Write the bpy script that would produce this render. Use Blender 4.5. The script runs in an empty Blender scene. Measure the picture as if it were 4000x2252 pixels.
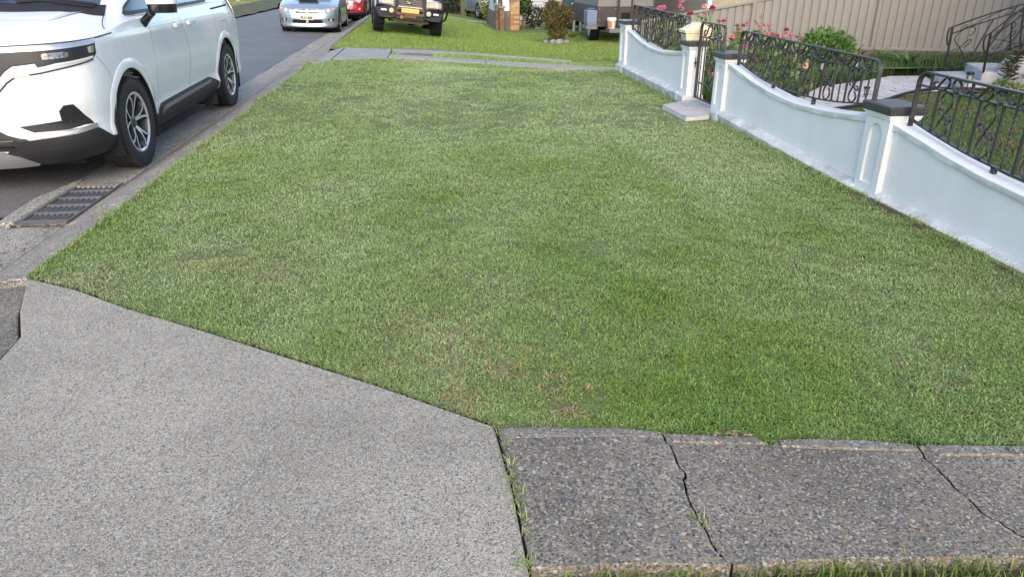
import bpy, bmesh, math, random
import numpy as np
from mathutils import Vector, Matrix
R = math.radians
rnd = random.Random(7)
S = bpy.context.scene
COL = S.collection

# ---------------------------------------------------------------- camera, sky, sun, exposure
cam = bpy.data.cameras.new('camera'); camo = bpy.data.objects.new('camera', cam); COL.objects.link(camo)
camo.location = (0, 0, 1.40); camo.rotation_euler = (R(90 - 23.85), 0, R(-6.45))
cam.lens = 24.957; cam.sensor_width = 36; cam.clip_start = .05; cam.clip_end = 2000
S.camera = camo
SUN_EL, SUN_AZ = 34.0, 181.0          # sun low behind the camera (degrees, azimuth clockwise from +Y)
W = bpy.data.worlds.new('World'); S.world = W; W.use_nodes = True
nt = W.node_tree; bg = nt.nodes['Background']
sky = nt.nodes.new('ShaderNodeTexSky'); sky.sky_type = 'NISHITA'; sky.sun_disc = False
sky.sun_elevation = R(SUN_EL); sky.sun_rotation = R(SUN_AZ); sky.air_density = 1.0; sky.dust_density = .8; sky.ozone_density = 1.0
nt.links.new(sky.outputs[0], bg.inputs[0]); bg.inputs[1].default_value = 0.15
sl = bpy.data.lights.new('sun', 'SUN'); sl.energy = 1.3; sl.angle = R(55); sl.color = (1.0, .77, .50)
so = bpy.data.objects.new('sun', sl); COL.objects.link(so)
sd = Vector((math.sin(R(SUN_AZ)) * math.cos(R(SUN_EL)), math.cos(R(SUN_AZ)) * math.cos(R(SUN_EL)), math.sin(R(SUN_EL))))
so.rotation_euler = sd.to_track_quat('Z', 'Y').to_euler(); so.location = (0, -20, 12)
vs = S.view_settings; vs.view_transform = 'Standard'; vs.look = 'None'; vs.gamma = 1; vs.use_curve_mapping = False
vs.exposure = 1.38

# ---------------------------------------------------------------- helpers
def lin(r, g, b):
    f = lambda c: (c / 255 / 12.92) if c / 255 <= .04045 else ((c / 255 + .055) / 1.055) ** 2.4
    return (f(r), f(g), f(b))

def N(nt, t, **k):
    n = nt.nodes.new(t)
    for a, v in k.items():
        if a.startswith('i_'): n.inputs[int(a[2:])].default_value = v
        else: setattr(n, a, v)
    return n

def mat(name, c, rough=.6, metal=0., c2=None, vs_=6., bump=0., bs=60., coat=0., trans=0., ior=1.45, alpha=1., spec=.5, det=6., emit=None, dist=.01):
    """Principled with optional noise variation between two colours and noise bump (object space)."""
    m = bpy.data.materials.new(name); m.use_nodes = True
    t = m.node_tree; p = t.nodes['Principled BSDF']
    p.inputs['Base Color'].default_value = (*c, 1); p.inputs['Roughness'].default_value = rough
    p.inputs['Metallic'].default_value = metal; p.inputs['IOR'].default_value = ior
    p.inputs['Specular IOR Level'].default_value = spec
    if coat: p.inputs['Coat Weight'].default_value = coat; p.inputs['Coat Roughness'].default_value = .04
    if trans: p.inputs['Transmission Weight'].default_value = trans
    if alpha < 1: p.inputs['Alpha'].default_value = alpha
    if c2 or bump: tc = N(t, 'ShaderNodeTexCoord')
    if c2:
        n = N(t, 'ShaderNodeTexNoise'); n.inputs['Scale'].default_value = vs_; n.inputs['Detail'].default_value = det
        n.inputs['Roughness'].default_value = .65
        r = N(t, 'ShaderNodeValToRGB'); r.color_ramp.elements[0].position = .35; r.color_ramp.elements[1].position = .65
        r.color_ramp.elements[0].color = (*c, 1); r.color_ramp.elements[1].color = (*c2, 1)
        t.links.new(tc.outputs['Object'], n.inputs['Vector']); t.links.new(n.outputs['Fac'], r.inputs[0])
        t.links.new(r.outputs[0], p.inputs['Base Color'])
    if bump:
        n = N(t, 'ShaderNodeTexNoise'); n.inputs['Scale'].default_value = bs; n.inputs['Detail'].default_value = 5
        b = N(t, 'ShaderNodeBump'); b.inputs['Strength'].default_value = bump; b.inputs['Distance'].default_value = dist
        t.links.new(tc.outputs['Object'], n.inputs['Vector']); t.links.new(n.outputs['Fac'], b.inputs['Height'])
        t.links.new(b.outputs[0], p.inputs['Normal'])
    return m

def tag(o, label=None, cat=None, group=None, kind=None):
    if label: o['label'] = label
    if cat: o['category'] = cat
    if group: o['group'] = group
    if kind: o['kind'] = kind
    return o

def empty(name, loc=(0, 0, 0), rz=0, parent=None, **k):
    o = bpy.data.objects.new(name, None); COL.objects.link(o); o.location = loc; o.rotation_euler = (0, 0, rz)
    o.empty_display_size = .1
    if parent: o.parent = parent
    return tag(o, **k)

def children(o): return [c for c in bpy.data.objects if c.parent == o]
def copy_tree(o, parent=None, kids=None):
    if kids is None:
        kids = {}
        for c in bpy.data.objects:
            if c.parent: kids.setdefault(c.parent.name, []).append(c)
    c = o.copy(); COL.objects.link(c)
    if parent: c.parent = parent
    for ch in kids.get(o.name, []): copy_tree(ch, c, kids)
    return c

def cr(pts, n=8, closed=False):
    """Catmull-Rom through points (any dimension)."""
    P = [np.array(p, float) for p in pts]; out = []
    m = len(P); rng = range(m if closed else m - 1)
    for i in rng:
        a = P[(i - 1) % m] if closed or i > 0 else 2 * P[0] - P[1]
        b = P[i]; c = P[(i + 1) % m]
        d = P[(i + 2) % m] if closed or i + 2 < m else 2 * P[-1] - P[-2]
        for k in range(n):
            t = k / n
            out.append(.5 * ((2 * b) + (c - a) * t + (2 * a - 5 * b + 4 * c - d) * t * t + (3 * b - a - 3 * c + d) * t ** 3))
    if not closed: out.append(P[-1])
    return out

class MB:
    def __init__(s): s.v = []; s.f = []; s.m = []
    def add(s, v, f, m=0):
        b = len(s.v); s.v += [tuple(map(float, p)) for p in v]
        for q in f: s.f.append([i + b for i in q]); s.m.append(m)
        return s
    def bb(s, x0, x1, y0, y1, z0, z1, m=0):
        return s.add([(x0, y0, z0), (x1, y0, z0), (x1, y1, z0), (x0, y1, z0), (x0, y0, z1), (x1, y0, z1), (x1, y1, z1), (x0, y1, z1)],
                     [(0, 3, 2, 1), (4, 5, 6, 7), (0, 1, 5, 4), (1, 2, 6, 5), (2, 3, 7, 6), (3, 0, 4, 7)], m)
    def box(s, c, d, rz=0, m=0):
        k, q = math.cos(rz), math.sin(rz); V = []
        for z in (-1, 1):
            for x, y in ((-1, -1), (1, -1), (1, 1), (-1, 1)):
                X, Y = x * d[0] / 2, y * d[1] / 2
                V.append((c[0] + X * k - Y * q, c[1] + X * q + Y * k, c[2] + z * d[2] / 2))
        return s.add(V, [(0, 3, 2, 1), (4, 5, 6, 7), (0, 1, 5, 4), (1, 2, 6, 5), (2, 3, 7, 6), (3, 0, 4, 7)], m)
    def prism(s, poly, z0, z1, m=0, f=None):
        """poly (a,b) extruded over c0..c1; f maps (a,b,c)->xyz."""
        f = f or (lambda a, b, c: (a, b, c)); n = len(poly)
        zz0 = z0 if hasattr(z0, '__len__') else [z0] * n; zz1 = z1 if hasattr(z1, '__len__') else [z1] * n
        V = [f(p[0], p[1], zz0[i]) for i, p in enumerate(poly)] + [f(p[0], p[1], zz1[i]) for i, p in enumerate(poly)]
        return s.add(V, [tuple(range(n))[::-1], tuple(range(n, 2 * n))] + [(i, (i + 1) % n, n + (i + 1) % n, n + i) for i in range(n)], m)
    def sweep(s, path, sec, side=None, closed=False, m=0, caps=True, scale=None):
        """sec: list of (a,b): a along 'side', b along normal."""
        P = [Vector(p) for p in path]; n = len(P); k = len(sec); V = []
        prev = None
        for i, p in enumerate(P):
            t = (P[(i + 1) % n] - P[i - 1]) if closed else (P[min(i + 1, n - 1)] - P[max(i - 1, 0)])
            if t.length < 1e-9: t = Vector((0, 0, 1))
            t.normalize()
            if side is not None: a = Vector(side)
            elif prev is None: a = t.orthogonal()
            else: a = prev
            a = a - t * a.dot(t)
            if a.length < 1e-6: a = t.orthogonal()
            a.normalize(); prev = a; b = t.cross(a)
            q = scale[i] if scale is not None else 1
            for (u, w) in sec: V.append(p + a * (u * q) + b * (w * q))
        F = []
        for i in range(n if closed else n - 1):
            j = (i + 1) % n
            for c in range(k): F.append((i * k + c, i * k + (c + 1) % k, j * k + (c + 1) % k, j * k + c))
        if caps and not closed: F += [tuple(range(k))[::-1], tuple(range((n - 1) * k, n * k))]
        return s.add(V, F, m)
    def tube(s, path, r, n=8, closed=False, m=0, caps=True):
        sc = r if hasattr(r, '__len__') else None; q = 1 if sc is not None else r
        return s.sweep(path, [(q * math.cos(2 * math.pi * i / n), q * math.sin(2 * math.pi * i / n)) for i in range(n)], None, closed, m, caps, sc)
    def bar(s, path, w, t, side, closed=False, m=0):
        return s.sweep(path, [(-w / 2, -t / 2), (w / 2, -t / 2), (w / 2, t / 2), (-w / 2, t / 2)], side, closed, m)
    def lathe(s, prof, n=24, o=(0, 0, 0), ax='z', m=0, a0=0, a1=2 * math.pi, close=False):
        full = abs(a1 - a0 - 2 * math.pi) < 1e-6; V = []; k = len(prof); c = n if full else n + 1
        for i in range(c):
            a = a0 + (a1 - a0) * i / n; ca, sa = math.cos(a), math.sin(a)
            for (r, h) in prof:
                p = (r * ca, r * sa, h) if ax == 'z' else ((h, r * ca, r * sa) if ax == 'x' else (r * sa, h, r * ca))
                V.append((o[0] + p[0], o[1] + p[1], o[2] + p[2]))
        F = []
        for i in range(n):
            j = (i + 1) % c
            for q in range(k if close else k - 1):
                q2 = (q + 1) % k; F.append((i * k + q, j * k + q, j * k + q2, i * k + q2))
        return s.add(V, F, m)
    def obj(s, name, mats, parent=None, smooth=False, bevel=0, loc=None, segs=2, **k):
        me = bpy.data.meshes.new(name); me.from_pydata(s.v, [], s.f)
        for mt in (mats if isinstance(mats, (list, tuple)) else [mats]): me.materials.append(mt)
        if max(s.m, default=0) > 0: me.polygons.foreach_set('material_index', s.m)
        bm = bmesh.new(); bm.from_mesh(me); bmesh.ops.recalc_face_normals(bm, faces=bm.faces); bm.to_mesh(me); bm.free()
        if smooth:
            me.polygons.foreach_set('use_smooth', [True] * len(me.polygons))
            me.set_sharp_from_angle(angle=R(smooth if smooth is not True else 40))
        me.update()
        return link(name, me, parent, bevel, loc, segs, **k)

def link(name, me, parent=None, bevel=0, loc=None, segs=2, **k):
    o = bpy.data.objects.new(name, me); COL.objects.link(o)
    if parent: o.parent = parent
    if loc: o.location = loc
    if bevel:
        b = o.modifiers.new('bevel', 'BEVEL'); b.width = bevel; b.segments = segs; b.limit_method = 'ANGLE'; b.angle_limit = R(40)
    return tag(o, **k)

def smooth01(a, b, x):
    t = np.clip((x - a) / (b - a), 0, 1); return t * t * (3 - 2 * t)

_lat = {}
def vnoise(x, y, seed=0):
    """2-D value noise, numpy, 0..1"""
    if seed not in _lat: _lat[seed] = np.random.RandomState(seed + 11).rand(64, 64)
    L = _lat[seed]; xi = np.floor(x).astype(int); yi = np.floor(y).astype(int)
    fx = x - xi; fy = y - yi; fx = fx * fx * (3 - 2 * fx); fy = fy * fy * (3 - 2 * fy)
    a = L[xi % 64, yi % 64]; b = L[(xi + 1) % 64, yi % 64]; c = L[xi % 64, (yi + 1) % 64]; d = L[(xi + 1) % 64, (yi + 1) % 64]
    return (a * (1 - fx) + b * fx) * (1 - fy) + (c * (1 - fx) + d * fx) * fy
def fbm(x, y, seed=0, o=4):
    s = 0; a = .5; t = 0
    for i in range(o): s = s + a * vnoise(x * 2 ** i, y * 2 ** i, seed + i); t += a; a *= .5
    return s / t

def drop(y): return -.008 * np.clip(np.asarray(y, float) - 14, 0, 40)      # the street falls gently away
def kx(y): return -.012 * max(0., y - 14)                                  # and the kerb bears a little left
def T(x, y):
    """lawn height: flat near the camera, falling away to the right beyond the far driveway"""
    x = np.asarray(x, float); y = np.asarray(y, float)
    f = smooth01(11.5, 13.8, y) + .25 * smooth01(16, 26, y)
    return -np.minimum(.1 * np.maximum(0, x + .9), .42) * f + drop(y)
def TY(x, y):
    """height of the garden behind the wall"""
    return -.1 - .12 * smooth01(8, 14.5, np.asarray(y, float))
def inpoly(x, y, poly):
    c = np.zeros(x.shape, bool); n = len(poly); j = n - 1
    for i in range(n):
        xi, yi = poly[i]; xj, yj = poly[j]
        if yi != yj:
            c ^= ((yi > y) != (yj > y)) & (x < (xj - xi) * (y - yi) / (yj - yi) + xi)
        j = i
    return c
# ---------------------------------------------------------------- ground materials
def aggregate(name, base, dark, light, specks, scale=90., rough=.85, amount=.5, stain=1.3, bump=.5, con=1., fleck=.8):
    """exposed-aggregate concrete: stones of several colours in a cement matrix"""
    m = bpy.data.materials.new(name); m.use_nodes = True; t = m.node_tree; p = t.nodes['Principled BSDF']
    L = t.links.new; p.inputs['Roughness'].default_value = rough
    tc = N(t, 'ShaderNodeTexCoord'); warp = N(t, 'ShaderNodeTexNoise'); warp.inputs['Scale'].default_value = scale * .8
    mx = N(t, 'ShaderNodeMix', data_type='VECTOR'); mx.inputs[0].default_value = .012
    L(tc.outputs['Object'], mx.inputs[4]); L(warp.outputs['Color'], mx.inputs[5]); L(tc.outputs['Object'], warp.inputs['Vector'])
    v = N(t, 'ShaderNodeTexVoronoi'); v.inputs['Scale'].default_value = scale; L(mx.outputs[1], v.inputs['Vector'])
    v2 = N(t, 'ShaderNodeTexVoronoi'); v2.inputs['Scale'].default_value = scale * 2.3; L(mx.outputs[1], v2.inputs['Vector'])
    # stone colour from cell colour
    sep = N(t, 'ShaderNodeSeparateColor'); L(v.outputs['Color'], sep.inputs[0])
    cr_ = N(t, 'ShaderNodeValToRGB'); cr_.color_ramp.interpolation = 'CONSTANT'
    e = cr_.color_ramp.elements; e[0].position = 0; e[0].color = (*specks[0][1], 1); e[1].position = specks[1][0]; e[1].color = (*specks[1][1], 1)
    for pos, c in specks[2:]:
        k = e.new(pos); k.color = (*c, 1)
    L(sep.outputs[0], cr_.inputs[0])
    # stone mask: inside cell and chosen
    lt = N(t, 'ShaderNodeMath', operation='LESS_THAN'); lt.inputs[1].default_value = amount; L(sep.outputs[1], lt.inputs[0])
    dm = N(t, 'ShaderNodeMath', operation='LESS_THAN'); L(v.outputs['Distance'], dm.inputs[0])
    sz = N(t, 'ShaderNodeMath', operation='MULTIPLY_ADD'); sz.inputs[1].default_value = .35; sz.inputs[2].default_value = .22; L(sep.outputs[2], sz.inputs[0]); L(sz.outputs[0], dm.inputs[1])
    mk = N(t, 'ShaderNodeMath', operation='MULTIPLY'); L(lt.outputs[0], mk.inputs[0]); L(dm.outputs[0], mk.inputs[1])
    # matrix
    n = N(t, 'ShaderNodeTexNoise'); n.inputs['Scale'].default_value = stain; n.inputs['Detail'].default_value = 5; n.inputs['Roughness'].default_value = .58; L(tc.outputs['Object'], n.inputs['Vector'])
    rb = N(t, 'ShaderNodeValToRGB'); rb.color_ramp.elements[0].position = .3; rb.color_ramp.elements[1].position = .7
    rb.color_ramp.elements[0].color = (*dark, 1); rb.color_ramp.elements[1].color = (*base, 1); L(n.outputs['Fac'], rb.inputs[0])
    n2 = N(t, 'ShaderNodeTexNoise'); n2.inputs['Scale'].default_value = scale * 1.6; n2.inputs['Detail'].default_value = 3; L(tc.outputs['Object'], n2.inputs['Vector'])
    r2 = N(t, 'ShaderNodeValToRGB'); r2.color_ramp.elements[0].position = .38; r2.color_ramp.elements[1].position = .64; L(n2.outputs['Fac'], r2.inputs[0])
    r2.color_ramp.elements[0].color = (1 - .48 * con, 1 - .49 * con, 1 - .51 * con, 1); r2.color_ramp.elements[1].color = (1 + .28 * con, 1 + .27 * con, 1 + .25 * con, 1)
    mm = N(t, 'ShaderNodeMix', data_type='RGBA', blend_type='MULTIPLY'); mm.inputs[0].default_value = 1; L(rb.outputs[0], mm.inputs[6]); L(r2.outputs[0], mm.inputs[7])
    sp = N(t, 'ShaderNodeSeparateColor'); L(v2.outputs['Color'], sp.inputs[0])
    gt_ = N(t, 'ShaderNodeMath', operation='GREATER_THAN'); gt_.inputs[1].default_value = fleck; L(sp.outputs[0], gt_.inputs[0])
    ml = N(t, 'ShaderNodeMix', data_type='RGBA'); L(gt_.outputs[0], ml.inputs[0]); L(mm.outputs[2], ml.inputs[6]); ml.inputs[7].default_value = (*light, 1)
    gd = N(t, 'ShaderNodeMath', operation='LESS_THAN'); gd.inputs[1].default_value = .16 * con; L(sp.outputs[0], gd.inputs[0])
    md = N(t, 'ShaderNodeMix', data_type='RGBA'); L(gd.outputs[0], md.inputs[0]); L(ml.outputs[2], md.inputs[6]); md.inputs[7].default_value = (*[c * .45 for c in dark], 1)
    fin = N(t, 'ShaderNodeMix', data_type='RGBA'); L(mk.outputs[0], fin.inputs[0]); L(md.outputs[2], fin.inputs[6]); L(cr_.outputs[0], fin.inputs[7])
    L(fin.outputs[2], p.inputs['Base Color'])
    b = N(t, 'ShaderNodeBump'); b.inputs['Strength'].default_value = bump; b.inputs['Distance'].default_value = .004
    ad = N(t, 'ShaderNodeMath', operation='MULTIPLY_ADD'); ad.inputs[1].default_value = .6; L(mk.outputs[0], ad.inputs[0]); L(n2.outputs['Fac'], ad.inputs[2])
    L(ad.outputs[0], b.inputs['Height']); L(b.outputs[0], p.inputs['Normal'])
    return m

M_slab = aggregate('smooth_concrete', (.42, .385, .31), (.245, .222, .176), (.45, .43, .38),
                   [(0, (.135, .13, .12)), (.3, (.20, .188, .165)), (.55, (.235, .205, .165)), (.7, (.30, .28, .24)), (.85, (.155, .155, .15))], 120, amount=.30, bump=.45, con=.75, fleck=.93, stain=1.1)
M_path = aggregate('pebble_concrete', (.255, .226, .178), (.145, .128, .10), (.35, .33, .29),
                   [(0, (.085, .086, .088)), (.2, (.155, .14, .12)), (.36, (.235, .20, .15)), (.48, (.115, .122, .13)), (.62, (.19, .16, .125)), (.76, (.27, .245, .21)), (.85, (.32, .235, .14)), (.91, (.36, .34, .31)), (.955, (.20, .115, .075))], 74, amount=.62, stain=2.0, bump=1., con=.85, fleck=.93)
M_kerb = aggregate('kerb_concrete', (.36, .33, .275), (.20, .182, .15), (.38, .36, .33),
                   [(0, (.12, .12, .12)), (.4, (.22, .19, .15)), (.7, (.30, .28, .25))], 80, amount=.45, stain=3., bump=.9)
M_gutter = aggregate('gutter_concrete', (.42, .39, .335), (.25, .232, .20), (.40, .38, .34),
                   [(0, (.09, .09, .09)), (.4, (.20, .17, .14)), (.7, (.30, .27, .23))], 75, amount=.5, stain=2.5, bump=.8)
M_road = aggregate('asphalt', (.175, .168, .163), (.115, .111, .108), (.20, .195, .19),
                   [(0, (.05, .05, .052)), (.4, (.10, .098, .096)), (.85, (.22, .21, .2))], 110, amount=.35, stain=.9, bump=.7, rough=.68)
M_fardrive = aggregate('driveway_concrete', (.36, .35, .335), (.28, .27, .255), (.42, .41, .40),
                   [(0, (.20, .19, .18)), (.5, (.3, .28, .26))], 60, amount=.3, stain=1.5)
M_soil = mat('lawn_soil', (.085, .125, .035), .95, c2=(.115, .125, .05), vs_=7, bump=.6, bs=60)
M_soil2 = mat('lawn_soil_far', (.11, .16, .045), .95, c2=(.14, .17, .055), vs_=3, bump=.6, bs=40)
M_dirt = mat('dirt', (.05, .038, .027), .95, c2=(.10, .075, .05), vs_=9, bump=.8, bs=50)
M_yard = mat('garden_soil', (.045, .035, .024), .95, c2=(.07, .06, .03), vs_=6, bump=.8, bs=40)

# ---------------------------------------------------------------- ground
g = MB(); g.add([(-500, -500, -1.4), (500, -500, -1.4), (500, 500, -1.4), (-500, 500, -1.4)], [(0, 1, 2, 3)])
g.obj('ground', mat('far_ground', (.07, .09, .03), .95, c2=(.1, .1, .05), vs_=.2), kind='structure')

def grid_obj(name, xs, ys, zf, m, shift=None, **k):
    xs = np.asarray(xs); ys = np.asarray(ys); X, Y = np.meshgrid(xs, ys)
    if shift is not None: X = X + shift(Y)
    Z = zf(X, Y)
    nx = len(xs); V = np.stack([X.ravel(), Y.ravel(), np.broadcast_to(Z, X.shape).ravel()], 1)
    F = [(j * nx + i, j * nx + i + 1, (j + 1) * nx + i + 1, (j + 1) * nx + i) for j in range(len(ys) - 1) for i in range(nx - 1)]
    b = MB(); b.add(V, F); return b.obj(name, m, smooth=True, **k)

def road_z(x, y): return -.118 + .055 * (1 - ((x + 5.25) / 2.5) ** 2).clip(0, 1) + 0 * y
xe = lambda y: -2.79 + .03 * np.sin(y * 1.7) + .02 * np.sin(y * 5.1)
def road():
    ys = np.concatenate([np.arange(-30, 3, 2.), np.arange(3, 16, .12), np.arange(16, 90, 1.)]); us = np.linspace(0, 1, 26)
    V = []; nx = len(us)
    for y in ys:
        e = xe(y) + .05 * (vnoise(np.array(y * 6.), np.array(3.), 5) - .5) + (-.75 + .3 * math.sin(y * 9) * .1 if y < 4.93 else 0) * 1
        for u in us:
            x = e + (-7.75 - e) * u + kx(y); V.append((x, y, float(road_z(np.array(x - kx(y)), 0)) + float(drop(y)) - (.0 if u else .015)))
    F = [(j * nx + i, (j + 1) * nx + i, (j + 1) * nx + i + 1, j * nx + i + 1) for j in range(len(ys) - 1) for i in range(nx - 1)]
    b = MB(); b.add(V, F); b.obj('road', M_road, smooth=True, kind='structure')
road()
grid_obj('road_bed', np.linspace(-8.6, -2.0, 3), np.linspace(-30, 90, 25), lambda x, y: -.2 + drop(y), M_dirt, kind='structure')

# kerb and gutter: one long structure, every cast length a piece of its own
kerb = empty('kerb', kind='structure'); gut = empty('gutter', kind='structure')
def kerb_piece(y0, y1, dip=0., dip1=None, seed=0):
    r_ = random.Random(seed); b = MB(); n = max(3, int((y1 - y0) / .07)); dip1 = dip if dip1 is None else dip1
    ph = r_.random() * 9; dx, dz = r_.uniform(-.006, .006), r_.uniform(-.006, .004)
    V = []
    prof = [(-2.02, -.16), (-2.055, -.004), (-2.09, .004), (-2.15, .002), (-2.19, -.008), (-2.26, -.04), (-2.34, -.085), (-2.40, -.118), (-2.46, -.134), (-2.47, -.2)]
    k = len(prof)
    for i in range(n + 1):
        u = i / n; y = y0 + .006 + (y1 - y0 - .012) * u; d = dip + (dip1 - dip) * u
        for q, (x, z) in enumerate(prof):
            w = (vnoise(np.array(y * 9. + ph), np.array(q * 1.7), 3) - .5)
            fl = min(1., (z + .134) / .134) if z > -.134 else 0
            V.append((x + kx(y) + dx + w * .016 * (q < 7) - .02 * (q < 2) * w, y + (.01 * (w) if i in (0, n) else 0), z + float(drop(y)) + dz - d * fl + w * .012 * (0 < q < 8)))
    F = [(i * k + q, i * k + q + 1, (i + 1) * k + q + 1, (i + 1) * k + q) for i in range(n) for q in range(k - 1)]
    F += [tuple(range(k)), tuple(range(n * k, (n + 1) * k))[::-1]]
    b.add(V, F); b.obj('kerb_stone', M_kerb, kerb, smooth=35)
def gutter_piece(y0, y1, seed=0, x0=-2.80, x1=-2.462, nm='gutter_slab'):
    b = MB(); r_ = random.Random(seed); dz = r_.uniform(-.004, .004)
    P = [(x0 + kx(y0), y0 + .005), (x1 + kx(y0), y0 + .005), (x1 + kx(y1), y1 - .005), (x0 + kx(y1), y1 - .005)]; d0, d1 = dz + float(drop(y0)), dz + float(drop(y1))
    b.prism(P, -.45, [-.121 + d0, -.133 + d0, -.133 + d1, -.121 + d1]); b.obj(nm, M_gutter, gut, bevel=.006)
ky = [3.90, 4.80, 5.75, 6.70, 7.62, 8.55, 9.45, 10.35, 11.2, 12.05, 12.9]
for i in range(len(ky) - 1):
    kerb_piece(ky[i], ky[i + 1], .012 if i == 0 else 0, 0, i)
    if i > 1: gutter_piece(ky[i], ky[i + 1], i)
kerb_piece(3.60, 3.90, .03, .014, 77)                       # dip to the near driveway
kerb_piece(12.9, 13.6, 0, .09, 50); kerb_piece(13.6, 14.4, .09, .105, 51); kerb_piece(14.4, 15.2, .105, .105, 52); kerb_piece(15.2, 16.0, .105, .08, 53); kerb_piece(16.0, 16.9, .08, 0, 54)
y = 16.9
for i in range(16): kerb_piece(y, y + 1.0, 0, 0, 60 + i); y += 1.0
for i, yy in enumerate([12.9, 13.77, 14.6, 15.4, 16.2, 17.1, 18., 19., 20., 21., 22., 23., 24., 25.]): gutter_piece(yy, yy + ([12.9, 13.77, 14.6, 15.4, 16.2, 17.1, 18., 19., 20., 21., 22., 23., 24., 25., 26.][i + 1] - yy), 80 + i)
# wide gutter slab by the grate and the layback beside the driveway
gutter_piece(3.92, 4.80, 120, -3.62, -2.462, 'gutter_slab'); gutter_piece(5.90, 6.66, 121, -2.86, -2.462)
gutter_piece(2.2, 3.9, 122, -3.62, -2.70, 'gutter_slab')

# ---------------------------------------------------------------- drain grate
gr = empty('drain_grate', (0, 0, 0), label='rectangular steel drain grate set in the gutter', cat='drain grate')
M_steel = mat('grate_steel', (.16, .165, .18), .55, .6, c2=(.22, .2, .19), vs_=14, bump=.3, bs=80)
M_pit = mat('pit_dark', (.012, .012, .013), .9)
GX0, GX1, GY0, GY1 = -2.775, -2.475, 4.86, 5.84
b = MB(); b.bb(GX0 - .03, GX1 + .01, GY0 - .03, GY1 + .05, -.62, -.5)
b.bb(GX0 - .035, GX0 - .012, GY0 - .03, GY1 + .05, -.5, -.128); b.obj('pit', M_pit, gr)
fr = MB()
for (x0, x1, y0, y1) in ((GX0 - .01, GX0, GY0, GY1), (GX1, GX1 + .01, GY0, GY1), (GX0 - .01, GX1 + .01, GY0 - .012, GY0), (GX0 - .01, GX1 + .01, GY1, GY1 + .012)):
    fr.bb(x0, x1, y0, y1, -.19, -.121)
fr.obj('frame', M_steel, gr)
me = None
for k in range(8):                                          # long tilted blades
    x = GX0 + .02 + k * (GX1 - GX0 - .03) / 7
    b = MB(); b.prism([(x, -.123), (x + .006, -.123), (x + .03, -.185), (x + .024, -.185)], GY0, GY1, f=lambda a, c, d: (a, d, c))
    b.obj('blade', M_steel, gr)
for k in range(6):
    y = GY0 + .02 + k * (GY1 - GY0 - .05) / 5
    for dy in (0, .022):
        b = MB(); b.bb(GX0 + .001, GX1 - .001, y + dy, y + dy + .007, -.15, -.1185); b.obj('cross_bar', M_steel, gr)
b = MB(); b.prism([(-2.90, 4.83), (-2.79, 4.83), (-2.787, 5.87), (-2.82, 6.0), (-2.93, 5.4)], -.2, -.104); b.obj('pit_edge', M_gutter, gut, bevel=.012)

# ---------------------------------------------------------------- driveway slab and footpath
def jag(p, q, n, a, seed):
    r_ = random.Random(seed); out = []
    dx, dy = q[0] - p[0], q[1] - p[1]; L = math.hypot(dx, dy)
    for i in range(n):
        t = i / n; k = r_.uniform(-a, a) if i else 0
        out.append((p[0] + dx * t - dy / L * k, p[1] + dy * t + dx / L * k))
    return out
def poly_slab(name, pts, z0, z1, m, parent=None, bevel=.006, **k):
    b = MB(); b.prism(pts, z0, z1); return b.obj(name, m, parent, bevel=bevel, **k)
edge = [(-2.055, 3.545), (-1.74, 3.36), (-1.42, 3.115), (-1.04, 2.865), (-.65, 2.595), (-.24, 2.31), (0.165, 2.005)]
drv = empty('driveway', kind='structure')
slab = edge + [(.190, 1.68), (.197, 1.34), (.2, .9), (.2, -3), (-4.4, -3), (-3.2, 1.6), (-1.92, 2.47), (-1.74, 2.64), (-1.765, 2.88), (-1.90, 3.15)]
poly_slab('driveway_slab', [(x, y) for x, y in slab], -.2, .003, M_slab, drv, .008)
ap = [(-2.075, 3.56), (-1.915, 3.15), (-1.779, 2.88), (-1.755, 2.645), (-1.93, 2.465), (-3.21, 1.60), (-3.6, 1.3), (-3.6, 2.2), (-2.70, 2.2), (-2.70, 3.585)]
zz = [-.006 - .11 * min(1, max(0, (-1.75 - x) / .95)) for x, y in ap]
b = MB(); b.prism(ap, -.3, zz); b.obj('driveway_slab', M_path, drv, bevel=.006)
# small layback block between kerb end and driveway
b = MB(); P = [(-2.70, 3.60), (-2.075, 3.575), (-2.09, 3.895), (-2.47, 3.895), (-2.70, 3.895)]
b.prism(P, -.3, [-.105, -.004, -.004, -.118, -.118]); b.obj('layback_block', M_kerb, drv, bevel=.01)

fp = empty('footpath', kind='structure')
c1 = [(.720, 1.912), (.719, 1.80), (.722, 1.69), (.700, 1.634), (.692, 1.52), (.697, 1.395), (.708, 1.351), (.722, 1.318)]
c3 = [(1.520, 1.748), (1.505, 1.654), (1.510, 1.548), (1.506, 1.444), (1.535, 1.373), (1.554, 1.31), (1.572, 1.262)]
def off(c, d): return [(x + d, y) for x, y in c]
def jl(c, seed, a=.006):
    r_ = random.Random(seed); out = []
    for i in range(len(c) - 1):
        for k in range(4):
            t = k / 4; out.append((c[i][0] + (c[i + 1][0] - c[i][0]) * t + r_.uniform(-a, a), c[i][1] + (c[i + 1][1] - c[i][1]) * t + r_.uniform(-a, a)))
    return out + [c[-1]]
c1j, c3j = jl(c1, 4), jl(c3, 5)
topA = [(.176, 1.987), (.30, 1.982), (.41, 1.965), (.425, 1.955), (.44, 1.962), (.6, 1.94)]
topB = [(.80, 1.893), (.93, 1.862), (1.02, 1.848), (1.055, 1.80), (1.075, 1.822), (1.2, 1.815), (1.36, 1.79)]
topC = [(1.62, 1.735), (1.86, 1.70), (2.2, 1.66), (2.9, 1.58)]
pa = topA + off(c1j, -.003) + [(.6, 1.335), (.5, 1.35), (.204, 1.365), (.197, 1.68)]
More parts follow.
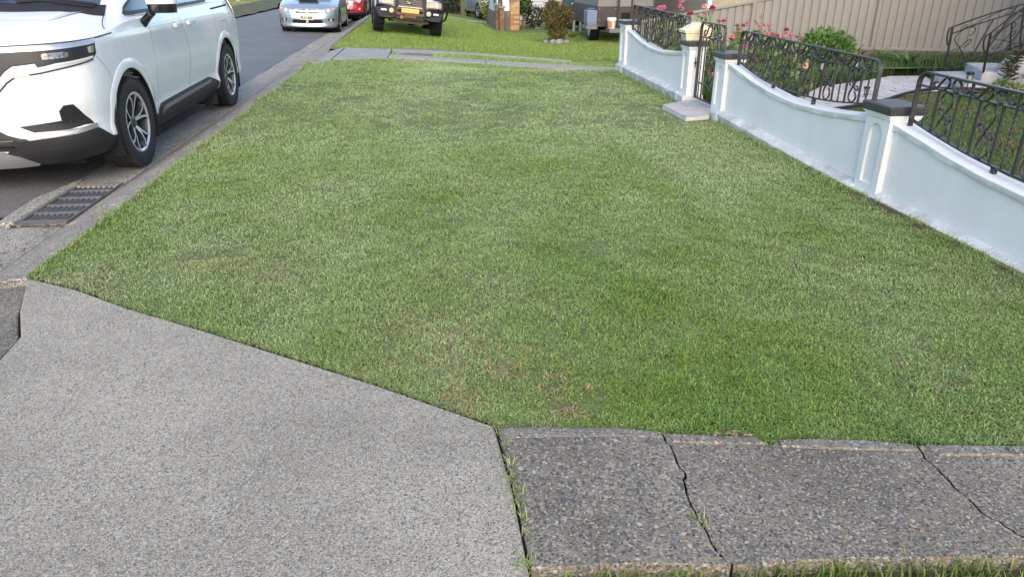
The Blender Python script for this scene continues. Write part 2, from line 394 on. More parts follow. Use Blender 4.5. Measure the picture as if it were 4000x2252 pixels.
pb = [(c1j[0][0] + .004, c1j[0][1])] + topB + off(c3j, -.002) + [(1.45, 1.272), (1.3, 1.285), (1.05, 1.31), (.85, 1.322)] + off(c1j, .004)[::-1][:-1]
pc = [(c3j[0][0] + .004, c3j[0][1])] + topC + [(2.9, 1.10), (2.3, 1.19), (1.75, 1.248)] + off(c3j, .004)[::-1][:-1]
M_crack = mat('crack_shade_dirt', (.022, .018, .014), .95)
CK = np.array(c1j + c3j)
def path_piece(pts, z1):
    b = MB(); b.prism(pts, -.09, z1); n = len(pts)
    for i in range(n):
        mx, my = (pts[i][0] + pts[(i + 1) % n][0]) / 2, (pts[i][1] + pts[(i + 1) % n][1]) / 2
        if np.hypot(CK[:, 0] - mx, CK[:, 1] - my).min() < .016: b.m[2 + i] = 1          # crack walls painted dark: the gap's shade plus packed earth
    b.obj('path_slab', [M_path, M_crack], fp, bevel=.003)
path_piece(pa, .006); path_piece(pb, .0); path_piece(pc, -.001)
M_edge = aggregate('path_edge', (.235, .215, .178), (.155, .141, .115), (.36, .34, .31), [(0, (.10, .10, .105)), (.5, (.18, .16, .13)), (.8, (.28, .25, .21))], 70, amount=.3, stain=3, bump=.6, con=.6, fleck=.92)
for P in ([(.19, 1.978), (.41, 1.958), (.43, 1.952), (.60, 1.935), (.70, 1.900), (.708, 1.872), (.6, 1.896), (.4, 1.914), (.195, 1.928)], [(.735, 1.888), (.93, 1.856), (1.015, 1.84), (1.035, 1.805), (.9, 1.82), (.74, 1.85)], [(1.085, 1.818), (1.2, 1.809), (1.36, 1.784), (1.50, 1.745), (1.505, 1.715), (1.36, 1.738), (1.2, 1.765), (1.08, 1.785)], [(1.545, 1.738), (1.86, 1.695), (2.2, 1.655), (2.2, 1.61), (1.86, 1.65), (1.56, 1.69)]):
    b = MB(); b.prism(P, -.01, .0078); b.obj('edge_strip', M_edge, fp, bevel=.002)
grid_obj('soil_bed', [.12, 3.1], [.6, 2.1], lambda x, y: -.05 + 0 * x, M_dirt, kind='structure')
# ---------------------------------------------------------------- lawn beds
lawn_poly = [(-2.06, 3.60)] + [(x + .01, y + .022) for x, y in edge[1:]] + [(.205, 2.0)] + topA[1:] + topB + topC + [(2.985, 1.6), (2.985, 11.47), (-2.06, 11.47)]
n_ = len(lawn_poly)
b = MB(); b.add([(x, y, -.012) for x, y in lawn_poly], [tuple(range(n_))]); b.obj('lawn_bed', M_soil, kind='structure')
grid_obj('far_lawn_bed', np.concatenate([np.concatenate([[-2.045], np.arange(-1.8, 8, .5)]), np.arange(8, 60, 6.)]), np.concatenate([np.arange(11.45, 18, .15), np.arange(18, 30, .5), np.arange(30, 95, 5.)]), lambda x, y: T(x, y) - .03, M_soil2, shift=lambda y: -.012 * np.maximum(0, y - 14) + .32 * smooth01(13.2, 13.6, y) * (1 - smooth01(15.8, 16.3, y)), kind='structure')
# ---------------------------------------------------------------- neighbour's driveway
fd = empty('neighbour_driveway', kind='structure')
def drape(name, pts, m, parent, dz=.012, **k):
    b = MB(); n = len(pts); b.prism(pts, [float(T(x, y)) - .12 for x, y in pts], [float(T(x, y)) + dz for x, y in pts]); return b.obj(name, m, parent, bevel=.008, **k)
b = MB(); P = [(-2.42, 13.1), (-1.73, 13.59), (-1.72, 15.93), (-2.12, 16.6), (-2.42, 16.6)]
P = [(-2.05, 13.25), (-1.735, 13.56), (-1.725, 15.93), (-2.05, 16.1)]
b.prism(P, -.2, [-.085, .008, .008, -.085]); b.obj('driveway_slab', M_fardrive, fd, bevel=.006)
drape('driveway_slab', [(-1.71, 13.60), (-.745, 13.86), (-.75, 15.66), (-1.70, 15.93)], M_fardrive, fd)

strip = lambda nm, pts: drape(nm, pts, M_fardrive, fd)
strip('wheel_strip', [(-.735, 15.5), (-.55, 15.36), (.44, 16.07), (.43, 16.43), (-.1, 16.2), (-.735, 15.75)])
strip('wheel_strip', [(.452, 16.07), (1.28, 16.37), (3.3, 16.8), (3.3, 17.15), (1.3, 16.66), (.442, 16.43)])
strip('wheel_strip', [(-.735, 14.02), (-.02, 14.23), (1.12, 14.51), (1.14, 15.1), (-.02, 14.8), (-.735, 14.56)])
strip('wheel_strip', [(1.132, 14.51), (2.5, 14.75), (4.2, 14.85), (4.2, 15.25), (2.79, 15.2), (1.152, 15.1)])
drape('asphalt_patch', [(-.5, 14.84), (-.2, 14.80), (.05, 14.95), (.1, 15.15), (-.03, 15.4), (-.25, 15.35), (-.45, 15.2)], M_road, fd, .004)
drape('asphalt_patch', [(-.72, 15.78), (.4, 16.46), (1.2, 16.66), (1.2, 16.78), (.3, 16.72), (-.72, 16.02)], M_road, fd, .006)

def TL(x, y): return drop(y) - .10 + .22 * smooth01(-7.9, -9.2, np.asarray(x) + .012 * np.maximum(0, np.asarray(y) - 14)) + .10 * fbm(np.asarray(x) * .8, np.asarray(y) * .5, 31, 2)
grid_obj('opposite_verge', np.concatenate([np.linspace(-7.62, -12, 16), np.linspace(-13, -60, 12)])[::-1], np.concatenate([np.arange(-30, 20, 5.), np.arange(20, 66, .5), np.arange(70, 96, 5.)]), TL, mat('verge_soil', (.075, .055, .04), .95, c2=(.10, .12, .04), vs_=1.2, bump=.8, bs=20), shift=lambda y: -.012 * np.maximum(0, y - 14) - 2.0 * smooth01(36, 64, y) + .25 * (vnoise(y * .8, y * 0 + 2., 41) - .5), kind='structure')

# bare earth showing along the foot of the wall
b = MB(); V = []; n = 60
for i in range(n + 1):
    y = 2.2 + 2.35 * i / n; w = .05 + .05 * float(vnoise(np.array(y * 5), np.array(1.), 44)); V += [(2.99, y, -.004), (2.985 - w, y, .004 + .01 * float(vnoise(np.array(y * 13), np.array(4.), 45))), (2.985 - w - .03, y, -.012)]
b.add(V, [(3 * i + k, 3 * i + k + 1, 3 * i + k + 4, 3 * i + k + 3) for i in range(n) for k in range(2)]); b.obj('soil_strip', M_dirt, smooth=60, kind='structure')

# leaf litter and grit caught in the gutter, bits on the slab
def litter(name, pts, size, label, cols):
    b = MB(); r_ = random.Random(12)
    for (x, y, z) in pts:
        a = r_.uniform(0, 6.28); L = size * r_.uniform(.5, 1.3); w = L * r_.uniform(.2, .5); c, s = math.cos(a), math.sin(a); h = [r_.uniform(.001, .008) for _ in range(4)]
        q = [(-L, 0), (0, -w), (L, 0), (0, w)]; b.add([(x + c * u - s * v, y + s * u + c * v, z + hh) for (u, v), hh in zip(q, h)], [(0, 1, 2, 3)], r_.randrange(len(cols)))
    b.obj(name, cols, label=label, cat='leaf litter', kind='stuff')
r_ = random.Random(9); LC = [mat('dry_leaf', c, .8) for c in ((.22, .14, .07), (.34, .25, .13), (.12, .08, .05), (.26, .22, .15))]
pts = [(-2.47 - abs(r_.gauss(0, .05)), yy, -.131) for yy in [r_.uniform(3.9, 4.85) for _ in range(60)] + [r_.uniform(5.85, 13) for _ in range(260)]] + [(r_.uniform(-2.78, -2.5), 4.80 + r_.gauss(0, .02), -.124) for _ in range(50)] + [(r_.gauss(-2.3, .16), 3.58 + r_.gauss(0, .025), -.04 + .02 * r_.random()) for _ in range(90)]
litter('gutter_litter', pts, .016, 'dry leaf litter and grit caught along the gutter', LC)
litter('slab_litter', [(-.45, 1.82, .004), (-.44, 1.80, .004), (-.20, 1.72, .004), (-.9, 1.5, .004), (-.1, 2.05, .004), (.95, 1.845, .010), (.97, 1.84, .010), (.91, 1.85, .010)] + [(r_.uniform(.86, 1.0), 1.855 + r_.gauss(0, .01), .010) for _ in range(40)] + [(r_.uniform(1.78, 2.0), 1.68 + r_.gauss(0, .012), .008) for _ in range(30)], .011, 'few dry leaf scraps on the slab and along the path edge', LC)
# ---------------------------------------------------------------- rendered garden wall with iron railings
def wallpaint(name, c, c2, rough=.55, bump=.35, streak=.055):
    m = mat(name, c, rough, c2=c2, vs_=3.2, bump=bump, bs=75, dist=.006); t = m.node_tree; p = t.nodes['Principled BSDF']
    tc = N(t, 'ShaderNodeTexCoord'); mp = N(t, 'ShaderNodeMapping'); mp.inputs['Scale'].default_value = (4.5, 4.5, 1.6); n = N(t, 'ShaderNodeTexNoise'); n.inputs['Scale'].default_value = 1.; n.inputs['Detail'].default_value = 7; n.inputs['Roughness'].default_value = .7
    r = N(t, 'ShaderNodeValToRGB'); r.color_ramp.elements[0].position = .3; r.color_ramp.elements[1].position = .6; k = 1 - streak; r.color_ramp.elements[0].color = (k, k * .99, k * .96, 1); r.color_ramp.elements[1].color = (1, 1, 1, 1)
    mx = N(t, 'ShaderNodeMix', data_type='RGBA', blend_type='MULTIPLY'); mx.inputs[0].default_value = 1; src = p.inputs['Base Color'].links[0].from_socket
    t.links.new(tc.outputs['Object'], mp.inputs[0]); t.links.new(mp.outputs[0], n.inputs[0]); t.links.new(n.outputs['Fac'], r.inputs[0]); t.links.new(src, mx.inputs[6]); t.links.new(r.outputs[0], mx.inputs[7]); t.links.new(mx.outputs[2], p.inputs['Base Color'])
    return m
M_wall = wallpaint('wall_paint', (.73, .745, .735), (.77, .78, .77))
M_trim = wallpaint('trim_paint', (.82, .82, .81), (.74, .74, .73))
M_plinth = mat('plinth_paint', (.72, .725, .72), .7, c2=(.46, .445, .40), vs_=5, bump=.9, bs=45, dist=.012)
M_cap = mat('cap_paint', (.040, .040, .044), .32, c2=(.058, .055, .055), vs_=9, bump=.5, bs=30, dist=.004)
M_iron = mat('iron_paint', (.030, .029, .031), .38, c2=(.045, .041, .04), vs_=25, bump=.2, bs=90, spec=.55)
M_cream = mat('letterbox_cream', (.74, .66, .45), .45)
XF, XN, XB = 3.02, 3.062, 3.17              # pillar face, panel face, back

def panel_curve(yf, yn, dz):
    u = [0, .12, .26, .42, .58, .76, .88, 1.]; z = [.572, .528, .472, .432, .416, .436, .466, .502]
    return [(float(p[0]), float(p[1]) + dz) for p in cr([(yf + (yn - yf) * a, b) for a, b in zip(u, z)], 6)]

def panel(root, yf, yn, dz, rough_seed):
    C = panel_curve(yf, yn, dz)
    b = MB(); poly = [(yf, -.2)] + [(y, z - .02) for y, z in C] + [(yn, -.2)]
    b.prism(poly, XN, XB - .012, f=lambda a, c, d: (d, a, c)); b.obj('wall_panel', M_wall, root)
    b = MB(); n = len(C); V = []
    sec = [(XN - .002, -.05), (XN - .016, -.042), (XN - .022, -.006), (XN - .012, .004), (XB - .004, .006), (XB + .004, -.002), (XB + .004, -.05)]
    for i, (y, z) in enumerate(C):
        for (x, d) in sec:
            w = (vnoise(np.array(y * 14), np.array(x * 30 + 3), 4 + rough_seed) - .5) * .0025
            V.append((x + w * .7, y, z + d + (w if d > -.04 else w * 2)))
    k = len(sec)
    F = [(i * k + q, i * k + q + 1, (i + 1) * k + q + 1, (i + 1) * k + q) for i in range(n - 1) for q in range(k - 1)] + [tuple(range(k)), tuple(range((n - 1) * k, n * k))]
    b.add(V, F); b.obj('coping', M_trim, root, smooth=50)
    # plinth with sloped white top
    b = MB(); m = 90; V = []
    for i in range(m + 1):
        y = yf + (yn - yf) * i / m; zt = pl_top(y)
        w = (vnoise(np.array(y * 23), np.array(2.), 7) - .5); w2 = (vnoise(np.array(y * 27), np.array(5.), 8) - .5) * .5
        for x, z in ((XB, -.2), (XN + .001, zt + .03), (XN - .014, zt + .024), (XF - .026 + w2 * .006, zt + w2 * .006), (XF - .040 + w * .006, zt - .012 + w * .006), (XF - .038 + w2 * .02, zt - .035 + w2 * .03), (XF - .03 + w * .012, zt - .06 + w * .02), (XF - .02, -.2)):
            V.append((x, y, z))
    k = 8; F = [(i * k + q, i * k + q + 1, (i + 1) * k + q + 1, (i + 1) * k + q) for i in range(m) for q in range(k - 1)] + [tuple(range(k)), tuple(range(m * k, (m + 1) * k))]
    b.add(V, F); b.obj('plinth', M_plinth, root, smooth=45)

def pl_top(y): return float(np.interp(y, [1.6, 3.3, 4.65, 5.1, 6.0, 7.24, 8.4, 11.5], [-.03, -.012, .005, .012, .035, .075, .085, .10]))

def pillar(root, yn, yf, zc, zh=.06, cap_dx=.025, cham=False, wx=.195, cap_wx=None):
    """yn..yf along the wall, zc underside of the cap"""
    x0, x1 = XF, XF + wx; w = yf - yn; ym = (yn + yf) / 2; zb = pl_top(ym)
    p = empty('pillar', (0, 0, 0), parent=root)
    b = MB()
    # street face with a recessed arch
    hw = w * .27; zs, zt = zb + .055, zc - .075
    n = 12; inner = [(ym - hw, zs)]
    if cham: arch = [(ym - hw, zt - .06), (ym - hw * .55, zt - .012), (ym, zt), (ym + hw * .55, zt - .012), (ym + hw, zt - .06)]
    else: arch = [(ym - hw * math.cos(math.pi * i / n), zt - hw + hw * math.sin(math.pi * i / n)) for i in range(n + 1)]
    inner += arch + [(ym + hw, zs)]
    outer = []
    for (y, z) in inner:
        t = y - ym
        if z <= zs + 1e-6: outer.append((yn if t < 0 else yf, zb - .3))
        elif z < zt - hw * .9 or abs(t) > hw * .98: outer.append((yn if t < 0 else yf, z))
        else: outer.append((ym + t / hw * w / 2, zc))
    outer[1] = (yn, zc); outer[-2] = (yf, zc)
    k = len(inner); d = .020
    V = [(x0, y, z) for y, z in outer] + [(x0, y, z) for y, z in inner] + [(x0 + d, y, z) for y, z in inner]
    F = [(i, (i + 1) % k, k + (i + 1) % k, k + i) for i in range(k)] + [(k + i, k + (i + 1) % k, 2 * k + (i + 1) % k, 2 * k + i) for i in range(k)] + [tuple(range(2 * k, 3 * k))]
    b.add(V, F); base = len(b.v)
    b.add([(x0, yn, zb - .3), (x1, yn, zb - .3), (x1, yf, zb - .3), (x0, yf, zb - .3), (x0, yn, zc), (x1, yn, zc), (x1, yf, zc), (x0, yf, zc)],
          [(0, 1, 5, 4), (1, 2, 6, 5), (2, 3, 7, 6), (4, 5, 6, 7)])
    b.obj('shaft', M_wall, p)
    b = MB(); e = .006
    b.bb(x0 - e, x1 + e, yn - e, yf + e, zc - .040, zc - .030); b.bb(x0 - 2.2 * e, x1 + 2.2 * e, yn - 2.2 * e, yf + 2.2 * e, zc - .029, zc - .014); b.bb(x0 - 3.6 * e, x1 + 3.6 * e, yn - 3.6 * e, yf + 3.6 * e, zc - .0135, zc - .0005)
    b.obj('moulding', M_trim, p, bevel=.003)
    b = MB(); g_ = .034; b.bb(x0 - g_, x1 + g_, yn - g_, yf + g_, zc, zc + zh); o = b.obj('cap', M_cap, p, bevel=.010, segs=3)
    b = MB(); b.bb(x0 - .045, x1 + .02, yn - .02, yf + .01, -.25, zb - .004); o = b.obj('pillar_plinth', M_plinth, p, bevel=.010)
    return p

far_wall = empty('garden_wall', (3.1, 11.4, 0), label='white rendered wall section with scooped top, beyond the gate beside the far lawn', cat='wall', group='white rendered garden wall sections')
near_wall = empty('garden_wall', (3.1, 4.5, 0), label='long white rendered wall section with two scooped panels, on the near side of the gate', cat='wall', group='white rendered garden wall sections')
for o in (far_wall, near_wall): o.location = (0, 0, 0)
panel(near_wall, 7.28, 4.69, 0, 0); panel(near_wall, 4.45, 1.90, -.072, 3); panel(far_wall, 11.26, 8.62, .06, 5)
pillar(near_wall, 4.43, 4.70, .548); pillar(near_wall, 7.27, 7.54, .605, cham=True); pillar(near_wall, 1.62, 1.89, .49)
pillar(far_wall, 8.35, 8.62, .635, cham=True); pillar(far_wall, 11.25, 11.58, .695, cham=True)

# ---------------------------------------------------------------- iron work
XR = 3.115
S_pts = [(.62, .735), (.92, .80), (.86, .915), (.45, .985), (-.1, .995), (-.62, .93), (-.80, .82), (-.62, .70), (-.22, .58), (.12, .45), (.48, .33), (.74, .20), (.60, .065), (.1, .005), (-.5, .04), (-.86, .14), (-.74, .26), (-.36, .325)]
C_r = [(.02, .50), (.42, .60), (.86, .625), (1.0, .56), (.78, .49), (.42, .475)]
C_l = [(-.05, .505), (-.45, .395), (-.88, .365), (-1.02, .43), (-.80, .505), (-.46, .515)]
def scroll(parent, y, z0, z1, x=XR, hw=.058, name='scroll'):
    b = MB(); h = z1 - z0; hw = min(hw, .2 * h + .012)
    for P in (S_pts, C_r, C_l):
        b.bar([(x, y + float(p[0]) * hw, z0 + float(p[1]) * h) for p in cr(P, 5)], .014, .0042, (1, 0, 0))
    return b.obj(name, M_iron, parent, smooth=35)
def twisted(b, p, q, r=.0068, x=XR):
    n = 22; P = [(p[0] + (q[0] - p[0]) * i / n, p[1] + (q[1] - p[1]) * i / n, p[2] + (q[2] - p[2]) * i / n) for i in range(n + 1)]
    V = []
    for i, c in enumerate(P):
        for k in range(4):
            a = math.pi / 4 + k * math.pi / 2 + (i * .75 if .12 < i / n < .88 else (0 if i / n <= .12 else 22 * .76 * .75 * 0 + .0))
            V.append((c[0] + r * math.cos(a), c[1] + r * math.sin(a), c[2]))
    F = [(i * 4 + k, i * 4 + (k + 1) % 4, (i + 1) * 4 + (k + 1) % 4, (i + 1) * 4 + k) for i in range(n) for k in range(4)]
    b.add(V, F)
def arch_pair(parent, y0, y1, z0, z1, x=XR):
    """upper band: two mirrored hooks between neighbouring twisted bars (local v 0..1 over the band)"""
    w = (y1 - y0); h = z1 - z0; b = MB()
    half = [(.14, .34), (.19, .42), (.17, .22), (.11, .05), (.06, .10), (.045, .30)][::-1]
    L = [(.150, .44), (.118, .52), (.075, .38), (.085, .14), (.135, .06), (.19, .2), (.25, .55), (.31, .88), (.375, .985), (.435, .86), (.455, .55), (.42, .22), (.36, .03), (.30, .10)]
    for sgn in (0, 1):
        b.bar([(x, y0 + w * (float(p[0]) if not sgn else 1 - float(p[0])), z0 + h * float(p[1])) for p in cr(L, 4)], .016, .005, (1, 0, 0))
    return b.obj('arch_scroll', M_iron, parent, smooth=35)

def railing(yf, yn, ztf, ztn, bot, label, posts, x=XR, band=.082, phase=.36):
    """yf far end, yn near end; top rail ztf..ztn; bot: list (y,z) of the bottom rail"""
    r = empty('iron_railing', (0, 0, 0), label=label, cat='railing', group='wrought iron railings along the wall')
    zt = lambda y: ztf + (ztn - ztf) * (y - yf) / (yn - yf); zm = lambda y: zt(y) - band
    by = [p[0] for p in bot][::-1]; bz = [p[1] for p in bot][::-1]
    BP = cr(bot, 8); ZB = lambda y: float(np.interp(y, [p[0] for p in BP][::-1], [p[1] for p in BP][::-1]))
    rr = .07; b = MB()
    arc0 = [(x, yf - rr * (1 - math.cos(a)), zt(yf) - rr * (1 - math.sin(a))) for a in np.linspace(0, math.pi / 2, 8)]
    arc1 = [(x, yn + rr * (1 - math.sin(a)), zt(yn) - rr * (1 - math.cos(a))) for a in np.linspace(0, math.pi / 2, 8)]
    path = [(x, yf, posts[0][1] - .01)] + arc0 + arc1 + [(x, yn, posts[-1][1] - .01)]
    b.bar(path, .032, .012, (1, 0, 0)); b.obj('top_rail', M_iron, r, smooth=30)
    b = MB(); b.bar([(x, yf - .004, zm(yf)), (x, yn + .004, zm(yn))], .026, .010, (1, 0, 0)); b.obj('middle_rail', M_iron, r)
    b = MB(); b.bar([(x, float(p[0]), float(p[1])) for p in BP], .026, .010, (1, 0, 0)); b.obj('bottom_rail', M_iron, r)
    for (y, z) in posts[1:-1]:
        b = MB(); b.bar([(x, y, z - .01), (x, y, ZB(y))], .026, .026, (1, 0, 0)); b.obj('post', M_iron, r)
    U = phase; n = int((yf - yn - .02) / U); y0 = yf
    off_ = (yf - yn - n * U) / 2 if n else 0
    ks = [yf - off_ - U * i for i in range(n + 1)]
    for i, y in enumerate(ks):
        if yn + .03 < y < yf - .03:
            b = MB(); twisted(b, (x, y, ZB(y)), (x, y, zm(y))); b.bar([(x, y, zm(y)), (x, y, zt(y) - .004)], .0125, .0125, (1, 0, 0)); b.obj('twisted_baluster', M_iron, r)
        if i < n:
            for d in (.25, .75):
                yy = y - U * d; b = MB(); b.bar([(x, yy, ZB(yy)), (x, yy, zm(yy))], .0125, .0125, (1, 0, 0)); b.obj('baluster', M_iron, r)
            yc = y - U / 2; scroll(r, yc, ZB(yc) + .006, zm(yc) - .006, x)
            arch_pair(r, y, y - U, zm(y - U / 2) + .004, zt(y - U / 2) - .006, x)
    return r

railing(7.17, 4.80, .888, .853, [(7.17, .597), (6.88, .545), (6.6, .502), (6.3, .48), (6.0, .472), (5.65, .476), (5.3, .50), (5.0, .535), (4.8, .565)],
        'black iron scroll railing on the wall panel between the gate and the near black-capped pillar', [(7.17, .55), (6.35, .462), (5.61, .428), (4.80, .49)])
railing(4.36, 1.97, .838, .80, [(4.36, .535), (4.08, .483), (3.8, .44), (3.5, .41), (3.2, .398), (2.85, .402), (2.5, .425), (2.2, .46), (1.97, .49)],
        'black iron scroll railing on the nearest wall panel at the right edge', [(4.36, .49), (3.57, .385), (2.8, .345), (1.97, .42)])
railing(11.18, 8.70, .98, .938, [(11.18, .662), (10.9, .612), (10.6, .566), (10.3, .54), (10.0, .532), (9.65, .536), (9.3, .56), (9.0, .6), (8.70, .632)],
        'black iron scroll railing on the farthest wall panel, zinnias growing through it', [(11.18, .61), (10.36, .53), (9.6, .485), (8.70, .56)])

# gate
gate = empty('iron_gate', (0, 0, 0), label='narrow black iron gate with scrolls between two white pillars', cat='gate')
ya, yb, zt_, zb_ = 8.30, 7.60, .905, .075
b = MB(); rr = .07
arc0 = [(XR, ya - rr * (1 - math.cos(a)), zt_ - rr * (1 - math.sin(a))) for a in np.linspace(0, math.pi / 2, 8)]
arc1 = [(XR, yb + rr * (1 - math.sin(a)), zt_ - rr * (1 - math.cos(a))) for a in np.linspace(0, math.pi / 2, 8)]
b.bar([(XR, ya, zb_)] + arc0 + arc1 + [(XR, yb, zb_)], .032, .014, (1, 0, 0)); b.obj('gate_frame', M_iron, gate, smooth=30)
for z in (zb_, .25, .75):
    b = MB(); b.bar([(XR, ya - .005, z), (XR, yb + .005, z)], .026, .012, (1, 0, 0)); b.obj('gate_rail', M_iron, gate)
for y in (8.215, 7.685):
    b = MB(); twisted(b, (XR, y, zb_), (XR, y, .75)); b.obj('twisted_baluster', M_iron, gate)
for y in (8.12, 7.95, 7.78):
    b = MB(); b.bar([(XR, y, zb_ if y != 7.95 else .75), (XR, y, .75 if y != 7.95 else .75 + .001)], .013, .013, (1, 0, 0)) if y != 7.95 else None
    if y != 7.95: b.obj('baluster', M_iron, gate)
scroll(gate, 7.95, .255, .745, hw=.115); arch_pair(gate, 8.24, 7.66, .755, .895)
b = MB(); b.box((XR - .02, 8.335, .46), (.03, .05, .012)); b.tube([(XR - .02, 8.34, .40), (XR - .02, 8.34, .52)], .006, 6); b.obj('latch', M_iron, gate)
for z in (.14, .66):
    b = MB(); b.box((XR, 7.575, z), (.02, .06, .02)); b.obj('hinge', M_iron, gate)

# letterbox on the gate pillar
lb = empty('letterbox', (3.10, 8.485, .695), label='cream plastic letterbox with peaked lid on the far gate pillar', cat='letterbox')
lb.location = (0, 0, 0)
cx, cy, cz = 3.115, 8.47, .6955
b = MB()                                             # tapered body (two-part tray)
def frus(b, cx, cy, z0, z1, a0, b0, a1, b1):
    b.add([(cx - a0, cy - b0, z0), (cx + a0, cy - b0, z0), (cx + a0, cy + b0, z0), (cx - a0, cy + b0, z0), (cx - a1, cy - b1, z1), (cx + a1, cy - b1, z1), (cx + a1, cy + b1, z1), (cx - a1, cy + b1, z1)],
          [(0, 3, 2, 1), (4, 5, 6, 7), (0, 1, 5, 4), (1, 2, 6, 5), (2, 3, 7, 6), (3, 0, 4, 7)])
frus(b, cx, cy, cz, cz + .085, .135, .082, .155, .10); b.obj('box_body', M_cream, lb, bevel=.006)
b = MB(); frus(b, cx, cy, cz + .0855, cz + .102, .168, .112, .165, .11)
b.obj('box_rim', M_cream, lb, bevel=.004)
b = MB()                                             # lid: concave pitched roof
prof = [(-.172, 0), (-.172, .014), (-.12, .032), (-.05, .068), (-.012, .092), (.03, .092), (.075, .060), (.135, .034), (.172, .012), (.172, 0)]
b.prism([(cx + p, cz + .1025 + h) for p, h in prof], cy - .115, cy + .115, f=lambda a, c, d: (a, d, c)); b.obj('box_lid', M_cream, lb, bevel=.004)
b = MB(); b.add([(cx - .151, cy - .035, cz + .028), (cx - .151, cy + .035, cz + .028), (cx - .156, cy + .035, cz + .068), (cx - .156, cy - .035, cz + .068)], [(0, 1, 2, 3)])
b.obj('label_sticker', mat('sticker_grey', (.45, .45, .42), .5), lb)
b = MB(); b.box((cx - .151, cy, cz + .078), (.012, .15, .010)); b.obj('mail_slot', M_pit, lb)
# ---------------------------------------------------------------- vehicles: shared shell builder
M_tyre = mat('tyre_rubber', (.016, .016, .017), .75, c2=(.026, .024, .023), vs_=12, bump=.3, bs=60)
M_black = mat('black_plastic', (.018, .018, .020), .5, bump=.15, bs=200)
M_gloss = mat('gloss_black', (.010, .010, .012), .12, coat=.6)
M_chrome = mat('chrome', (.72, .73, .75), .12, 1.)
M_satin = mat('satin_silver', (.50, .50, .51), .32, .75)
M_alloy = mat('machined_alloy', (.72, .73, .75), .34, .7)
M_alloyd = mat('dark_alloy', (.065, .07, .082), .35, .5)
M_glass = mat('dark_glass', (.014, .020, .022), .04, spec=.8, coat=.3)
M_lens = mat('lamp_lens', (.70, .70, .70), .06, spec=.8, coat=1.)
M_lamp = mat('lamp_reflector', (.50, .44, .34), .2, .85, c2=(.06, .05, .045), vs_=22)
M_amber = mat('amber_lens', (.62, .40, .28), .15, coat=.6)
M_red = mat('tail_lens', (.22, .01, .012), .12, coat=1.)
M_arch = mat('arch_liner', (.010, .010, .011), .9)
M_seam = mat('panel_gap', (.035, .036, .038), .8); M_gap = mat('fine_gap', (.22, .22, .22), .8)

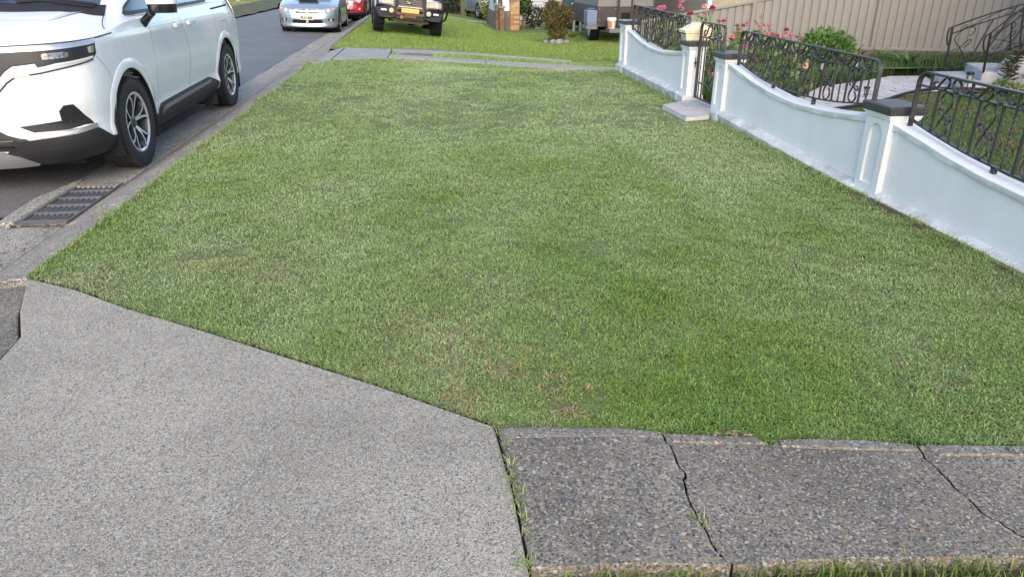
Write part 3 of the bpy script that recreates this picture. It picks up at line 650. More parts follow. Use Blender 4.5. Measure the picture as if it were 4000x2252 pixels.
class Shell:
    """car skin: plan outline (half, front centre -> rear centre) times height profile"""
    def __init__(s, out, zb, ztop, fin, sin, n=7):
        pts = cr(out, n); s.p = np.array([[max(0, float(q[0])), float(q[1])] for q in pts]); s.p[0, 0] = 0; s.p[-1, 0] = 0
        d = np.r_[0, np.cumsum(np.hypot(*np.diff(s.p, axis=0).T))]; s.s = d; s.zb, s.zt, s.fin, s.sin = zb, ztop, fin, sin
        s.W = s.p[:, 0].max(); s.Lh = s.p[:, 1].max()
    def pos(s, a, z, off=0.):
        sg = -1 if a < 0 else 1; a = min(abs(a), s.s[-1])
        def P(a, z):
            x = np.interp(a, s.s, s.p[:, 0]); y = np.interp(a, s.s, s.p[:, 1])
            x2 = x - s.sin(z, y) * min(1, x / (.6 * s.W)); y2 = y + s.fin(z, x) * max(0, 1 - y / (.32 * s.Lh)) ** .6 - s.fin(z, x) * .4 * max(0, (y - .75 * s.Lh) / (.25 * s.Lh))
            return np.array([x2, y2, z])
        c = P(a, z)
        if off:
            e = .015; t = P(min(a + e, s.s[-1]), z) - P(max(a - e, 0), z); u = P(a, z + e) - P(a, z - e)
            if a < e: t = np.array([1., 0, 0])
            n = np.cross(t, u); n /= np.linalg.norm(n) + 1e-9; c = c + n * off
        return (sg * c[0], c[1], c[2])
    def s_at(s, x=None, y=None):
        if x is not None: return float(np.interp(x, s.p[:len(s.p) // 2, 0], s.s[:len(s.p) // 2]))
        return float(np.interp(y, s.p[:, 1], s.s))
    def mesh(s, nz, crown, ncr=9, crown_y=None):
        b = MB(); m = len(s.p); rows = []
        V = []
        for j in range(nz + 1):
            for sg in (1, -1):
                for i in range(m):
                    if sg < 0 and i in (0, m - 1): continue
                    a = s.s[i]; zt = s.zt(s.p[i, 1], s.p[i, 0]); z = s.zb + (zt - s.zb) * j / nz
                    V.append(s.pos(sg * a if a else 0, z) if sg > 0 else s.pos(-a, z))
        k = 2 * m - 2
        def id(j, i, sg): return j * k + (i if sg > 0 or i in (0, m - 1) else m + i - 1)
        F = []
        for j in range(nz):
            for i in range(m - 1):
                F.append((id(j, i, 1), id(j, i + 1, 1), id(j + 1, i + 1, 1), id(j + 1, i, 1)))
                F.append((id(j, i, -1), id(j + 1, i, -1), id(j + 1, i + 1, -1), id(j, i + 1, -1)))
        F.append([id(0, i, 1) for i in range(m)][::-1] + [id(0, i, -1) for i in range(1, m - 1)])
        # crowned lid
        base = len(V); grid = {}
        for i in range(m):
            A = np.array(V[id(nz, i, 1)]); B = np.array(V[id(nz, i, -1)])
            for c in range(ncr + 1):
                if i in (0, m - 1): grid[i, c] = id(nz, i, 1); continue
                if c == 0: grid[i, c] = id(nz, i, 1); continue
                if c == ncr: grid[i, c] = id(nz, i, -1); continue
                u = c / ncr; p = A * (1 - u) + B * u; h = (1 - (2 * u - 1) ** 2); h = 1 - abs(2 * u - 1) ** 5; p[2] += h * crown(p[1], A[0])
                grid[i, c] = len(V); V.append(tuple(p))
        for i in range(m - 1):
            for c in range(ncr):
                q = [grid[i, c], grid[i + 1, c], grid[i + 1, c + 1], grid[i, c + 1]]; q2 = []
                for t in q:
                    if t not in q2: q2.append(t)
                if len(q2) > 2: F.append(q2)
        b.add(V, F); return b
    def band(s, cols, off=.004, n=None, nv=3, thick=.004, sg=1):
        """cols: [(s, zlo, zhi)]"""
        cols = sorted(cols); a0, a1 = cols[0][0], cols[-1][0]; n = n or max(2, int((a1 - a0) / .03)); b = MB(); V = []
        A = sorted(set(list(np.linspace(a0, a1, n + 1)) + [c[0] for c in cols]))
        for a in A:
            lo = np.interp(a, [c[0] for c in cols], [c[1] for c in cols]); hi = np.interp(a, [c[0] for c in cols], [c[2] for c in cols])
            for j in range(nv + 1): V.append(s.pos(sg * a, lo + (hi - lo) * j / nv, off))
        k = nv + 1; n = len(A) - 1
        F = [(i * k + j, (i + 1) * k + j, (i + 1) * k + j + 1, i * k + j + 1) for i in range(n) for j in range(nv)]
        m = len(V); V += [s.pos(sg * a, z, off - thick) for a in A for z in (np.interp(a, [c[0] for c in cols], [c[1] for c in cols]), np.interp(a, [c[0] for c in cols], [c[2] for c in cols]))]
        for i in range(n): F += [(i * k, m + 2 * i, m + 2 * i + 2, (i + 1) * k), (i * k + nv, (i + 1) * k + nv, m + 2 * i + 3, m + 2 * i + 1)]
        F += [[j for j in range(k)] + [m + 1, m], [n * k + j for j in range(k)][::-1] + [m + 2 * n, m + 2 * n + 1]]
        b.add(V, F); return b
    def poly(s, pts, off=.004, thick=.004, sg=1, sub=.05):
        bm = bmesh.new(); bm.faces.new([bm.verts.new((p[0], p[1], 0)) for p in pts]); bmesh.ops.triangulate(bm, faces=bm.faces)
        for _ in range(3):
            es = [e for e in bm.edges if e.calc_length() > .045]
            if es: bmesh.ops.subdivide_edges(bm, edges=es, cuts=1); bmesh.ops.triangulate(bm, faces=[f for f in bm.faces if len(f.verts) > 3])
        bm.verts.index_update(); n = len(bm.verts); b = MB(); uv = [(v.co.x, v.co.y) for v in bm.verts]
        F = [tuple(v.index for v in f.verts) for f in bm.faces] + [(e.verts[0].index, e.verts[1].index, n + e.verts[1].index, n + e.verts[0].index) for e in bm.edges if e.is_boundary]
        b.add([s.pos(sg * p, z, off) for p, z in uv] + [s.pos(sg * p, z, off - thick) for p, z in uv], F); bm.free(); return b
    def line(s, path, w, off=.002, sg=1, t=.004, smooth_=0):
        P = cr(path, smooth_) if smooth_ else [p for i, p in enumerate(path)]
        Q = []
        for i in range(len(P) - 1):
            d = math.hypot(P[i + 1][0] - P[i][0], P[i + 1][1] - P[i][1]); n = max(1, int(d / .05))
            for k in range(n): Q.append((P[i][0] + (P[i + 1][0] - P[i][0]) * k / n, P[i][1] + (P[i + 1][1] - P[i][1]) * k / n))
        Q.append(tuple(P[-1])); b = MB(); V = []
        for i, p in enumerate(Q):
            a, c = Q[max(i - 1, 0)], Q[min(i + 1, len(Q) - 1)]; dx, dz = c[0] - a[0], c[1] - a[1]; l = math.hypot(dx, dz) + 1e-9; nx, nz = -dz / l * w / 2, dx / l * w / 2
            V += [s.pos(sg * (p[0] + nx), p[1] + nz, off), s.pos(sg * (p[0] - nx), p[1] - nz, off), s.pos(sg * (p[0] - nx), p[1] - nz, off - t), s.pos(sg * (p[0] + nx), p[1] + nz, off - t)]
        n = len(Q); F = [(i * 4 + k, i * 4 + (k + 1) % 4, i * 4 + 4 + (k + 1) % 4, i * 4 + 4 + k) for i in range(n - 1) for k in range(4)] + [(0, 1, 2, 3), tuple(range(4 * n - 4, 4 * n))]
        b.add(V, F); return b

def cut(o, cutters, mod='DIFFERENCE'):
    for c in cutters:
        m = o.modifiers.new('cut', 'BOOLEAN'); m.operation = mod; m.object = c; m.solver = 'EXACT'
    dg = bpy.context.evaluated_depsgraph_get(); dg.update(); me = bpy.data.meshes.new_from_object(o.evaluated_get(dg))
    o.modifiers.clear(); old = o.data; o.data = me; me.name = o.name
    me.polygons.foreach_set('use_smooth', [True] * len(me.polygons)); me.set_sharp_from_angle(angle=R(32))
    for c in cutters:
        d = c.data; bpy.data.objects.remove(c); bpy.data.meshes.remove(d)

def cyl_cutter(x0, x1, y, z, r, parent):
    b = MB(); b.lathe([(0, x0), (r, x0), (r, x1), (0, x1)], 40, (0, y, z), 'x'); o = b.obj('cutter', M_arch); o.parent = parent; return o

def wheel(parent, x, y, z, r, w, sg, rim_r, spokes='double', rim_mats=None, tread=True, name='wheel'):
    """sg=+1: outer face toward +x"""
    e = empty(name, (x, y, z), parent=parent); fm, dm = rim_mats or (M_alloy, M_alloyd); h = w / 2
    b = MB(); q = .012
    prof = [(rim_r, -h * .85), (rim_r + .02, -h * .98), (r - .05, -h), (r - .022, -h * .96), (r - .006, -h * .8)]
    for g_ in (-.5, -.16, .16, .5):
        prof += [(r, h * (g_ - .09)), (r, h * (g_ - .035)), (r - .008, h * (g_ - .03)), (r - .008, h * (g_ + .03)), (r, h * (g_ + .035)), (r, h * (g_ + .09))]
    prof += [(r - .006, h * .8), (r - .022, h * .96), (r - .05, h), (r - .09, h * 1.02), (rim_r + .02, h * .98), (rim_r, h * .85)]
    b.lathe(prof, 56, ax='x', close=True); b.obj('tyre', M_tyre, e, smooth=35)
    if tread:
        b = MB()
        for i in range(64):
            a = 2 * math.pi * i / 64
            for s_ in (-1, 1):
                ca, sa = math.cos(a), math.sin(a); dx = s_ * h * .82
                V = []
                for rr in (r - .02, r - .0035):
                    for (du, dv) in ((-.010, -.16), (.010, -.16), (.016, .16), (-.004, .16)):
                        aa = a + du / r * 1.; V.append((dx + dv * h, rr * math.cos(aa), rr * math.sin(aa)))
                b.add(V, [(0, 3, 2, 1), (4, 5, 6, 7), (0, 1, 5, 4), (1, 2, 6, 5), (2, 3, 7, 6), (3, 0, 4, 7)])
        o = b.obj('tread', M_tyre, e); o['kind'] = 'stuff'
    b = MB(); f = sg * h
    b.lathe([(rim_r + .006, -f * .8), (rim_r - .012, -f * .6), (rim_r - .022, f * .5), (rim_r - .014, f * .86)], 48, ax='x', m=1)
    b.lathe([(rim_r - .014, f * .86), (rim_r - .002, f * .95), (rim_r + .010, f * .94), (rim_r + .006, f * .8)], 48, ax='x', m=0)
    b.lathe([(0, f * .1), (rim_r * .62, f * .1), (rim_r * .62, f * -.1), (0, -f * .1)], 32, ax='x', m=2)
    b.obj('rim', [fm, dm, M_steel], e, smooth=35)
    n = 5
    def P(rad, ang, xx): return (xx, rad * math.cos(ang), rad * math.sin(ang))
    for i in range(n):
        for k in ((-1, 1) if spokes == 'double' else (0,)):
            a0 = 2 * math.pi * i / n + math.pi / 2 + k * .10; a1 = a0 + k * (.20 if spokes == 'double' else 0)
            b = MB(); ro = rim_r - .008; w0, w1, w2 = (.025, .018, .030) if spokes == 'double' else (.035, .03, .045)
            sec = []
            for rad, ang, ww, xx in ((.045, a0 - k * .05, w0, f * .60), (ro * .55, a0 + k * .02, w1, f * .82), (ro * .8, a0 + k * .10, w1, f * .90), (ro, a1 + k * .02, w2, f * .93)):
                d = ww / 2 / rad; sec.append((rad, ang, d, xx))
            V = []
            for rad, ang, d, xx in sec: V += [P(rad, ang - d, xx), P(rad, ang + d, xx), P(rad, ang + d * 1.5, xx - f * .34), P(rad, ang - d * 1.5, xx - f * .34)]
            for j in range(3):
                o_ = j * 4
                b.add([V[o_ + t] for t in range(8)], [(0, 1, 5, 4)], 0); b.add([V[o_ + t] for t in range(8)], [(1, 2, 6, 5), (2, 3, 7, 6), (3, 0, 4, 7)], 1)
            b.obj('spoke', [fm, dm], e)
    b = MB(); b.lathe([(0, f * .68), (.03, f * .68), (.036, f * .64), (.06, f * .60), (.07, f * .3), (0, f * .3)], 24, ax='x'); b.obj('hub_cap', [dm], e, smooth=35)
    for i in range(5):
        b = MB(); a = 2 * math.pi * i / 5 + math.pi / 2 + math.pi / 5; c = P(.055, a, f * .56); b.lathe([(0, f * .06), (.008, f * .06), (.009, -f * .05)], 8, c, 'x'); b.obj('wheel_nut', M_chrome, e)
    return e

# ---------------------------------------------------------------- white minivan
def white_paint():
    m = mat('pearl_white', (.74, .745, .75), .22, coat=.5, spec=.4); t = m.node_tree; p = t.nodes['Principled BSDF']
    # run-off streaks of road dust down the flanks
    tc = N(t, 'ShaderNodeTexCoord'); mp = N(t, 'ShaderNodeMapping'); mp.inputs['Scale'].default_value = (9, 22, 1.0)
    n = N(t, 'ShaderNodeTexNoise'); n.inputs['Scale'].default_value = 1.4; n.inputs['Detail'].default_value = 4
    r = N(t, 'ShaderNodeValToRGB'); r.color_ramp.elements[0].position = .38; r.color_ramp.elements[1].position = .6
    r.color_ramp.elements[0].color = (.725, .73, .73, 1); r.color_ramp.elements[1].color = (.755, .76, .765, 1)
    t.links.new(tc.outputs['Object'], mp.inputs[0]); t.links.new(mp.outputs[0], n.inputs[0]); t.links.new(n.outputs['Fac'], r.inputs[0]); t.links.new(r.outputs[0], p.inputs['Base Color'])
    r2 = N(t, 'ShaderNodeMapRange'); r2.inputs[1].default_value = .35; r2.inputs[2].default_value = .65; r2.inputs[3].default_value = .26; r2.inputs[4].default_value = .2
    t.links.new(n.outputs['Fac'], r2.inputs[0]); t.links.new(r2.outputs[0], p.inputs['Roughness'])
    return m
M_white = white_paint()
M_dash = mat('cowl_dark', (.02, .017, .018), .6)

van = empty('parked_minivan', (-3.445, 5.46, -.118), label='white minivan with black and silver alloy wheels parked along the near kerb', cat='minivan')
out = [(0, 0), (.45, .030), (.70, .085), (.84, .165), (.925, .27), (.968, .40), (.985, .60), (.992, .95), (.99, 1.5), (.988, 2.4), (.988, 3.4), (.99, 4.1), (.982, 4.55), (.955, 4.85), (.87, 5.04), (.6, 5.13), (.3, 5.155), (0, 5.16)]
def fin(z, x):
    return float(np.interp(z, [.18, .28, .40, .52, .66, .80, .95, 1.04, 1.09, 1.16, 1.25], [.12, .05, .03, .045, .0, .012, .035, .06, .10, .20, .32]))
def sin_(z, y):
    b_ = float(np.interp(z, [.18, .28, .36, .45, .60, .75, .9, 1.05, 1.10, 1.14, 1.26], [.17, .05, .012, .022, .004, .0, .006, .012, .022, .040, .075]))
    d = float(np.interp(y, [1.35, 1.75, 3.5, 3.85], [0, 1, 1, 0])) * float(np.interp(z, [.3, .45, .62, .8], [.0, .022, .012, 0]))
    return b_ + d
def zt(y, x):
    return float(np.interp(y, [0, .1, .3, .6, 1.0, 1.4, 3.3, 4.6, 5.16], [1.055, 1.062, 1.082, 1.105, 1.15, 1.178, 1.20, 1.21, 1.20]))
vs_ = Shell(out, .24, zt, fin, sin_, 9)
HC = lambda y: float(np.interp(y, [0, .08, .3, .6, 1.0, 1.4], [.012, .03, .065, .095, .115, .115]))
b = vs_.mesh(30, lambda y, x: HC(y) * min(1, x / .7), 14)
body = b.obj('body', [M_white], van)
AR = .44
cut(body, [cyl_cutter(.70, 1.2, .94, .372, AR, van), cyl_cutter(-1.2, -.70, .94, .372, AR, van), cyl_cutter(.70, 1.2, 4.06, .372, AR, van), cyl_cutter(-1.2, -.70, 4.06, .372, AR, van)])

# wheel arch liners and lips
for y_ in (.94, 4.06):
    for sg in (1, -1):
        b = MB(); b.lathe([(AR - .002, sg * .985), (AR + .004, sg * .70), (.2, sg * .695)], 40, (0, y_, .372), 'x', a0=-.15 * math.pi + math.pi * 0, a1=math.pi * 1.15); b.obj('arch_liner', M_arch, van, smooth=40)
        wheel(van, sg * .868, y_, .372, .372, .235, sg, .238)
        # raised flare round the opening, following the skin
        b = MB(); V = []; nn = 40
        for i in range(nn + 1):
            a = math.pi * (-.06 + 1.12 * i / nn)
            for rr, of in ((AR - .001, .0), (AR + .002, .006), (AR + .062, .007), (AR + .075, .002), (AR + .077, -.01)):
                yy = y_ - rr * math.cos(a); zz = max(.2, .372 + rr * math.sin(a)); V.append(vs_.pos(sg * vs_.s_at(y=yy), zz, of))
        F = [(i * 5 + k, (i + 1) * 5 + k, (i + 1) * 5 + k + 1, i * 5 + k + 1) for i in range(nn) for k in range(4)]
        b.add(V, F); b.obj('wheel_flare', M_white, van, smooth=50)
# greenhouse
outg = [(0, .86), (.40, .885), (.70, .97), (.83, 1.10), (.895, 1.32), (.918, 1.7), (.925, 2.4), (.925, 3.4), (.92, 4.3), (.90, 4.8), (.80, 5.0), (.4, 5.08), (0, 5.09)]
gs = Shell([(x, y - .86) for x, y in outg], 1.14, lambda y, x: 1.70, lambda z, x: max(0, z - 1.20) * 2.2, lambda z, y: max(0, z - 1.20) * .33 + max(0, z - 1.55) * .3, 8)
GO = empty('upper_body', (0, .86, 0), parent=van)
gs.mesh(12, lambda y, x: .06 * min(1, x / .6), 10).obj('roof_shell', M_white, GO, smooth=40)
sy = lambda y: gs.s_at(y=y - .86)
for sg in (1, -1):
    gs.band([(sy(2.02), 1.232, 1.44), (sy(2.25), 1.236, 1.60), (sy(2.42), 1.238, 1.63)], .004, sg=sg).obj('side_window', M_glass, GO, smooth=40)
    gs.band([(sy(2.60), 1.242, 1.63), (sy(3.66), 1.256, 1.62)], .004, sg=sg).obj('side_window', M_glass, GO, smooth=40)
    gs.band([(sy(3.95), 1.262, 1.62), (sy(4.70), 1.30, 1.60)], .004, sg=sg).obj('side_window', M_glass, GO, smooth=40)
    gs.band([(sy(1.33), 1.226, 1.27), (sy(1.45), 1.222, 1.33), (sy(1.97), 1.232, 1.44)], .004, sg=sg).obj('quarter_window', M_glass, GO, smooth=40)
    gs.line([(sy(1.30), 1.262), (sy(1.30), 1.225), (sy(1.34), 1.212), (sy(2.4), 1.222), (sy(3.68), 1.240), (sy(3.74), 1.262)], .028, .010, sg=sg, t=.012).obj('window_trim', M_black, GO)
    gs.line([(sy(1.30), 1.262), (sy(1.45), 1.345), (sy(2.02), 1.46)], .028, .010, sg=sg, t=.012).obj('window_trim', M_black, GO)
    gs.line([(sy(2.0), 1.23), (sy(2.02), 1.45)], .035, .006, sg=sg).obj('window_pillar', M_gloss, GO)
    gs.line([(sy(2.51), 1.24), (sy(2.51), 1.62)], .16, .005, sg=sg).obj('window_pillar', M_gloss, GO)
w_ = gs.s_at(x=.79)
b = gs.band([(-w_, 1.275, 1.66), (0, 1.30, 1.69), (w_, 1.275, 1.66)], .004, n=40); b.obj('windscreen', mat('windscreen_glass', (.05, .085, .10), .05, spec=.8), GO, smooth=40)
gs.band([(-w_ - .06, 1.2, 1.28), (0, 1.25, 1.305), (w_ + .06, 1.2, 1.28)], .008, n=40).obj('cowl', M_dash, GO, smooth=40)
gs.line([(.05, 1.30), (.35, 1.325), (w_ - .02, 1.27)], .012, .03, smooth_=6).obj('wiper', M_dash, GO)
gs.line([(.20, 1.300), (.42, 1.306), (w_ - .04, 1.262)], .016, .022, smooth_=6).obj('wiper', M_dash, GO)
for sg in (1,):
    b = MB(); xs_ = .965
    # door mirror: black foot, black lower shell, white cap
    b.sweep([(.94, 1.56, 1.115), (.98, 1.545, 1.145), (1.03, 1.52, 1.185), (1.06, 1.50, 1.21)], [(.05 * math.cos(t), .035 * math.sin(t)) for t in np.linspace(0, 2 * math.pi, 13)[:-1]], (0, 1, 0), scale=[1.25, 1.0, .85, .95]); b.obj('mirror_foot', M_gloss, van, smooth=40)
    def mshell(z0, z1, m, nm, gr=0):
        b = MB(); V = []; rows = []
        zs = np.linspace(z0, z1, 7)
        for z in zs:
            u = (z - 1.21) / .21; k = math.sin(min(1, max(0.05, .30 + u * .75)) * math.pi * .5) if u < .6 else math.cos((u - .6) / .46 * math.pi * .42)
            hw, hd = (.125 + gr) * (.78 + .22 * k), (.085 + gr) * (.72 + .28 * k)
            for a in np.linspace(0, 2 * math.pi, 21)[:-1]:
                c, s = math.cos(a), math.sin(a); V.append((1.13 + hw * math.copysign(abs(c) ** .55, c), 1.60 + hd * math.copysign(abs(s) ** .7, s) + (.02 * c), z))
        F = [(i * 20 + k, i * 20 + (k + 1) % 20, (i + 1) * 20 + (k + 1) % 20, (i + 1) * 20 + k) for i in range(6) for k in range(20)] + [tuple(range(20))[::-1], tuple(range(120, 140))]
        b.add(V, F); b.obj(nm, m, van, smooth=50)
    mshell(1.205, 1.285, M_gloss, 'mirror_lower', -.004); mshell(1.28, 1.43, M_white, 'mirror_cap', .003)
# hood edge, seams
L_ = vs_.line; A = vs_.s_at
cor = A(y=.73)
seam = lambda path, w=.006, sm=0, sg=1, off=.0012: L_(path, w, off, sg, smooth_=sm).obj('panel_gap', M_seam if w > .0055 else M_gap, van)
for sg in (1, -1):
    seam([(0, 1.052), (A(x=.5), 1.056), (A(x=.8), 1.066), (A(y=.3), 1.076), (A(y=.5), 1.084), (cor, 1.096)], .010, 6, sg)
    seam([(A(y=.42), .955), (A(y=.55), .84), (A(y=.60), .66)], .004, 0, sg)                          # bumper / fender
    seam([(A(y=1.62), 1.09), (A(y=1.60), .95), (A(y=1.56), .6), (A(y=1.50), .40)], .004, 5, sg)
    seam([(A(y=2.58), 1.19), (A(y=2.56), 1.09), (A(y=2.60), .92), (A(y=2.62), .75), (A(y=2.56), .55), (A(y=2.55), .44)], .005, 5, sg)
    seam([(A(y=3.78), 1.12), (A(y=3.74), .9), (A(y=3.62), .62), (A(y=3.50), .48)], .004, 5, sg)
    seam([(A(y=3.75), 1.148), (A(y=4.60), 1.166)], .020, 0, sg)                                    # sliding-door track
    L_([(cor, 1.098), (A(y=1.5), 1.108), (A(y=2.6), 1.122), (A(y=3.75), 1.138)], .010, .003, sg).obj('crease_line', M_white, van)
    seam([(A(y=4.05), .995), (A(y=4.25), 1.0), (A(y=4.25), .86), (A(y=4.08), .855)], .004, 5, sg)
# hood shut line up to the pillar, wind-swept hood ribs
def hood(x, y): w = np.interp(y, vs_.p[:, 1], vs_.p[:, 0]) - .03; return vs_.zt(y, w) + HC(y) * (1 - min(1, abs(x / w)) ** 5)
for sg in (1, -1):
    b = MB(); P = cr([(.945, .745), (.915, .80), (.88, .90), (.84, 1.05)], 6)
    b.bar([(sg * float(x), float(y), hood(float(x), float(y)) + .001) for x, y in P], .006, .004, (1, 0, 0)); b.obj('panel_gap', M_seam, van)
    b = MB(); P = cr([(.42, .22), (.50, .55), (.60, .95), (.72, 1.3)], 6)
    b.sweep([(sg * float(x), float(y), hood(float(x), float(y)) - .0125) for x, y in P], [(-.09, 0), (-.01, .016), (.06, 0)], (1, 0, 0)); b.obj('hood_rib', M_white, van, smooth=60)
# chrome brow, lamps
cE, cB = A(y=.42), A(x=.9)
M_house = mat('lamp_housing', (.022, .022, .024), .35, spec=.35); M_drl = mat('daylight_lens', (.50, .47, .46), .2, coat=.3)
for sg in (1, -1):
    vs_.band([(0, 1.012, 1.046), (A(x=.5), 1.016, 1.050), (A(x=.8), 1.024, 1.058), (A(y=.22), 1.032, 1.064), (cE, 1.048, 1.080)], .008, sg=sg, thick=.02).obj('chrome_brow', M_satin, van, smooth=40)
    hl = empty('headlight', parent=van)
    vs_.band([(A(x=.20), .80, 1.008), (A(x=.385), .80, 1.011), (A(x=.52), .90, 1.014), (A(x=.6), .93, 1.018), (A(x=.70), .90, 1.020), (A(x=.8), .925, 1.024), (A(y=.25), .935, 1.034), (A(y=.38), .948, 1.043), (cE, .975, 1.047)], .004, sg=sg).obj('housing', M_house, hl, smooth=40)
    vs_.poly([(A(x=.735), .960), (A(x=.735), .998), (A(x=.76), 1.002), (A(y=.175), 1.008), (A(y=.195), .998), (A(y=.19), .972), (A(y=.17), .966)], .010, .006, sg).obj('lamp', M_lamp, hl)
    vs_.poly([(A(x=.22), .945), (A(x=.24), .995), (A(x=.42), .998), (A(x=.445), .985), (A(x=.41), .950)], .010, .006, sg).obj('lamp', M_lamp, hl)
    vs_.poly([(A(y=.335), .985), (A(y=.33), 1.026), (A(y=.40), 1.034), (A(y=.385), .985)], .009, .005, sg).obj('corner_lamp', mat('corner_lens', (.16, .175, .18), .1, coat=1), hl)
    K_top = [(A(x=.385), .775), (A(x=.50), .893), (A(x=.55), .925), (A(x=.675), .938), (A(x=.69), .942), (A(x=.70), .912), (A(x=.80), .936), (A(y=.20), .945), (A(y=.37), .966)]
    K_bot = [(A(x=.385), .715), (A(x=.50), .825), (A(x=.56), .862), (A(x=.70), .878), (A(x=.80), .898), (A(y=.20), .914), (A(y=.30), .932), (A(y=.37), .945)]
    vs_.poly(K_bot + K_top[::-1], .0055, .008, sg).obj('lower_housing', M_drl, hl)
    L_([(a, z - .006) for a, z in K_bot], .010, .007, sg).obj('shadow_gap', M_seam, hl)
    L_([(a, z + .003) for a, z in K_top[:5]] + [(A(x=.702), .916)] + [(a, z + .002) for a, z in K_top[6:]], .008, .0085, sg).obj('strip_surround', M_seam, hl)
    L_([(a + .006, z - .007) for a, z in K_top[:4]] + [(A(x=.682), .902), (A(x=.72), .906)] + [(a, z - .008) for a, z in K_top[6:]], .009, .010, sg).obj('daylight_strip', M_lens, hl)
    L_([(A(x=.40), .745), (A(x=.52), .86), (A(x=.56), .884), (A(x=.655), .893), (A(x=.655), .876)], .006, .010, sg).obj('daylight_strip', M_lens, hl)
    vs_.poly([(A(x=.525), .848), (A(x=.56), .872), (A(x=.645), .884), (A(x=.645), .862)], .0075, .004, sg).obj('indicator', M_amber, hl)
    # bumper corner air curtain, fog grille, silver wing, black lip
    vs_.poly([(A(x=.76), .605), (A(x=.795), .645), (A(y=.17), .648), (A(y=.21), .56), (A(y=.265), .487), (A(x=.76), .487)], .003, .03, sg).obj('air_curtain', M_black, van)
    vs_.poly([(A(x=.50), .508), (A(x=.76), .535), (A(x=.86), .545), (A(y=.22), .492), (A(x=.80), .468), (A(x=.58), .462)], .004, .02, sg).obj('fog_grille', M_black, van)
    for i in range(7):
        a = A(x=.60) + i * .038
        for zz in (.482 + .0035 * i, .506 + .0035 * i):
            L_([(a - .014, zz), (a - .006, zz + .008), (a + .008, zz + .008), (a + .016, zz)], .004, .008, sg).obj('grille_mesh', M_black, van)
    vs_.poly([(A(x=.34), .500), (A(x=.50), .506), (A(x=.60), .458), (A(x=.85), .470), (A(y=.275), .488), (A(y=.285), .462), (A(x=.86), .440), (A(x=.60), .420), (A(x=.50), .425), (A(x=.42), .452)], .016, .02, sg, .03).obj('silver_wing', M_satin, van)
    vs_.band([(0, .215, .30), (A(x=.36), .215, .31), (A(x=.50), .22, .405), (A(x=.84), .235, .430), (A(y=.285), .25, .452), (A(y=.40), .255, .365), (A(y=.52), .26, .36)], .018, sg=sg, thick=.03).obj('bumper_lip', M_black, van, smooth=40)
    L_([(A(x=.50), .37), (A(x=.86), .385), (A(y=.30), .405)], .012, .024, sg).obj('lip_ridge', M_black, van)
    vs_.band([(A(y=1.34), .21, .345), (A(y=1.58), .20, .425), (A(y=3.24), .20, .452), (A(y=3.40), .20, .41), (A(y=3.56), .21, .36)], .012, sg=sg, thick=.02).obj('sill', M_black, van, smooth=40)
    L_([(A(y=1.52), .345), (A(y=1.64), .378), (A(y=3.26), .405)], .030, .016, sg, .008).obj('sill_strip', mat('sill_grey', (.10, .10, .105), .45), van)
    for y_ in (2.36, 2.78):
        b = MB(); zc_ = 1.055 + .004 * (y_ - 2)
        P = [vs_.pos(sg * A(y=y_ + d), zc_ + .004 * d, o_) for d, o_ in ((-.11, .006), (-.095, .036), (-.03, .042), (.05, .042), (.10, .036), (.115, .008))]
        b.bar(P, .038, .014, (0, 0, 1)); b.obj('door_handle', M_white, van, bevel=.005)
        vs_.poly([(A(y=y_ - .06) + .05 * math.cos(t), zc_ + .012 + .030 * math.sin(t)) for t in np.linspace(0, 2 * math.pi, 15)[:-1]], .0008, .001, sg).obj('handle_cup_shade', mat('cup_shade', (.60, .60, .605), .3, coat=.4), van)  # flat grey patch painted as the recess shade behind the handle
vs_.band([(0, .215, .335), (A(x=.36), .215, .33), (A(x=.50), .218, .285), (A(x=.63), .226, .236)], .026, thick=.03).obj('skid_plate', M_satin, van, smooth=40)
vs_.band([(0, .215, .335), (A(x=.36), .215, .33), (A(x=.50), .218, .285), (A(x=.63), .226, .236)], .026, thick=.03, sg=-1).obj('skid_plate', M_satin, van, smooth=40)
for sg in (1, -1):
    vs_.band([(0, .70, .945), (A(x=.28), .72, .945), (A(x=.40), .80, .93)], .006, sg=sg).obj('grille', M_black, van)
    vs_.band([(0, .335, .50), (A(x=.34), .335, .50), (A(x=.50), .335, .43), (A(x=.60), .34, .38)], .006, sg=sg).obj('lower_grille', M_black, van)
    for zz in (.37, .41, .455): L_([(0, zz), (A(x=.44 if zz < .44 else .36), zz)], .008, .013, sg).obj('grille_bar', M_gloss, van)
    for zz in (.74, .79, .84, .89, .93):
        L_([(0, zz), (A(x=.24 + (zz - .74) * .6), zz)], .012, .014, sg).obj('grille_bar', M_gloss, van)
    vs_.poly([(A(x=.66) + .013 * math.cos(t), .678 + .013 * math.sin(t)) for t in np.linspace(0, 2 * math.pi, 15)[:-1]], .002, .003, sg).obj('parking_sensor', mat('sensor_ring', (.58, .58, .58), .4), van)
    vs_.band([(A(y=4.72), 1.05, 1.25), (A(y=4.95), 1.03, 1.25), (A(y=5.05), 1.02, 1.24)], .010, sg=sg).obj('tail_light', M_red, van)
b = MB(); b.bb(-.75, .75, .35, 4.8, .17, .24); b.obj('underbody', M_arch, van)
for sg in (1, -1):
    b = MB(); b.box((sg * .815, 3.53, .22), (.23, .015, .24)); b.obj('mud_flap', M_black, van)
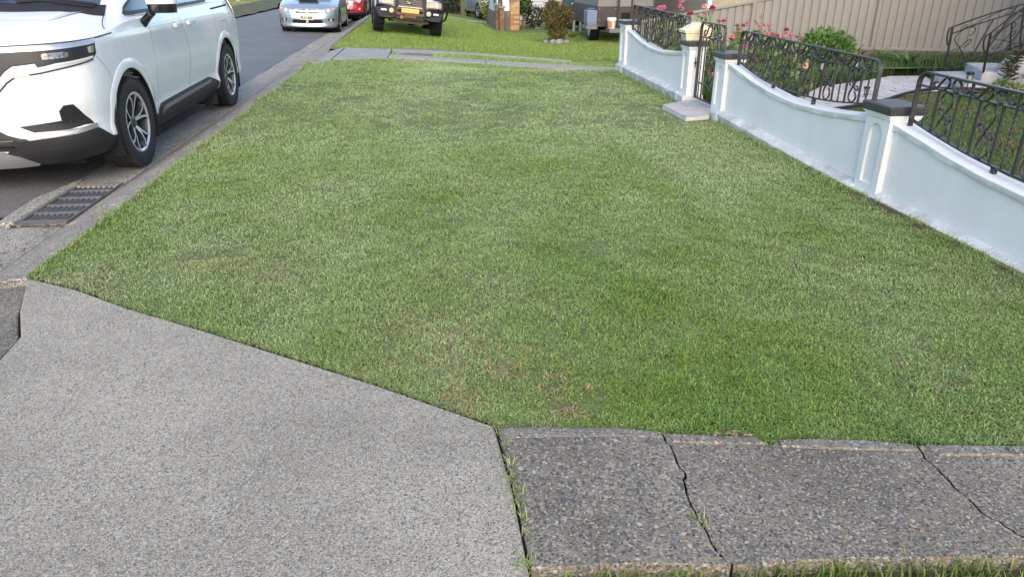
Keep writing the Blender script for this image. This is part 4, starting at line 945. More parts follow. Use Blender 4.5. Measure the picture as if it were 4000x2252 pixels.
# ---------------------------------------------------------------- other parked vehicles
def glyphs(parent, text, size, m, place, name='lettering', bold=1.0, slant=0., spacing=.68):
    """block letters built from strokes; place(u, v) -> xyz, v up, u centred"""
    G = {'A': [[(0, 0), (.28, 1), (.56, 0)], [(.1, .36), (.46, .36)]], 'O': [[(.28, 1), (.05, .8), (0, .5), (.05, .2), (.28, 0), (.51, .2), (.56, .5), (.51, .8), (.28, 1)]], 'R': [[(0, 0), (0, 1), (.4, 1), (.54, .85), (.54, .65), (.4, .52), (0, .52)], [(.25, .52), (.56, 0)]],
         'S': [[(.54, .85), (.4, 1), (.15, 1), (.02, .85), (.02, .66), (.15, .54), (.4, .47), (.54, .34), (.54, .15), (.4, 0), (.14, 0), (0, .14)]], 'T': [[(0, 1), (.56, 1)], [(.28, 1), (.28, 0)]], 'M': [[(0, 0), (0, 1), (.3, .35), (.6, 1), (.6, 0)]], 'r': [[(0, 0), (0, .62)], [(0, .4), (.15, .6), (.35, .62)]],
         'P': [[(0, 0), (0, 1), (.4, 1), (.54, .85), (.54, .65), (.4, .5), (0, .5)]], 'L': [[(0, 1), (0, 0), (.5, 0)]], 'X': [[(0, 0), (.54, 1)], [(0, 1), (.54, 0)]], 'Y': [[(0, 1), (.27, .5), (.54, 1)], [(.27, .5), (.27, 0)]], '4': [[(.42, 0), (.42, 1), (0, .3), (.56, .3)]], '6': [[(.5, .9), (.3, 1), (.08, .8), (0, .4), (.05, .12), (.28, 0), (.5, .1), (.54, .32), (.45, .5), (.25, .56), (.04, .42)]],
         'K': [[(0, 0), (0, 1)], [(.54, 1), (0, .45)], [(.15, .56), (.56, 0)]], '-': [[(.08, .5), (.46, .5)]], 'B': [[(0, 0), (0, 1), (.38, 1), (.5, .88), (.5, .64), (.38, .54), (0, .54)], [(.38, .54), (.54, .4), (.54, .14), (.4, 0), (0, 0)]], 'I': [[(.28, 0), (.28, 1)]], 'H': [[(0, 0), (0, 1)], [(.54, 0), (.54, 1)], [(0, .5), (.54, .5)]], '0': [[(.28, 1), (.05, .8), (0, .5), (.05, .2), (.28, 0), (.51, .2), (.56, .5), (.51, .8), (.28, 1)]], 'F': [[(0, 0), (0, 1), (.52, 1)], [(0, .52), (.4, .52)]]}
    w = size * .085 * bold; tot = len(text) * spacing * size
    for i, c in enumerate(text):
        if c == ' ': continue
        b = MB()
        for st in G[c]:
            for p, q in zip(st[:-1], st[1:]):
                def uv(t): return (i * spacing * size - tot / 2 + t[0] * size * .85 + slant * t[1] * size, t[1] * size)
                a, e = uv(p), uv(q); dx, dy = e[0] - a[0], e[1] - a[1]; l = math.hypot(dx, dy) + 1e-9; nx, ny = -dy / l * w, dx / l * w; ex, ey = dx / l * w * .6, dy / l * w * .6
                b.add([place(a[0] + nx - ex, a[1] + ny - ey), place(a[0] - nx - ex, a[1] - ny - ey), place(e[0] - nx + ex, e[1] - ny + ey), place(e[0] + nx + ex, e[1] + ny + ey)], [(0, 1, 2, 3)])
        b.obj(name, m, parent)

def simple_car(name, loc, rz, roll, paint, out, zt, fin, zb, wb, front_hub, r, tw, crown, gh, rim_r=.2, **k):
    car = empty(name, loc, rz, **k); car.rotation_euler = (0, roll, rz)
    sh = Shell(out, zb, zt, fin, lambda z, y: float(np.interp(z, [zb, zb + .08, .55, .75, .95], [.05, .01, 0, .01, .045])), 7)
    body = sh.mesh(14, crown, 10).obj('body', [paint], car)
    W_ = sh.W; A_ = r + .055
    cut(body, [cyl_cutter(s0, s1, y_, r, A_, car) for y_ in (front_hub, front_hub + wb) for s0, s1 in ((W_ - .28, W_ + .2), (-W_ - .2, -W_ + .28))])
    for y_ in (front_hub, front_hub + wb):
        for sg in (1, -1):
            b = MB(); b.lathe([(A_ - .002, sg * (W_ - .01)), (A_ + .003, sg * (W_ - .28)), (.15, sg * (W_ - .285))], 28, (0, y_, r), 'x', a0=-.12 * math.pi, a1=1.12 * math.pi); b.obj('arch_liner', M_arch, car, smooth=40)
            wheel(car, sg * (W_ - .12), y_, r, r, tw, sg, rim_r, 'single', tread=False)
    g0, gy1, gz, gw, rake = gh
    og = [(0, 0), (.35 * gw / .72, .02), (.62 * gw / .72, .12), (gw - .02, .32), (gw, .8), (gw, (gy1 - g0) * .7), (gw * .9, gy1 - g0 - .2), (gw * .5, gy1 - g0 - .02), (0, gy1 - g0)]
    zb2 = zt(g0 + .3, 0) - .02
    gs2 = Shell(og, zb2, lambda y, x: gz, lambda z, x: max(0, z - zb2) * rake, lambda z, y: max(0, z - zb2) * .38, 7)
    ro = empty('upper_body', (0, g0, 0), parent=car); gs2.mesh(8, lambda y, x: .05 * min(1, x / .5), 8).obj('roof_shell', paint, ro, smooth=40)
    ww = gs2.s_at(x=gw - .06); gs2.band([(-ww, zb2 + .05, gz - .05), (ww, zb2 + .05, gz - .05)], .004, n=20).obj('windscreen', M_glass, ro, smooth=40)
    for sg in (1, -1):
        gs2.band([(gs2.s_at(y=.75), zb2 + .06, zb2 + .2), (gs2.s_at(y=1.0), zb2 + .06, gz - .06), (gs2.s_at(y=(gy1 - g0) * .72), zb2 + .06, gz - .06)], .004, sg=sg).obj('side_window', M_glass, ro, smooth=40)
        b = MB(); b.sweep([(sg * (W_ - .06), g0 + .55, zb2 + .08), (sg * (W_ + .05), g0 + .52, zb2 + .12), (sg * (W_ + .17), g0 + .52, zb2 + .13)], [(.09 * math.cos(t), .055 * math.sin(t)) for t in np.linspace(0, 2 * math.pi, 11)[:-1]], (0, 0, 1), scale=[.3, .9, .8]); b.obj('door_mirror', paint, car, smooth=50)
        sh.line([(sh.s_at(y=front_hub + .72), zt(1.5, 0) - .04), (sh.s_at(y=front_hub + .70), .4)], .008, .001, sg).obj('panel_gap', M_seam, car)
        sh.line([(sh.s_at(y=front_hub + 1.75), zt(1.5, 0) - .04), (sh.s_at(y=front_hub + 1.7), .4)], .008, .001, sg).obj('panel_gap', M_seam, car)
    b = MB(); b.bb(-W_ + .2, W_ - .2, .3, sh.Lh - .3, zb - .06, zb + .03); b.obj('underbody', M_arch, car)
    return car, sh

M_plate = mat('plate_white', (.62, .58, .46), .45)
M_plate2 = mat('plate_yellow', (.62, .50, .16), .4)
M_ink = mat('plate_ink', (.03, .03, .035), .5)
M_ink2 = mat('plate_ink_faint', (.42, .36, .14), .5)
M_silver = mat('silver_paint', (.36, .42, .48), .25, .55, coat=.6)
M_redp = mat('red_paint', (.36, .012, .022), .22, coat=.8)
M_fog = mat('fog_lens', (.62, .52, .34), .12, coat=1.)

# silver sedan with bonnet scoop
sil, sh = simple_car('silver_sedan', (-3.44, 22.5, -.205), R(1.2), R(1.4), M_silver,
    [(0, 0), (.35, .02), (.58, .08), (.74, .20), (.82, .40), (.855, .75), (.865, 1.4), (.865, 3.4), (.83, 4.1), (.72, 4.5), (.4, 4.66), (0, 4.68)],
    lambda y, x: float(np.interp(y, [0, .25, .6, 1.1, 1.5, 3.6, 4.68], [.66, .72, .80, .88, .92, .95, .94])),
    lambda z, x: float(np.interp(z, [.16, .22, .30, .42, .55, .66, .75, .9], [.07, .0, .03, .0, .02, .06, .12, .4])), .18, 2.67, .93, .315, .21, lambda y, x: .07 * min(1, y / .5 + .2) * min(1, x / .6), (1.25, 4.1, 1.42, .74, 1.5), .215,
    label='silver-blue sedan with bonnet scoop parked at the kerb facing the camera', cat='car')
A = lambda x=None, y=None: sh.s_at(x=x, y=y)
for sg in (1, -1):
    h = empty('headlight', parent=sil)
    sh.poly([(A(x=.40), .585), (A(x=.43), .665), (A(x=.60), .715), (A(y=.24), .745), (A(y=.42), .735), (A(y=.36), .66), (A(x=.62), .565)], .005, .006, sg).obj('housing', mat('lamp_shell', (.26, .27, .28), .12, coat=1.), h)
    for u, z, rr in ((.47, .625, .036), (.60, .645, .045)):
        sh.poly([(A(x=u) + rr * math.cos(t), z + rr * math.sin(t)) for t in np.linspace(0, 2 * math.pi, 13)[:-1]], .010, .004, sg).obj('lamp', M_lens, h)
    sh.poly([(A(x=.70), .66), (A(x=.70), .715), (A(y=.30), .73), (A(y=.28), .675)], .010, .004, sg).obj('indicator', M_amber, h)
    sh.poly([(A(x=.60), .365), (A(x=.58), .43), (A(x=.74), .43), (A(x=.76), .36)], .003, .02, sg).obj('fog_recess', M_black, sil)
    sh.poly([(A(x=.66) + .034 * math.cos(t), .392 + .034 * math.sin(t)) for t in np.linspace(0, 2 * math.pi, 13)[:-1]], .012, .004, sg).obj('fog_lamp', M_fog, sil)
    sh.line([(0, .245), (A(x=.6), .25), (A(y=.3), .27), (A(y=.55), .28)], .03, .012, sg).obj('bumper_lip', M_silver, sil)
gl = empty('grille', parent=sil); a3, a4 = A(x=.30), A(x=.345)
sh.poly([(-a3, .545), (-a4, .60), (-a4, .66), (-a3, .685), (a3, .685), (a4, .66), (a4, .60), (a3, .545)], .008, .01).obj('surround', M_silver, gl)
sh.poly([(-a3 + .01, .558), (-a4 + .015, .60), (-a4 + .015, .655), (-a3 + .01, .672), (a3 - .01, .672), (a4 - .015, .655), (a4 - .015, .60), (a3 - .01, .558)], .012, .004).obj('mesh', M_gloss, gl)
sh.line([(-a4 + .03, .64), (-.06, .622), (.06, .622), (a4 - .03, .64)], .018, .02, t=.006).obj('wing_bar', M_chrome, gl)
sh.poly([(.065 * math.cos(t), .622 + .026 * math.sin(t)) for t in np.linspace(0, 2 * math.pi, 17)[:-1]], .030, .010).obj('oval_emblem', M_chrome, gl)
sh.poly([(-A(x=.44), .355), (-A(x=.40), .40), (A(x=.40), .40), (A(x=.44), .355), (A(x=.40), .295), (-A(x=.40), .295)], .004, .03).obj('lower_intake', M_arch, sil)
b = MB(); b.bb(-.035, .035, -.02, .02, .285, .40); b.obj('plate_bracket', M_silver, sil)
b = MB(); b.bb(-.186, .186, -.045, -.03, .395, .508); pl = b.obj('number_plate', M_plate, sil)
glyphs(pl, 'PLX-46K', .062, M_ink, lambda u, v: (u, -.0475, .422 + v), bold=1.5, spacing=.76)
b = MB(); P = [(-.30, .66), (-.27, .58), (.27, .58), (.30, .66), (.22, 1.1), (-.22, 1.1)]
sc = lambda y: sh.zt(y, 0) + .07 * min(1, y / .5 + .2)
b.add([(x, y, sc(y) + (.058 if y < .7 else .0)) for x, y in P] + [(x, y, sc(y) - .01) for x, y in P], [(0, 1, 2, 3, 4, 5), (1, 0, 6, 7), (3, 2, 8, 9), (4, 3, 9, 10), (5, 4, 10, 11), (0, 5, 11, 6)]); b.obj('bonnet_scoop', M_silver, sil)
b = MB(); b.bb(-.262, .262, .572, .60, sc(.58) + .004, sc(.58) + .046); b.obj('scoop_opening', M_arch, sil)

# red hatch
red, sh = simple_car('red_hatchback', (-3.24, 30.8, -.262), R(1.0), R(1.2), M_redp,
    [(0, 0), (.35, .02), (.58, .09), (.74, .24), (.80, .45), (.83, .8), (.838, 1.4), (.835, 2.8), (.80, 3.3), (.6, 3.6), (.3, 3.68), (0, 3.7)],
    lambda y, x: float(np.interp(y, [0, .2, .5, 1.0, 1.4, 3.7], [.72, .80, .87, .93, .95, .98])),
    lambda z, x: float(np.interp(z, [.16, .24, .4, .55, .7, .8, .9], [.06, .0, .0, .02, .03, .08, .22])), .17, 2.47, .72, .31, .20, lambda y, x: .05 * min(1, x / .5), (1.0, 3.5, 1.40, .70, .7), .21,
    label='red hatchback with round headlights parked behind the silver sedan', cat='car')
A = lambda x=None, y=None: sh.s_at(x=x, y=y)
for sg in (1, -1):
    h = empty('headlight', parent=red); cc = (A(x=.585), .735)
    sh.poly([(cc[0] + .105 * math.cos(t), cc[1] + .115 * math.sin(t)) for t in np.linspace(0, 2 * math.pi, 25)[:-1]], .010, .012, sg).obj('bezel', M_chrome, h)
    sh.poly([(cc[0] + .088 * math.cos(t), cc[1] + .098 * math.sin(t)) for t in np.linspace(0, 2 * math.pi, 25)[:-1]], .018, .004, sg).obj('lens', M_lens, h)
    sh.poly([(cc[0] + .045 * math.cos(t), cc[1] + .05 * math.sin(t)) for t in np.linspace(0, 2 * math.pi, 17)[:-1]], .022, .004, sg).obj('lamp', M_fog, h)
    sh.poly([(A(x=.60) + .05 * math.cos(t), .405 + .045 * math.sin(t)) for t in np.linspace(0, 2 * math.pi, 17)[:-1]], .010, .006, sg).obj('fog_lamp', M_fog, red)
    sh.band([(0, .17, .26), (A(y=.3), .18, .28), (A(y=.42), .2, .33)], .012, sg=sg, thick=.02).obj('lower_lip', M_black, red, smooth=40)
    b = MB(); b.lathe([(.372, sg * .842), (.425, sg * .842), (.43, sg * .82)], 30, (0, .72, .31), 'x', a0=-.1 * math.pi, a1=1.1 * math.pi); b.obj('arch_trim', M_black, red, smooth=40)
    for xx in (.20, .30):
        b = MB(); b.bb(sg * xx - .03, sg * xx + .03, .25, 1.05, .8, .905); 
a3 = A(x=.44)
g_ = empty('grille', parent=red)
sh.poly([(-a3, .56), (-a3 + .03, .625), (-a3 + .10, .67), (a3 - .10, .67), (a3 - .03, .625), (a3, .56), (a3 - .05, .535), (-a3 + .05, .535)], .008, .012).obj('surround', M_chrome, g_)
sh.poly([(-a3 + .04, .56), (-a3 + .06, .612), (-a3 + .12, .652), (a3 - .12, .652), (a3 - .06, .612), (a3 - .04, .56), (a3 - .08, .55), (-a3 + .08, .55)], .012, .004).obj('mesh', M_black, g_)
for z in (.572, .598, .624): sh.line([(-a3 + .07, z), (a3 - .07, z)], .012, .018, t=.004).obj('bar', M_chrome, g_)
sh.poly([(-A(x=.40), .31), (-A(x=.38), .365), (A(x=.38), .365), (A(x=.40), .31)], .004, .02).obj('lower_intake', M_gloss, red)
sh.line([(-A(x=.38), .315), (A(x=.38), .315)], .012, .012).obj('intake_bar', M_chrome, red)
b = MB(); b.bb(-.186, .186, -.035, -.018, .40, .51); pl = b.obj('number_plate', M_plate, red)
for i in range(5):
    b = MB(); b.bb(-.14 + i * .06, -.105 + i * .06, -.0375, -.0355, .43, .48); b.obj('plate_mark', mat('plate_mark', (.40, .36, .28), .5), pl)
b = MB(); b.bb(-.09, -.015, .02, .035, .752, .766); b.bb(.015, .09, .02, .035, .752, .766); b.lathe([(0, -.012), (.025, -.012), (.025, .012), (0, .012)], 16, (0, .015, .758), 'y'); b.obj('winged_emblem', M_chrome, red)

# four wheel drive with steel bull bar
M_lc = mat('pale_silver_paint', (.50, .54, .58), .28, .3, coat=.5)
M_bull = mat('bull_bar_black', (.022, .022, .025), .45, bump=.2, bs=120)
M_bronze = mat('bronze_plate', (.17, .10, .05), .45, .4, c2=(.11, .07, .04), vs_=8)
M_grl = mat('grille_grey', (.17, .16, .15), .45)
lc, sh = simple_car('four_wheel_drive', (-.475, 20.08, -.115), R(4.5), R(6.3), M_lc,
    [(0, .22), (.45, .235), (.70, .27), (.83, .36), (.88, .55), (.90, .85), (.905, 1.6), (.905, 4.0), (.88, 4.6), (.75, 4.85), (.4, 4.9), (0, 4.9)],
    lambda y, x: float(np.interp(y, [0, .35, .6, 1.4, 1.8, 4.9], [.99, 1.02, 1.06, 1.12, 1.16, 1.18])),
    lambda z, x: float(np.interp(z, [.4, .6, .9, 1.0, 1.1], [.08, .0, .0, .04, .15])), .46, 2.85, 1.06, .405, .29, lambda y, x: .04 * min(1, x / .5), (1.65, 4.8, 1.85, .80, .55), .225,
    label='four wheel drive with black bull bar parked tilted on the far lawn', cat='four wheel drive')
A = lambda x=None, y=None: sh.s_at(x=x, y=y)
for sg in (1, -1):
    sh.band([(A(y=.5), .62, .66), (A(y=.75), .70, .95), (A(y=1.06), .90, .96), (A(y=1.5), .70, .95), (A(y=1.62), .60, .7)], .03, sg=sg, thick=.03).obj('guard_flare', M_lc, lc, smooth=40)
    h = empty('headlight', parent=lc)
    b = MB(); b.prism([(sg * .41, .745), (sg * .42, .925), (sg * .80, .925), (sg * .82, .755)], .195, .26, f=lambda a, c, d: (a, d, c)); b.obj('housing', M_chrome, h, bevel=.01)
    b = MB(); b.prism([(sg * .43, .755), (sg * .45, .915), (sg * .665, .915), (sg * .665, .76)], .175, .196, f=lambda a, c, d: (a, d, c)); b.obj('lens', M_lens, h, bevel=.006)
    b = MB(); b.prism([(sg * .47, .775), (sg * .48, .90), (sg * .64, .90), (sg * .64, .775)], .168, .1749, f=lambda a, c, d: (a, d, c)); b.obj('reflector', M_fog, h, bevel=.004)
    b = MB(); b.prism([(sg * .68, .76), (sg * .68, .915), (sg * .735, .915), (sg * .735, .762)], .178, .196, f=lambda a, c, d: (a, d, c)); b.obj('park_lamp', M_lens, h, bevel=.005)
    b = MB(); b.prism([(sg * .745, .763), (sg * .745, .915), (sg * .80, .915), (sg * .815, .77)], .182, .198, f=lambda a, c, d: (a, d, c)); b.obj('indicator', M_amber, h, bevel=.005)
# grille
g_ = empty('grille', parent=lc)
b = MB(); b.bb(-.40, .40, .20, .25, .73, .985); b.obj('backing', M_arch, g_)
for z in (.745, .79, .835, .88, .925):
    b = MB(); b.bb(-.395, .395, .165, .21, z, z + .030); b.obj('bar', M_grl, g_, bevel=.004)
b = MB(); b.bb(-.40, .40, .16, .21, .962, .985); b.obj('chrome_bar', M_chrome, g_, bevel=.005)
for rx, rz_, zz in ((.078, .055, .865), (.030, .050, .865), (.062, .022, .890)):     # three-ellipse emblem
    b = MB(); b.tube([(rx * math.cos(t), .145, zz + rz_ * math.sin(t)) for t in np.linspace(0, 2 * math.pi, 29)[:-1]], .012, 6, True); b.obj('emblem_ring', M_chrome, g_, smooth=60)
# bull bar
bb_ = empty('bull_bar', parent=lc)
b = MB(); b.bb(-.36, .36, 0, .12, .52, .71); b.obj('centre_channel', M_bronze, bb_, bevel=.01)
b = MB(); b.bb(-.315, .315, -.012, .02, .71, .735); b.obj('bright_strip', M_chrome, bb_, bevel=.004)
b = MB(); b.bb(-.30, .30, .0, .12, .735, .75); b.obj('channel_top', M_bull, bb_)
for sg in (1, -1):
    b = MB(); b.prism([(sg * .36, .46), (sg * .36, .70), (sg * .50, .735), (sg * .86, .735), (sg * .90, .66), (sg * .885, .50), (sg * .80, .43), (sg * .55, .42)], [.02, .02, .02, .12, .22, .22, .12, .05], [.25] * 8, f=lambda a, c, d: (a, d, c)); b.obj('wing', M_bull, bb_, bevel=.015)
    b = MB(); b.tube(cr([(sg * .38, .03, .70), (sg * .385, .06, .88), (sg * .40, .07, .965), (sg * .46, .08, .985), (sg * .74, .12, .965), (sg * .82, .14, .93), (sg * .85, .15, .86), (sg * .85, .15, .72)], 5), .028, 8); b.obj('hoop', M_bull, bb_, smooth=50)
    b = MB(); b.prism([(sg * .325, .70), (sg * .325, 1.0), (sg * .36, 1.03), (sg * .40, 1.0), (sg * .40, .70)], .03, .07, f=lambda a, c, d: (a, d, c)); b.obj('upright', M_bull, bb_, bevel=.008)
    b = MB(); b.lathe([(0, -.03), (.045, -.03), (.062, -.012), (.062, .02), (0, .02)], 20, (sg * .485, .035, .605), 'y'); b.obj('driving_lamp', [M_fog], bb_, smooth=30)
    b = MB(); b.lathe([(.062, -.014), (.078, -.014), (.078, .03), (.062, .03)], 20, (sg * .485, .035, .605), 'y', close=True); b.obj('lamp_ring', M_bull, bb_, smooth=30)
    b = MB(); b.box((sg * .68, .085, .605), (.155, .04, .052), rz=sg * .30); b.obj('side_lamp', M_lens, bb_, bevel=.015)
    b = MB(); b.bb(sg * .285 - .055, sg * .285 + .055, -.003, .02, .585, .66); b.obj('channel_slot', M_arch, bb_, bevel=.012)
    b = MB(); b.tube(cr([(sg * .86, .18, .93), (sg * .99, .25, .93), (sg * 1.03, .35, .91), (sg * 1.02, .75, .52), (sg * .98, 1.5, .40), (sg * .96, 3.3, .40)], 6), .026, 8); b.obj('brush_bar', M_bull, lc, smooth=50)
    b = MB(); b.tube([(sg * .5, .7, .42), (sg * .42, 1.06, .41), (sg * .40, 1.5, .43)], .04, 8); b.tube([(sg * .45, 1.06, .30), (sg * .45, 1.06, .46)], .075, 10); b.obj('suspension_arm', M_bronze, lc, smooth=50)
b = MB(); b.bb(-.225, .225, -.022, -.004, .585, .695); pl = b.obj('number_plate', M_plate2, lc, bevel=.004)
glyphs(pl, 'BIH 00', .07, M_ink2, lambda u, v: (u, -.0245, .605 + v), bold=1.1, spacing=.85)
b = MB(); b.tube([(-.14, .03, .495), (.14, .03, .495)], .026, 10); b.bb(-.16, .16, -.005, .01, .475, .518); b.obj('fairlead', M_bronze, bb_)
b = MB(); b.tube(cr([(-.23, .0, .50), (-.25, -.04, .47), (-.22, -.045, .44), (-.19, -.03, .47), (-.21, .0, .50)], 5), .014, 6); b.obj('tow_hook', mat('hook_orange', (.42, .25, .10), .5), bb_)
b = MB(); b.bb(-.36, .36, .02, .2, .425, .47); b.obj('bash_plate', M_bull, lc)
b = MB(); b.prism([(-.55, .40), (-.3, .32), (.3, .30), (.55, .36), (.42, .43), (-.42, .45)], .3, 1.0, f=lambda a, c, d: (a, d, c)); b.obj('skid_plate', M_bronze, lc)
b = MB(); b.tube([(-.78, 1.06, .40), (.78, 1.06, .40)], .06, 10); b.lathe([(0, -.12), (.14, -.10), (.16, 0), (.14, .10), (0, .12)], 14, (.12, 1.06, .38), 'x'); b.obj('front_axle', M_arch, lc)
# silver wagon far behind the fence
far_car, sh = simple_car('silver_wagon', (3.62, 37.4, -.64), R(14), 0, M_silver,
    [(0, 0), (.4, .03), (.66, .12), (.80, .30), (.86, .6), (.87, 1.4), (.87, 3.8), (.8, 4.3), (.5, 4.45), (0, 4.46)],
    lambda y, x: float(np.interp(y, [0, .3, 1.0, 1.5, 4.46], [.86, .95, 1.04, 1.08, 1.1])), lambda z, x: float(np.interp(z, [.3, .45, .6, .9, 1.0], [.06, 0, .01, .04, .2])), .3, 2.6, .88, .35, .22, lambda y, x: .05 * min(1, x / .5), (1.2, 4.3, 1.7, .76, .7), .23,
    label='silver wagon showing one front corner behind the grey rendered wall', cat='car')
A = lambda x=None, y=None: sh.s_at(x=x, y=y)
for sg in (1, -1):
    sh.poly([(A(x=.48), .74), (A(x=.50), .86), (A(y=.30), .90), (A(y=.42), .80)], .006, .006, sg).obj('headlight', M_lens, far_car)
    sh.poly([(A(x=.6) + .05 * math.cos(t), .48 + .045 * math.sin(t)) for t in np.linspace(0, 2 * math.pi, 13)[:-1]], .008, .005, sg).obj('fog_lamp', M_lens, far_car)
sh.poly([(-A(x=.42), .64), (-A(x=.42), .82), (A(x=.42), .82), (A(x=.42), .64)], .006, .006).obj('grille', M_gloss, far_car)
sh.line([(-A(x=.7), .62), (A(x=.7), .62)], .05, .02, t=.02).obj('bumper_bar', M_silver, far_car)
# ---------------------------------------------------------------- garden behind the wall
M_leaf = None
def leafshader(name, rough=.45, transl=.3):
    m = bpy.data.materials.new(name); m.use_nodes = True; t = m.node_tree; p = t.nodes['Principled BSDF']
    a = N(t, 'ShaderNodeAttribute', attribute_name='tint'); t.links.new(a.outputs['Color'], p.inputs['Base Color'])
    p.inputs['Roughness'].default_value = rough; p.inputs['Specular IOR Level'].default_value = .4
    tr = N(t, 'ShaderNodeBsdfTranslucent'); t.links.new(a.outputs['Color'], tr.inputs[0])
    mx = N(t, 'ShaderNodeMixShader'); mx.inputs[0].default_value = transl
    t.links.new(p.outputs[0], mx.inputs[1]); t.links.new(tr.outputs[0], mx.inputs[2]); t.links.new(mx.outputs[0], t.nodes['Material Output'].inputs[0])
    return m
M_leaf = leafshader('leaves')
M_stem = mat('plant_stem', (.10, .15, .04), .6); M_bark = mat('bark', (.16, .10, .06), .85, c2=(.22, .15, .09), vs_=14, bump=.6, bs=40)
r5 = np.random.RandomState(21)
def raw2(name, V, tris, C, m, parent=None, **k):
    me = bpy.data.meshes.new(name); n = len(tris); me.vertices.add(len(V)); me.vertices.foreach_set('co', np.asarray(V, np.float32).ravel())
    me.loops.add(n * 3); me.loops.foreach_set('vertex_index', np.asarray(tris, np.int32).ravel()); me.polygons.add(n)
    me.polygons.foreach_set('loop_start', (np.arange(n) * 3).astype(np.int32)); me.update(calc_edges=True)
    at = me.attributes.new('tint', 'FLOAT_COLOR', 'POINT'); c = np.ones((len(V), 4), np.float32); c[:, :3] = C; at.data.foreach_set('color', c.ravel())
    me.materials.append(m); me.validate(); return link(name, me, parent, **k)
def leaves(name, P, size, col, parent=None, up=.35, asp=.5, rs=r5, m=None, out=None, **k):
    """folded diamond leaves at P (n,3)"""
    n = len(P); d = rs.randn(n, 3); 
    if out is not None: d = d * .6 + out
    d[:, 2] = d[:, 2] * .7 + up * .3; d /= np.linalg.norm(d, axis=1)[:, None]
    q = rs.randn(n, 3); s = np.cross(d, q); s /= np.linalg.norm(s, axis=1)[:, None] + 1e-9; u = np.cross(s, d)
    L = (size * (.6 + .8 * rs.rand(n)))[:, None]
    V = np.stack([P, P + d * L * .5 + s * L * asp * .5 + u * L * .08, P + d * L, P + d * L * .5 - s * L * asp * .5 + u * L * .08], 1).reshape(-1, 3)
    i = np.arange(n) * 4; t = np.concatenate([np.stack([i, i + 1, i + 2], 1), np.stack([i, i + 2, i + 3], 1)])
    return raw2(name, V, t, np.repeat(col, 4, 0), m or M_leaf, parent, **k)
def tints(n, *cols, rs=r5, j=.35):
    c = np.array(cols)[rs.randint(0, len(cols), n)]; return c * (1 - j / 2 + j * rs.rand(n))[:, None]
def crown(n, c, rad, rs=r5, gap=.45, sc=2.6, shell=.55):
    """points in an uneven ellipsoid with gaps"""
    P = np.zeros((0, 3))
    while len(P) < n:
        q = rs.randn(n * 3, 3); q /= np.linalg.norm(q, axis=1)[:, None]; r_ = (shell + (1 - shell) * rs.rand(n * 3)) ** .8
        lump = .78 + .45 * fbm(q[:, 0] * sc + 5 * c[0], q[:, 1] * sc + q[:, 2] * sc * 1.3, 17, 2)
        q = q * (r_ * lump)[:, None]
        keep = fbm(q[:, 0] * sc * 1.7 + 9, q[:, 1] * sc * 1.7 + q[:, 2] * sc * 1.9 + c[1], 23, 2) > gap - .12
        P = np.concatenate([P, q[keep]])
    return P[:n] * np.array(rad) + np.array(c)

# ground of the garden
grid_obj('garden_bed', np.concatenate([np.linspace(3.16, 10, 40), np.linspace(11, 30, 8)]), np.concatenate([np.arange(-6, 2, 2.), np.arange(2, 16.2, .35)]), lambda x, y: TY(x, y) - .01 + .03 * (fbm(x * 3, y * 3, 33, 2) - .5) - .8 * (y > 11.7) * (x < 4.3 - .0 * y), M_yard, kind='structure')
# crazy paving
def clip(poly, a, b, c):
    out = []; n = len(poly)
    for i in range(n):
        p, q = poly[i], poly[(i + 1) % n]; dp = a * p[0] + b * p[1] - c; dq = a * q[0] + b * q[1] - c
        if dp <= 0: out.append(p)
        if dp * dq < 0: t = dp / (dp - dq); out.append((p[0] + (q[0] - p[0]) * t, p[1] + (q[1] - p[1]) * t))
    return out
def crazy(poly, cell, gap, rs, rect=None):
    xs = [p[0] for p in poly]; ys = [p[1] for p in poly]
    area = abs(sum(poly[i][0] * poly[(i + 1) % len(poly)][1] - poly[(i + 1) % len(poly)][0] * poly[i][1] for i in range(len(poly)))) / 2
    n = max(2, int(area / cell ** 2)); S_ = []
    while len(S_) < n:
        c = rs.rand(200, 2) * [max(xs) - min(xs), max(ys) - min(ys)] + [min(xs), min(ys)]; c = c[inpoly(c[:, 0], c[:, 1], poly)]
        for q in c:
            if all((q[0] - s[0]) ** 2 + (q[1] - s[1]) ** 2 > (cell * .62) ** 2 for s in S_): S_.append(q)
            if len(S_) >= n: break
        cell *= .97
    out = []
    for i, s in enumerate(S_):
        P = list(poly)
        for j, t in enumerate(S_):
            if i == j: continue
            a, b = t[0] - s[0], t[1] - s[1]; l = math.hypot(a, b)
            if l > cell * 4: continue
            a, b = a / l, b / l; P = clip(P, a, b, a * (s[0] + t[0]) / 2 + b * (s[1] + t[1]) / 2 - gap / 2)
            if len(P) < 3: break
        if len(P) >= 3: out.append(P)
    return out
M_stone = [mat('paving_stone', (.46, .44, .43), .75, c2=(.38, .365, .36), vs_=7, bump=.3, bs=30), mat('paving_stone', (.36, .35, .355), .75, c2=(.42, .40, .40), vs_=7, bump=.3, bs=30), mat('paving_stone', (.50, .47, .45), .75, c2=(.43, .41, .39), vs_=7, bump=.3, bs=30)]
M_grout = mat('grout', (.60, .60, .59), .85, c2=(.5, .5, .49), vs_=10)
rc = np.random.RandomState(4)
def pave(parent, poly, cell, gap, f, h=.012, name='paving_stone'):
    for P in crazy(poly, cell, gap, rc):
        b = MB(); b.prism(P, 0, h * (.8 + .4 * rc.rand()), f=f); b.obj(name, M_stone[rc.randint(3)], parent)
gp = empty('garden_path', kind='structure')
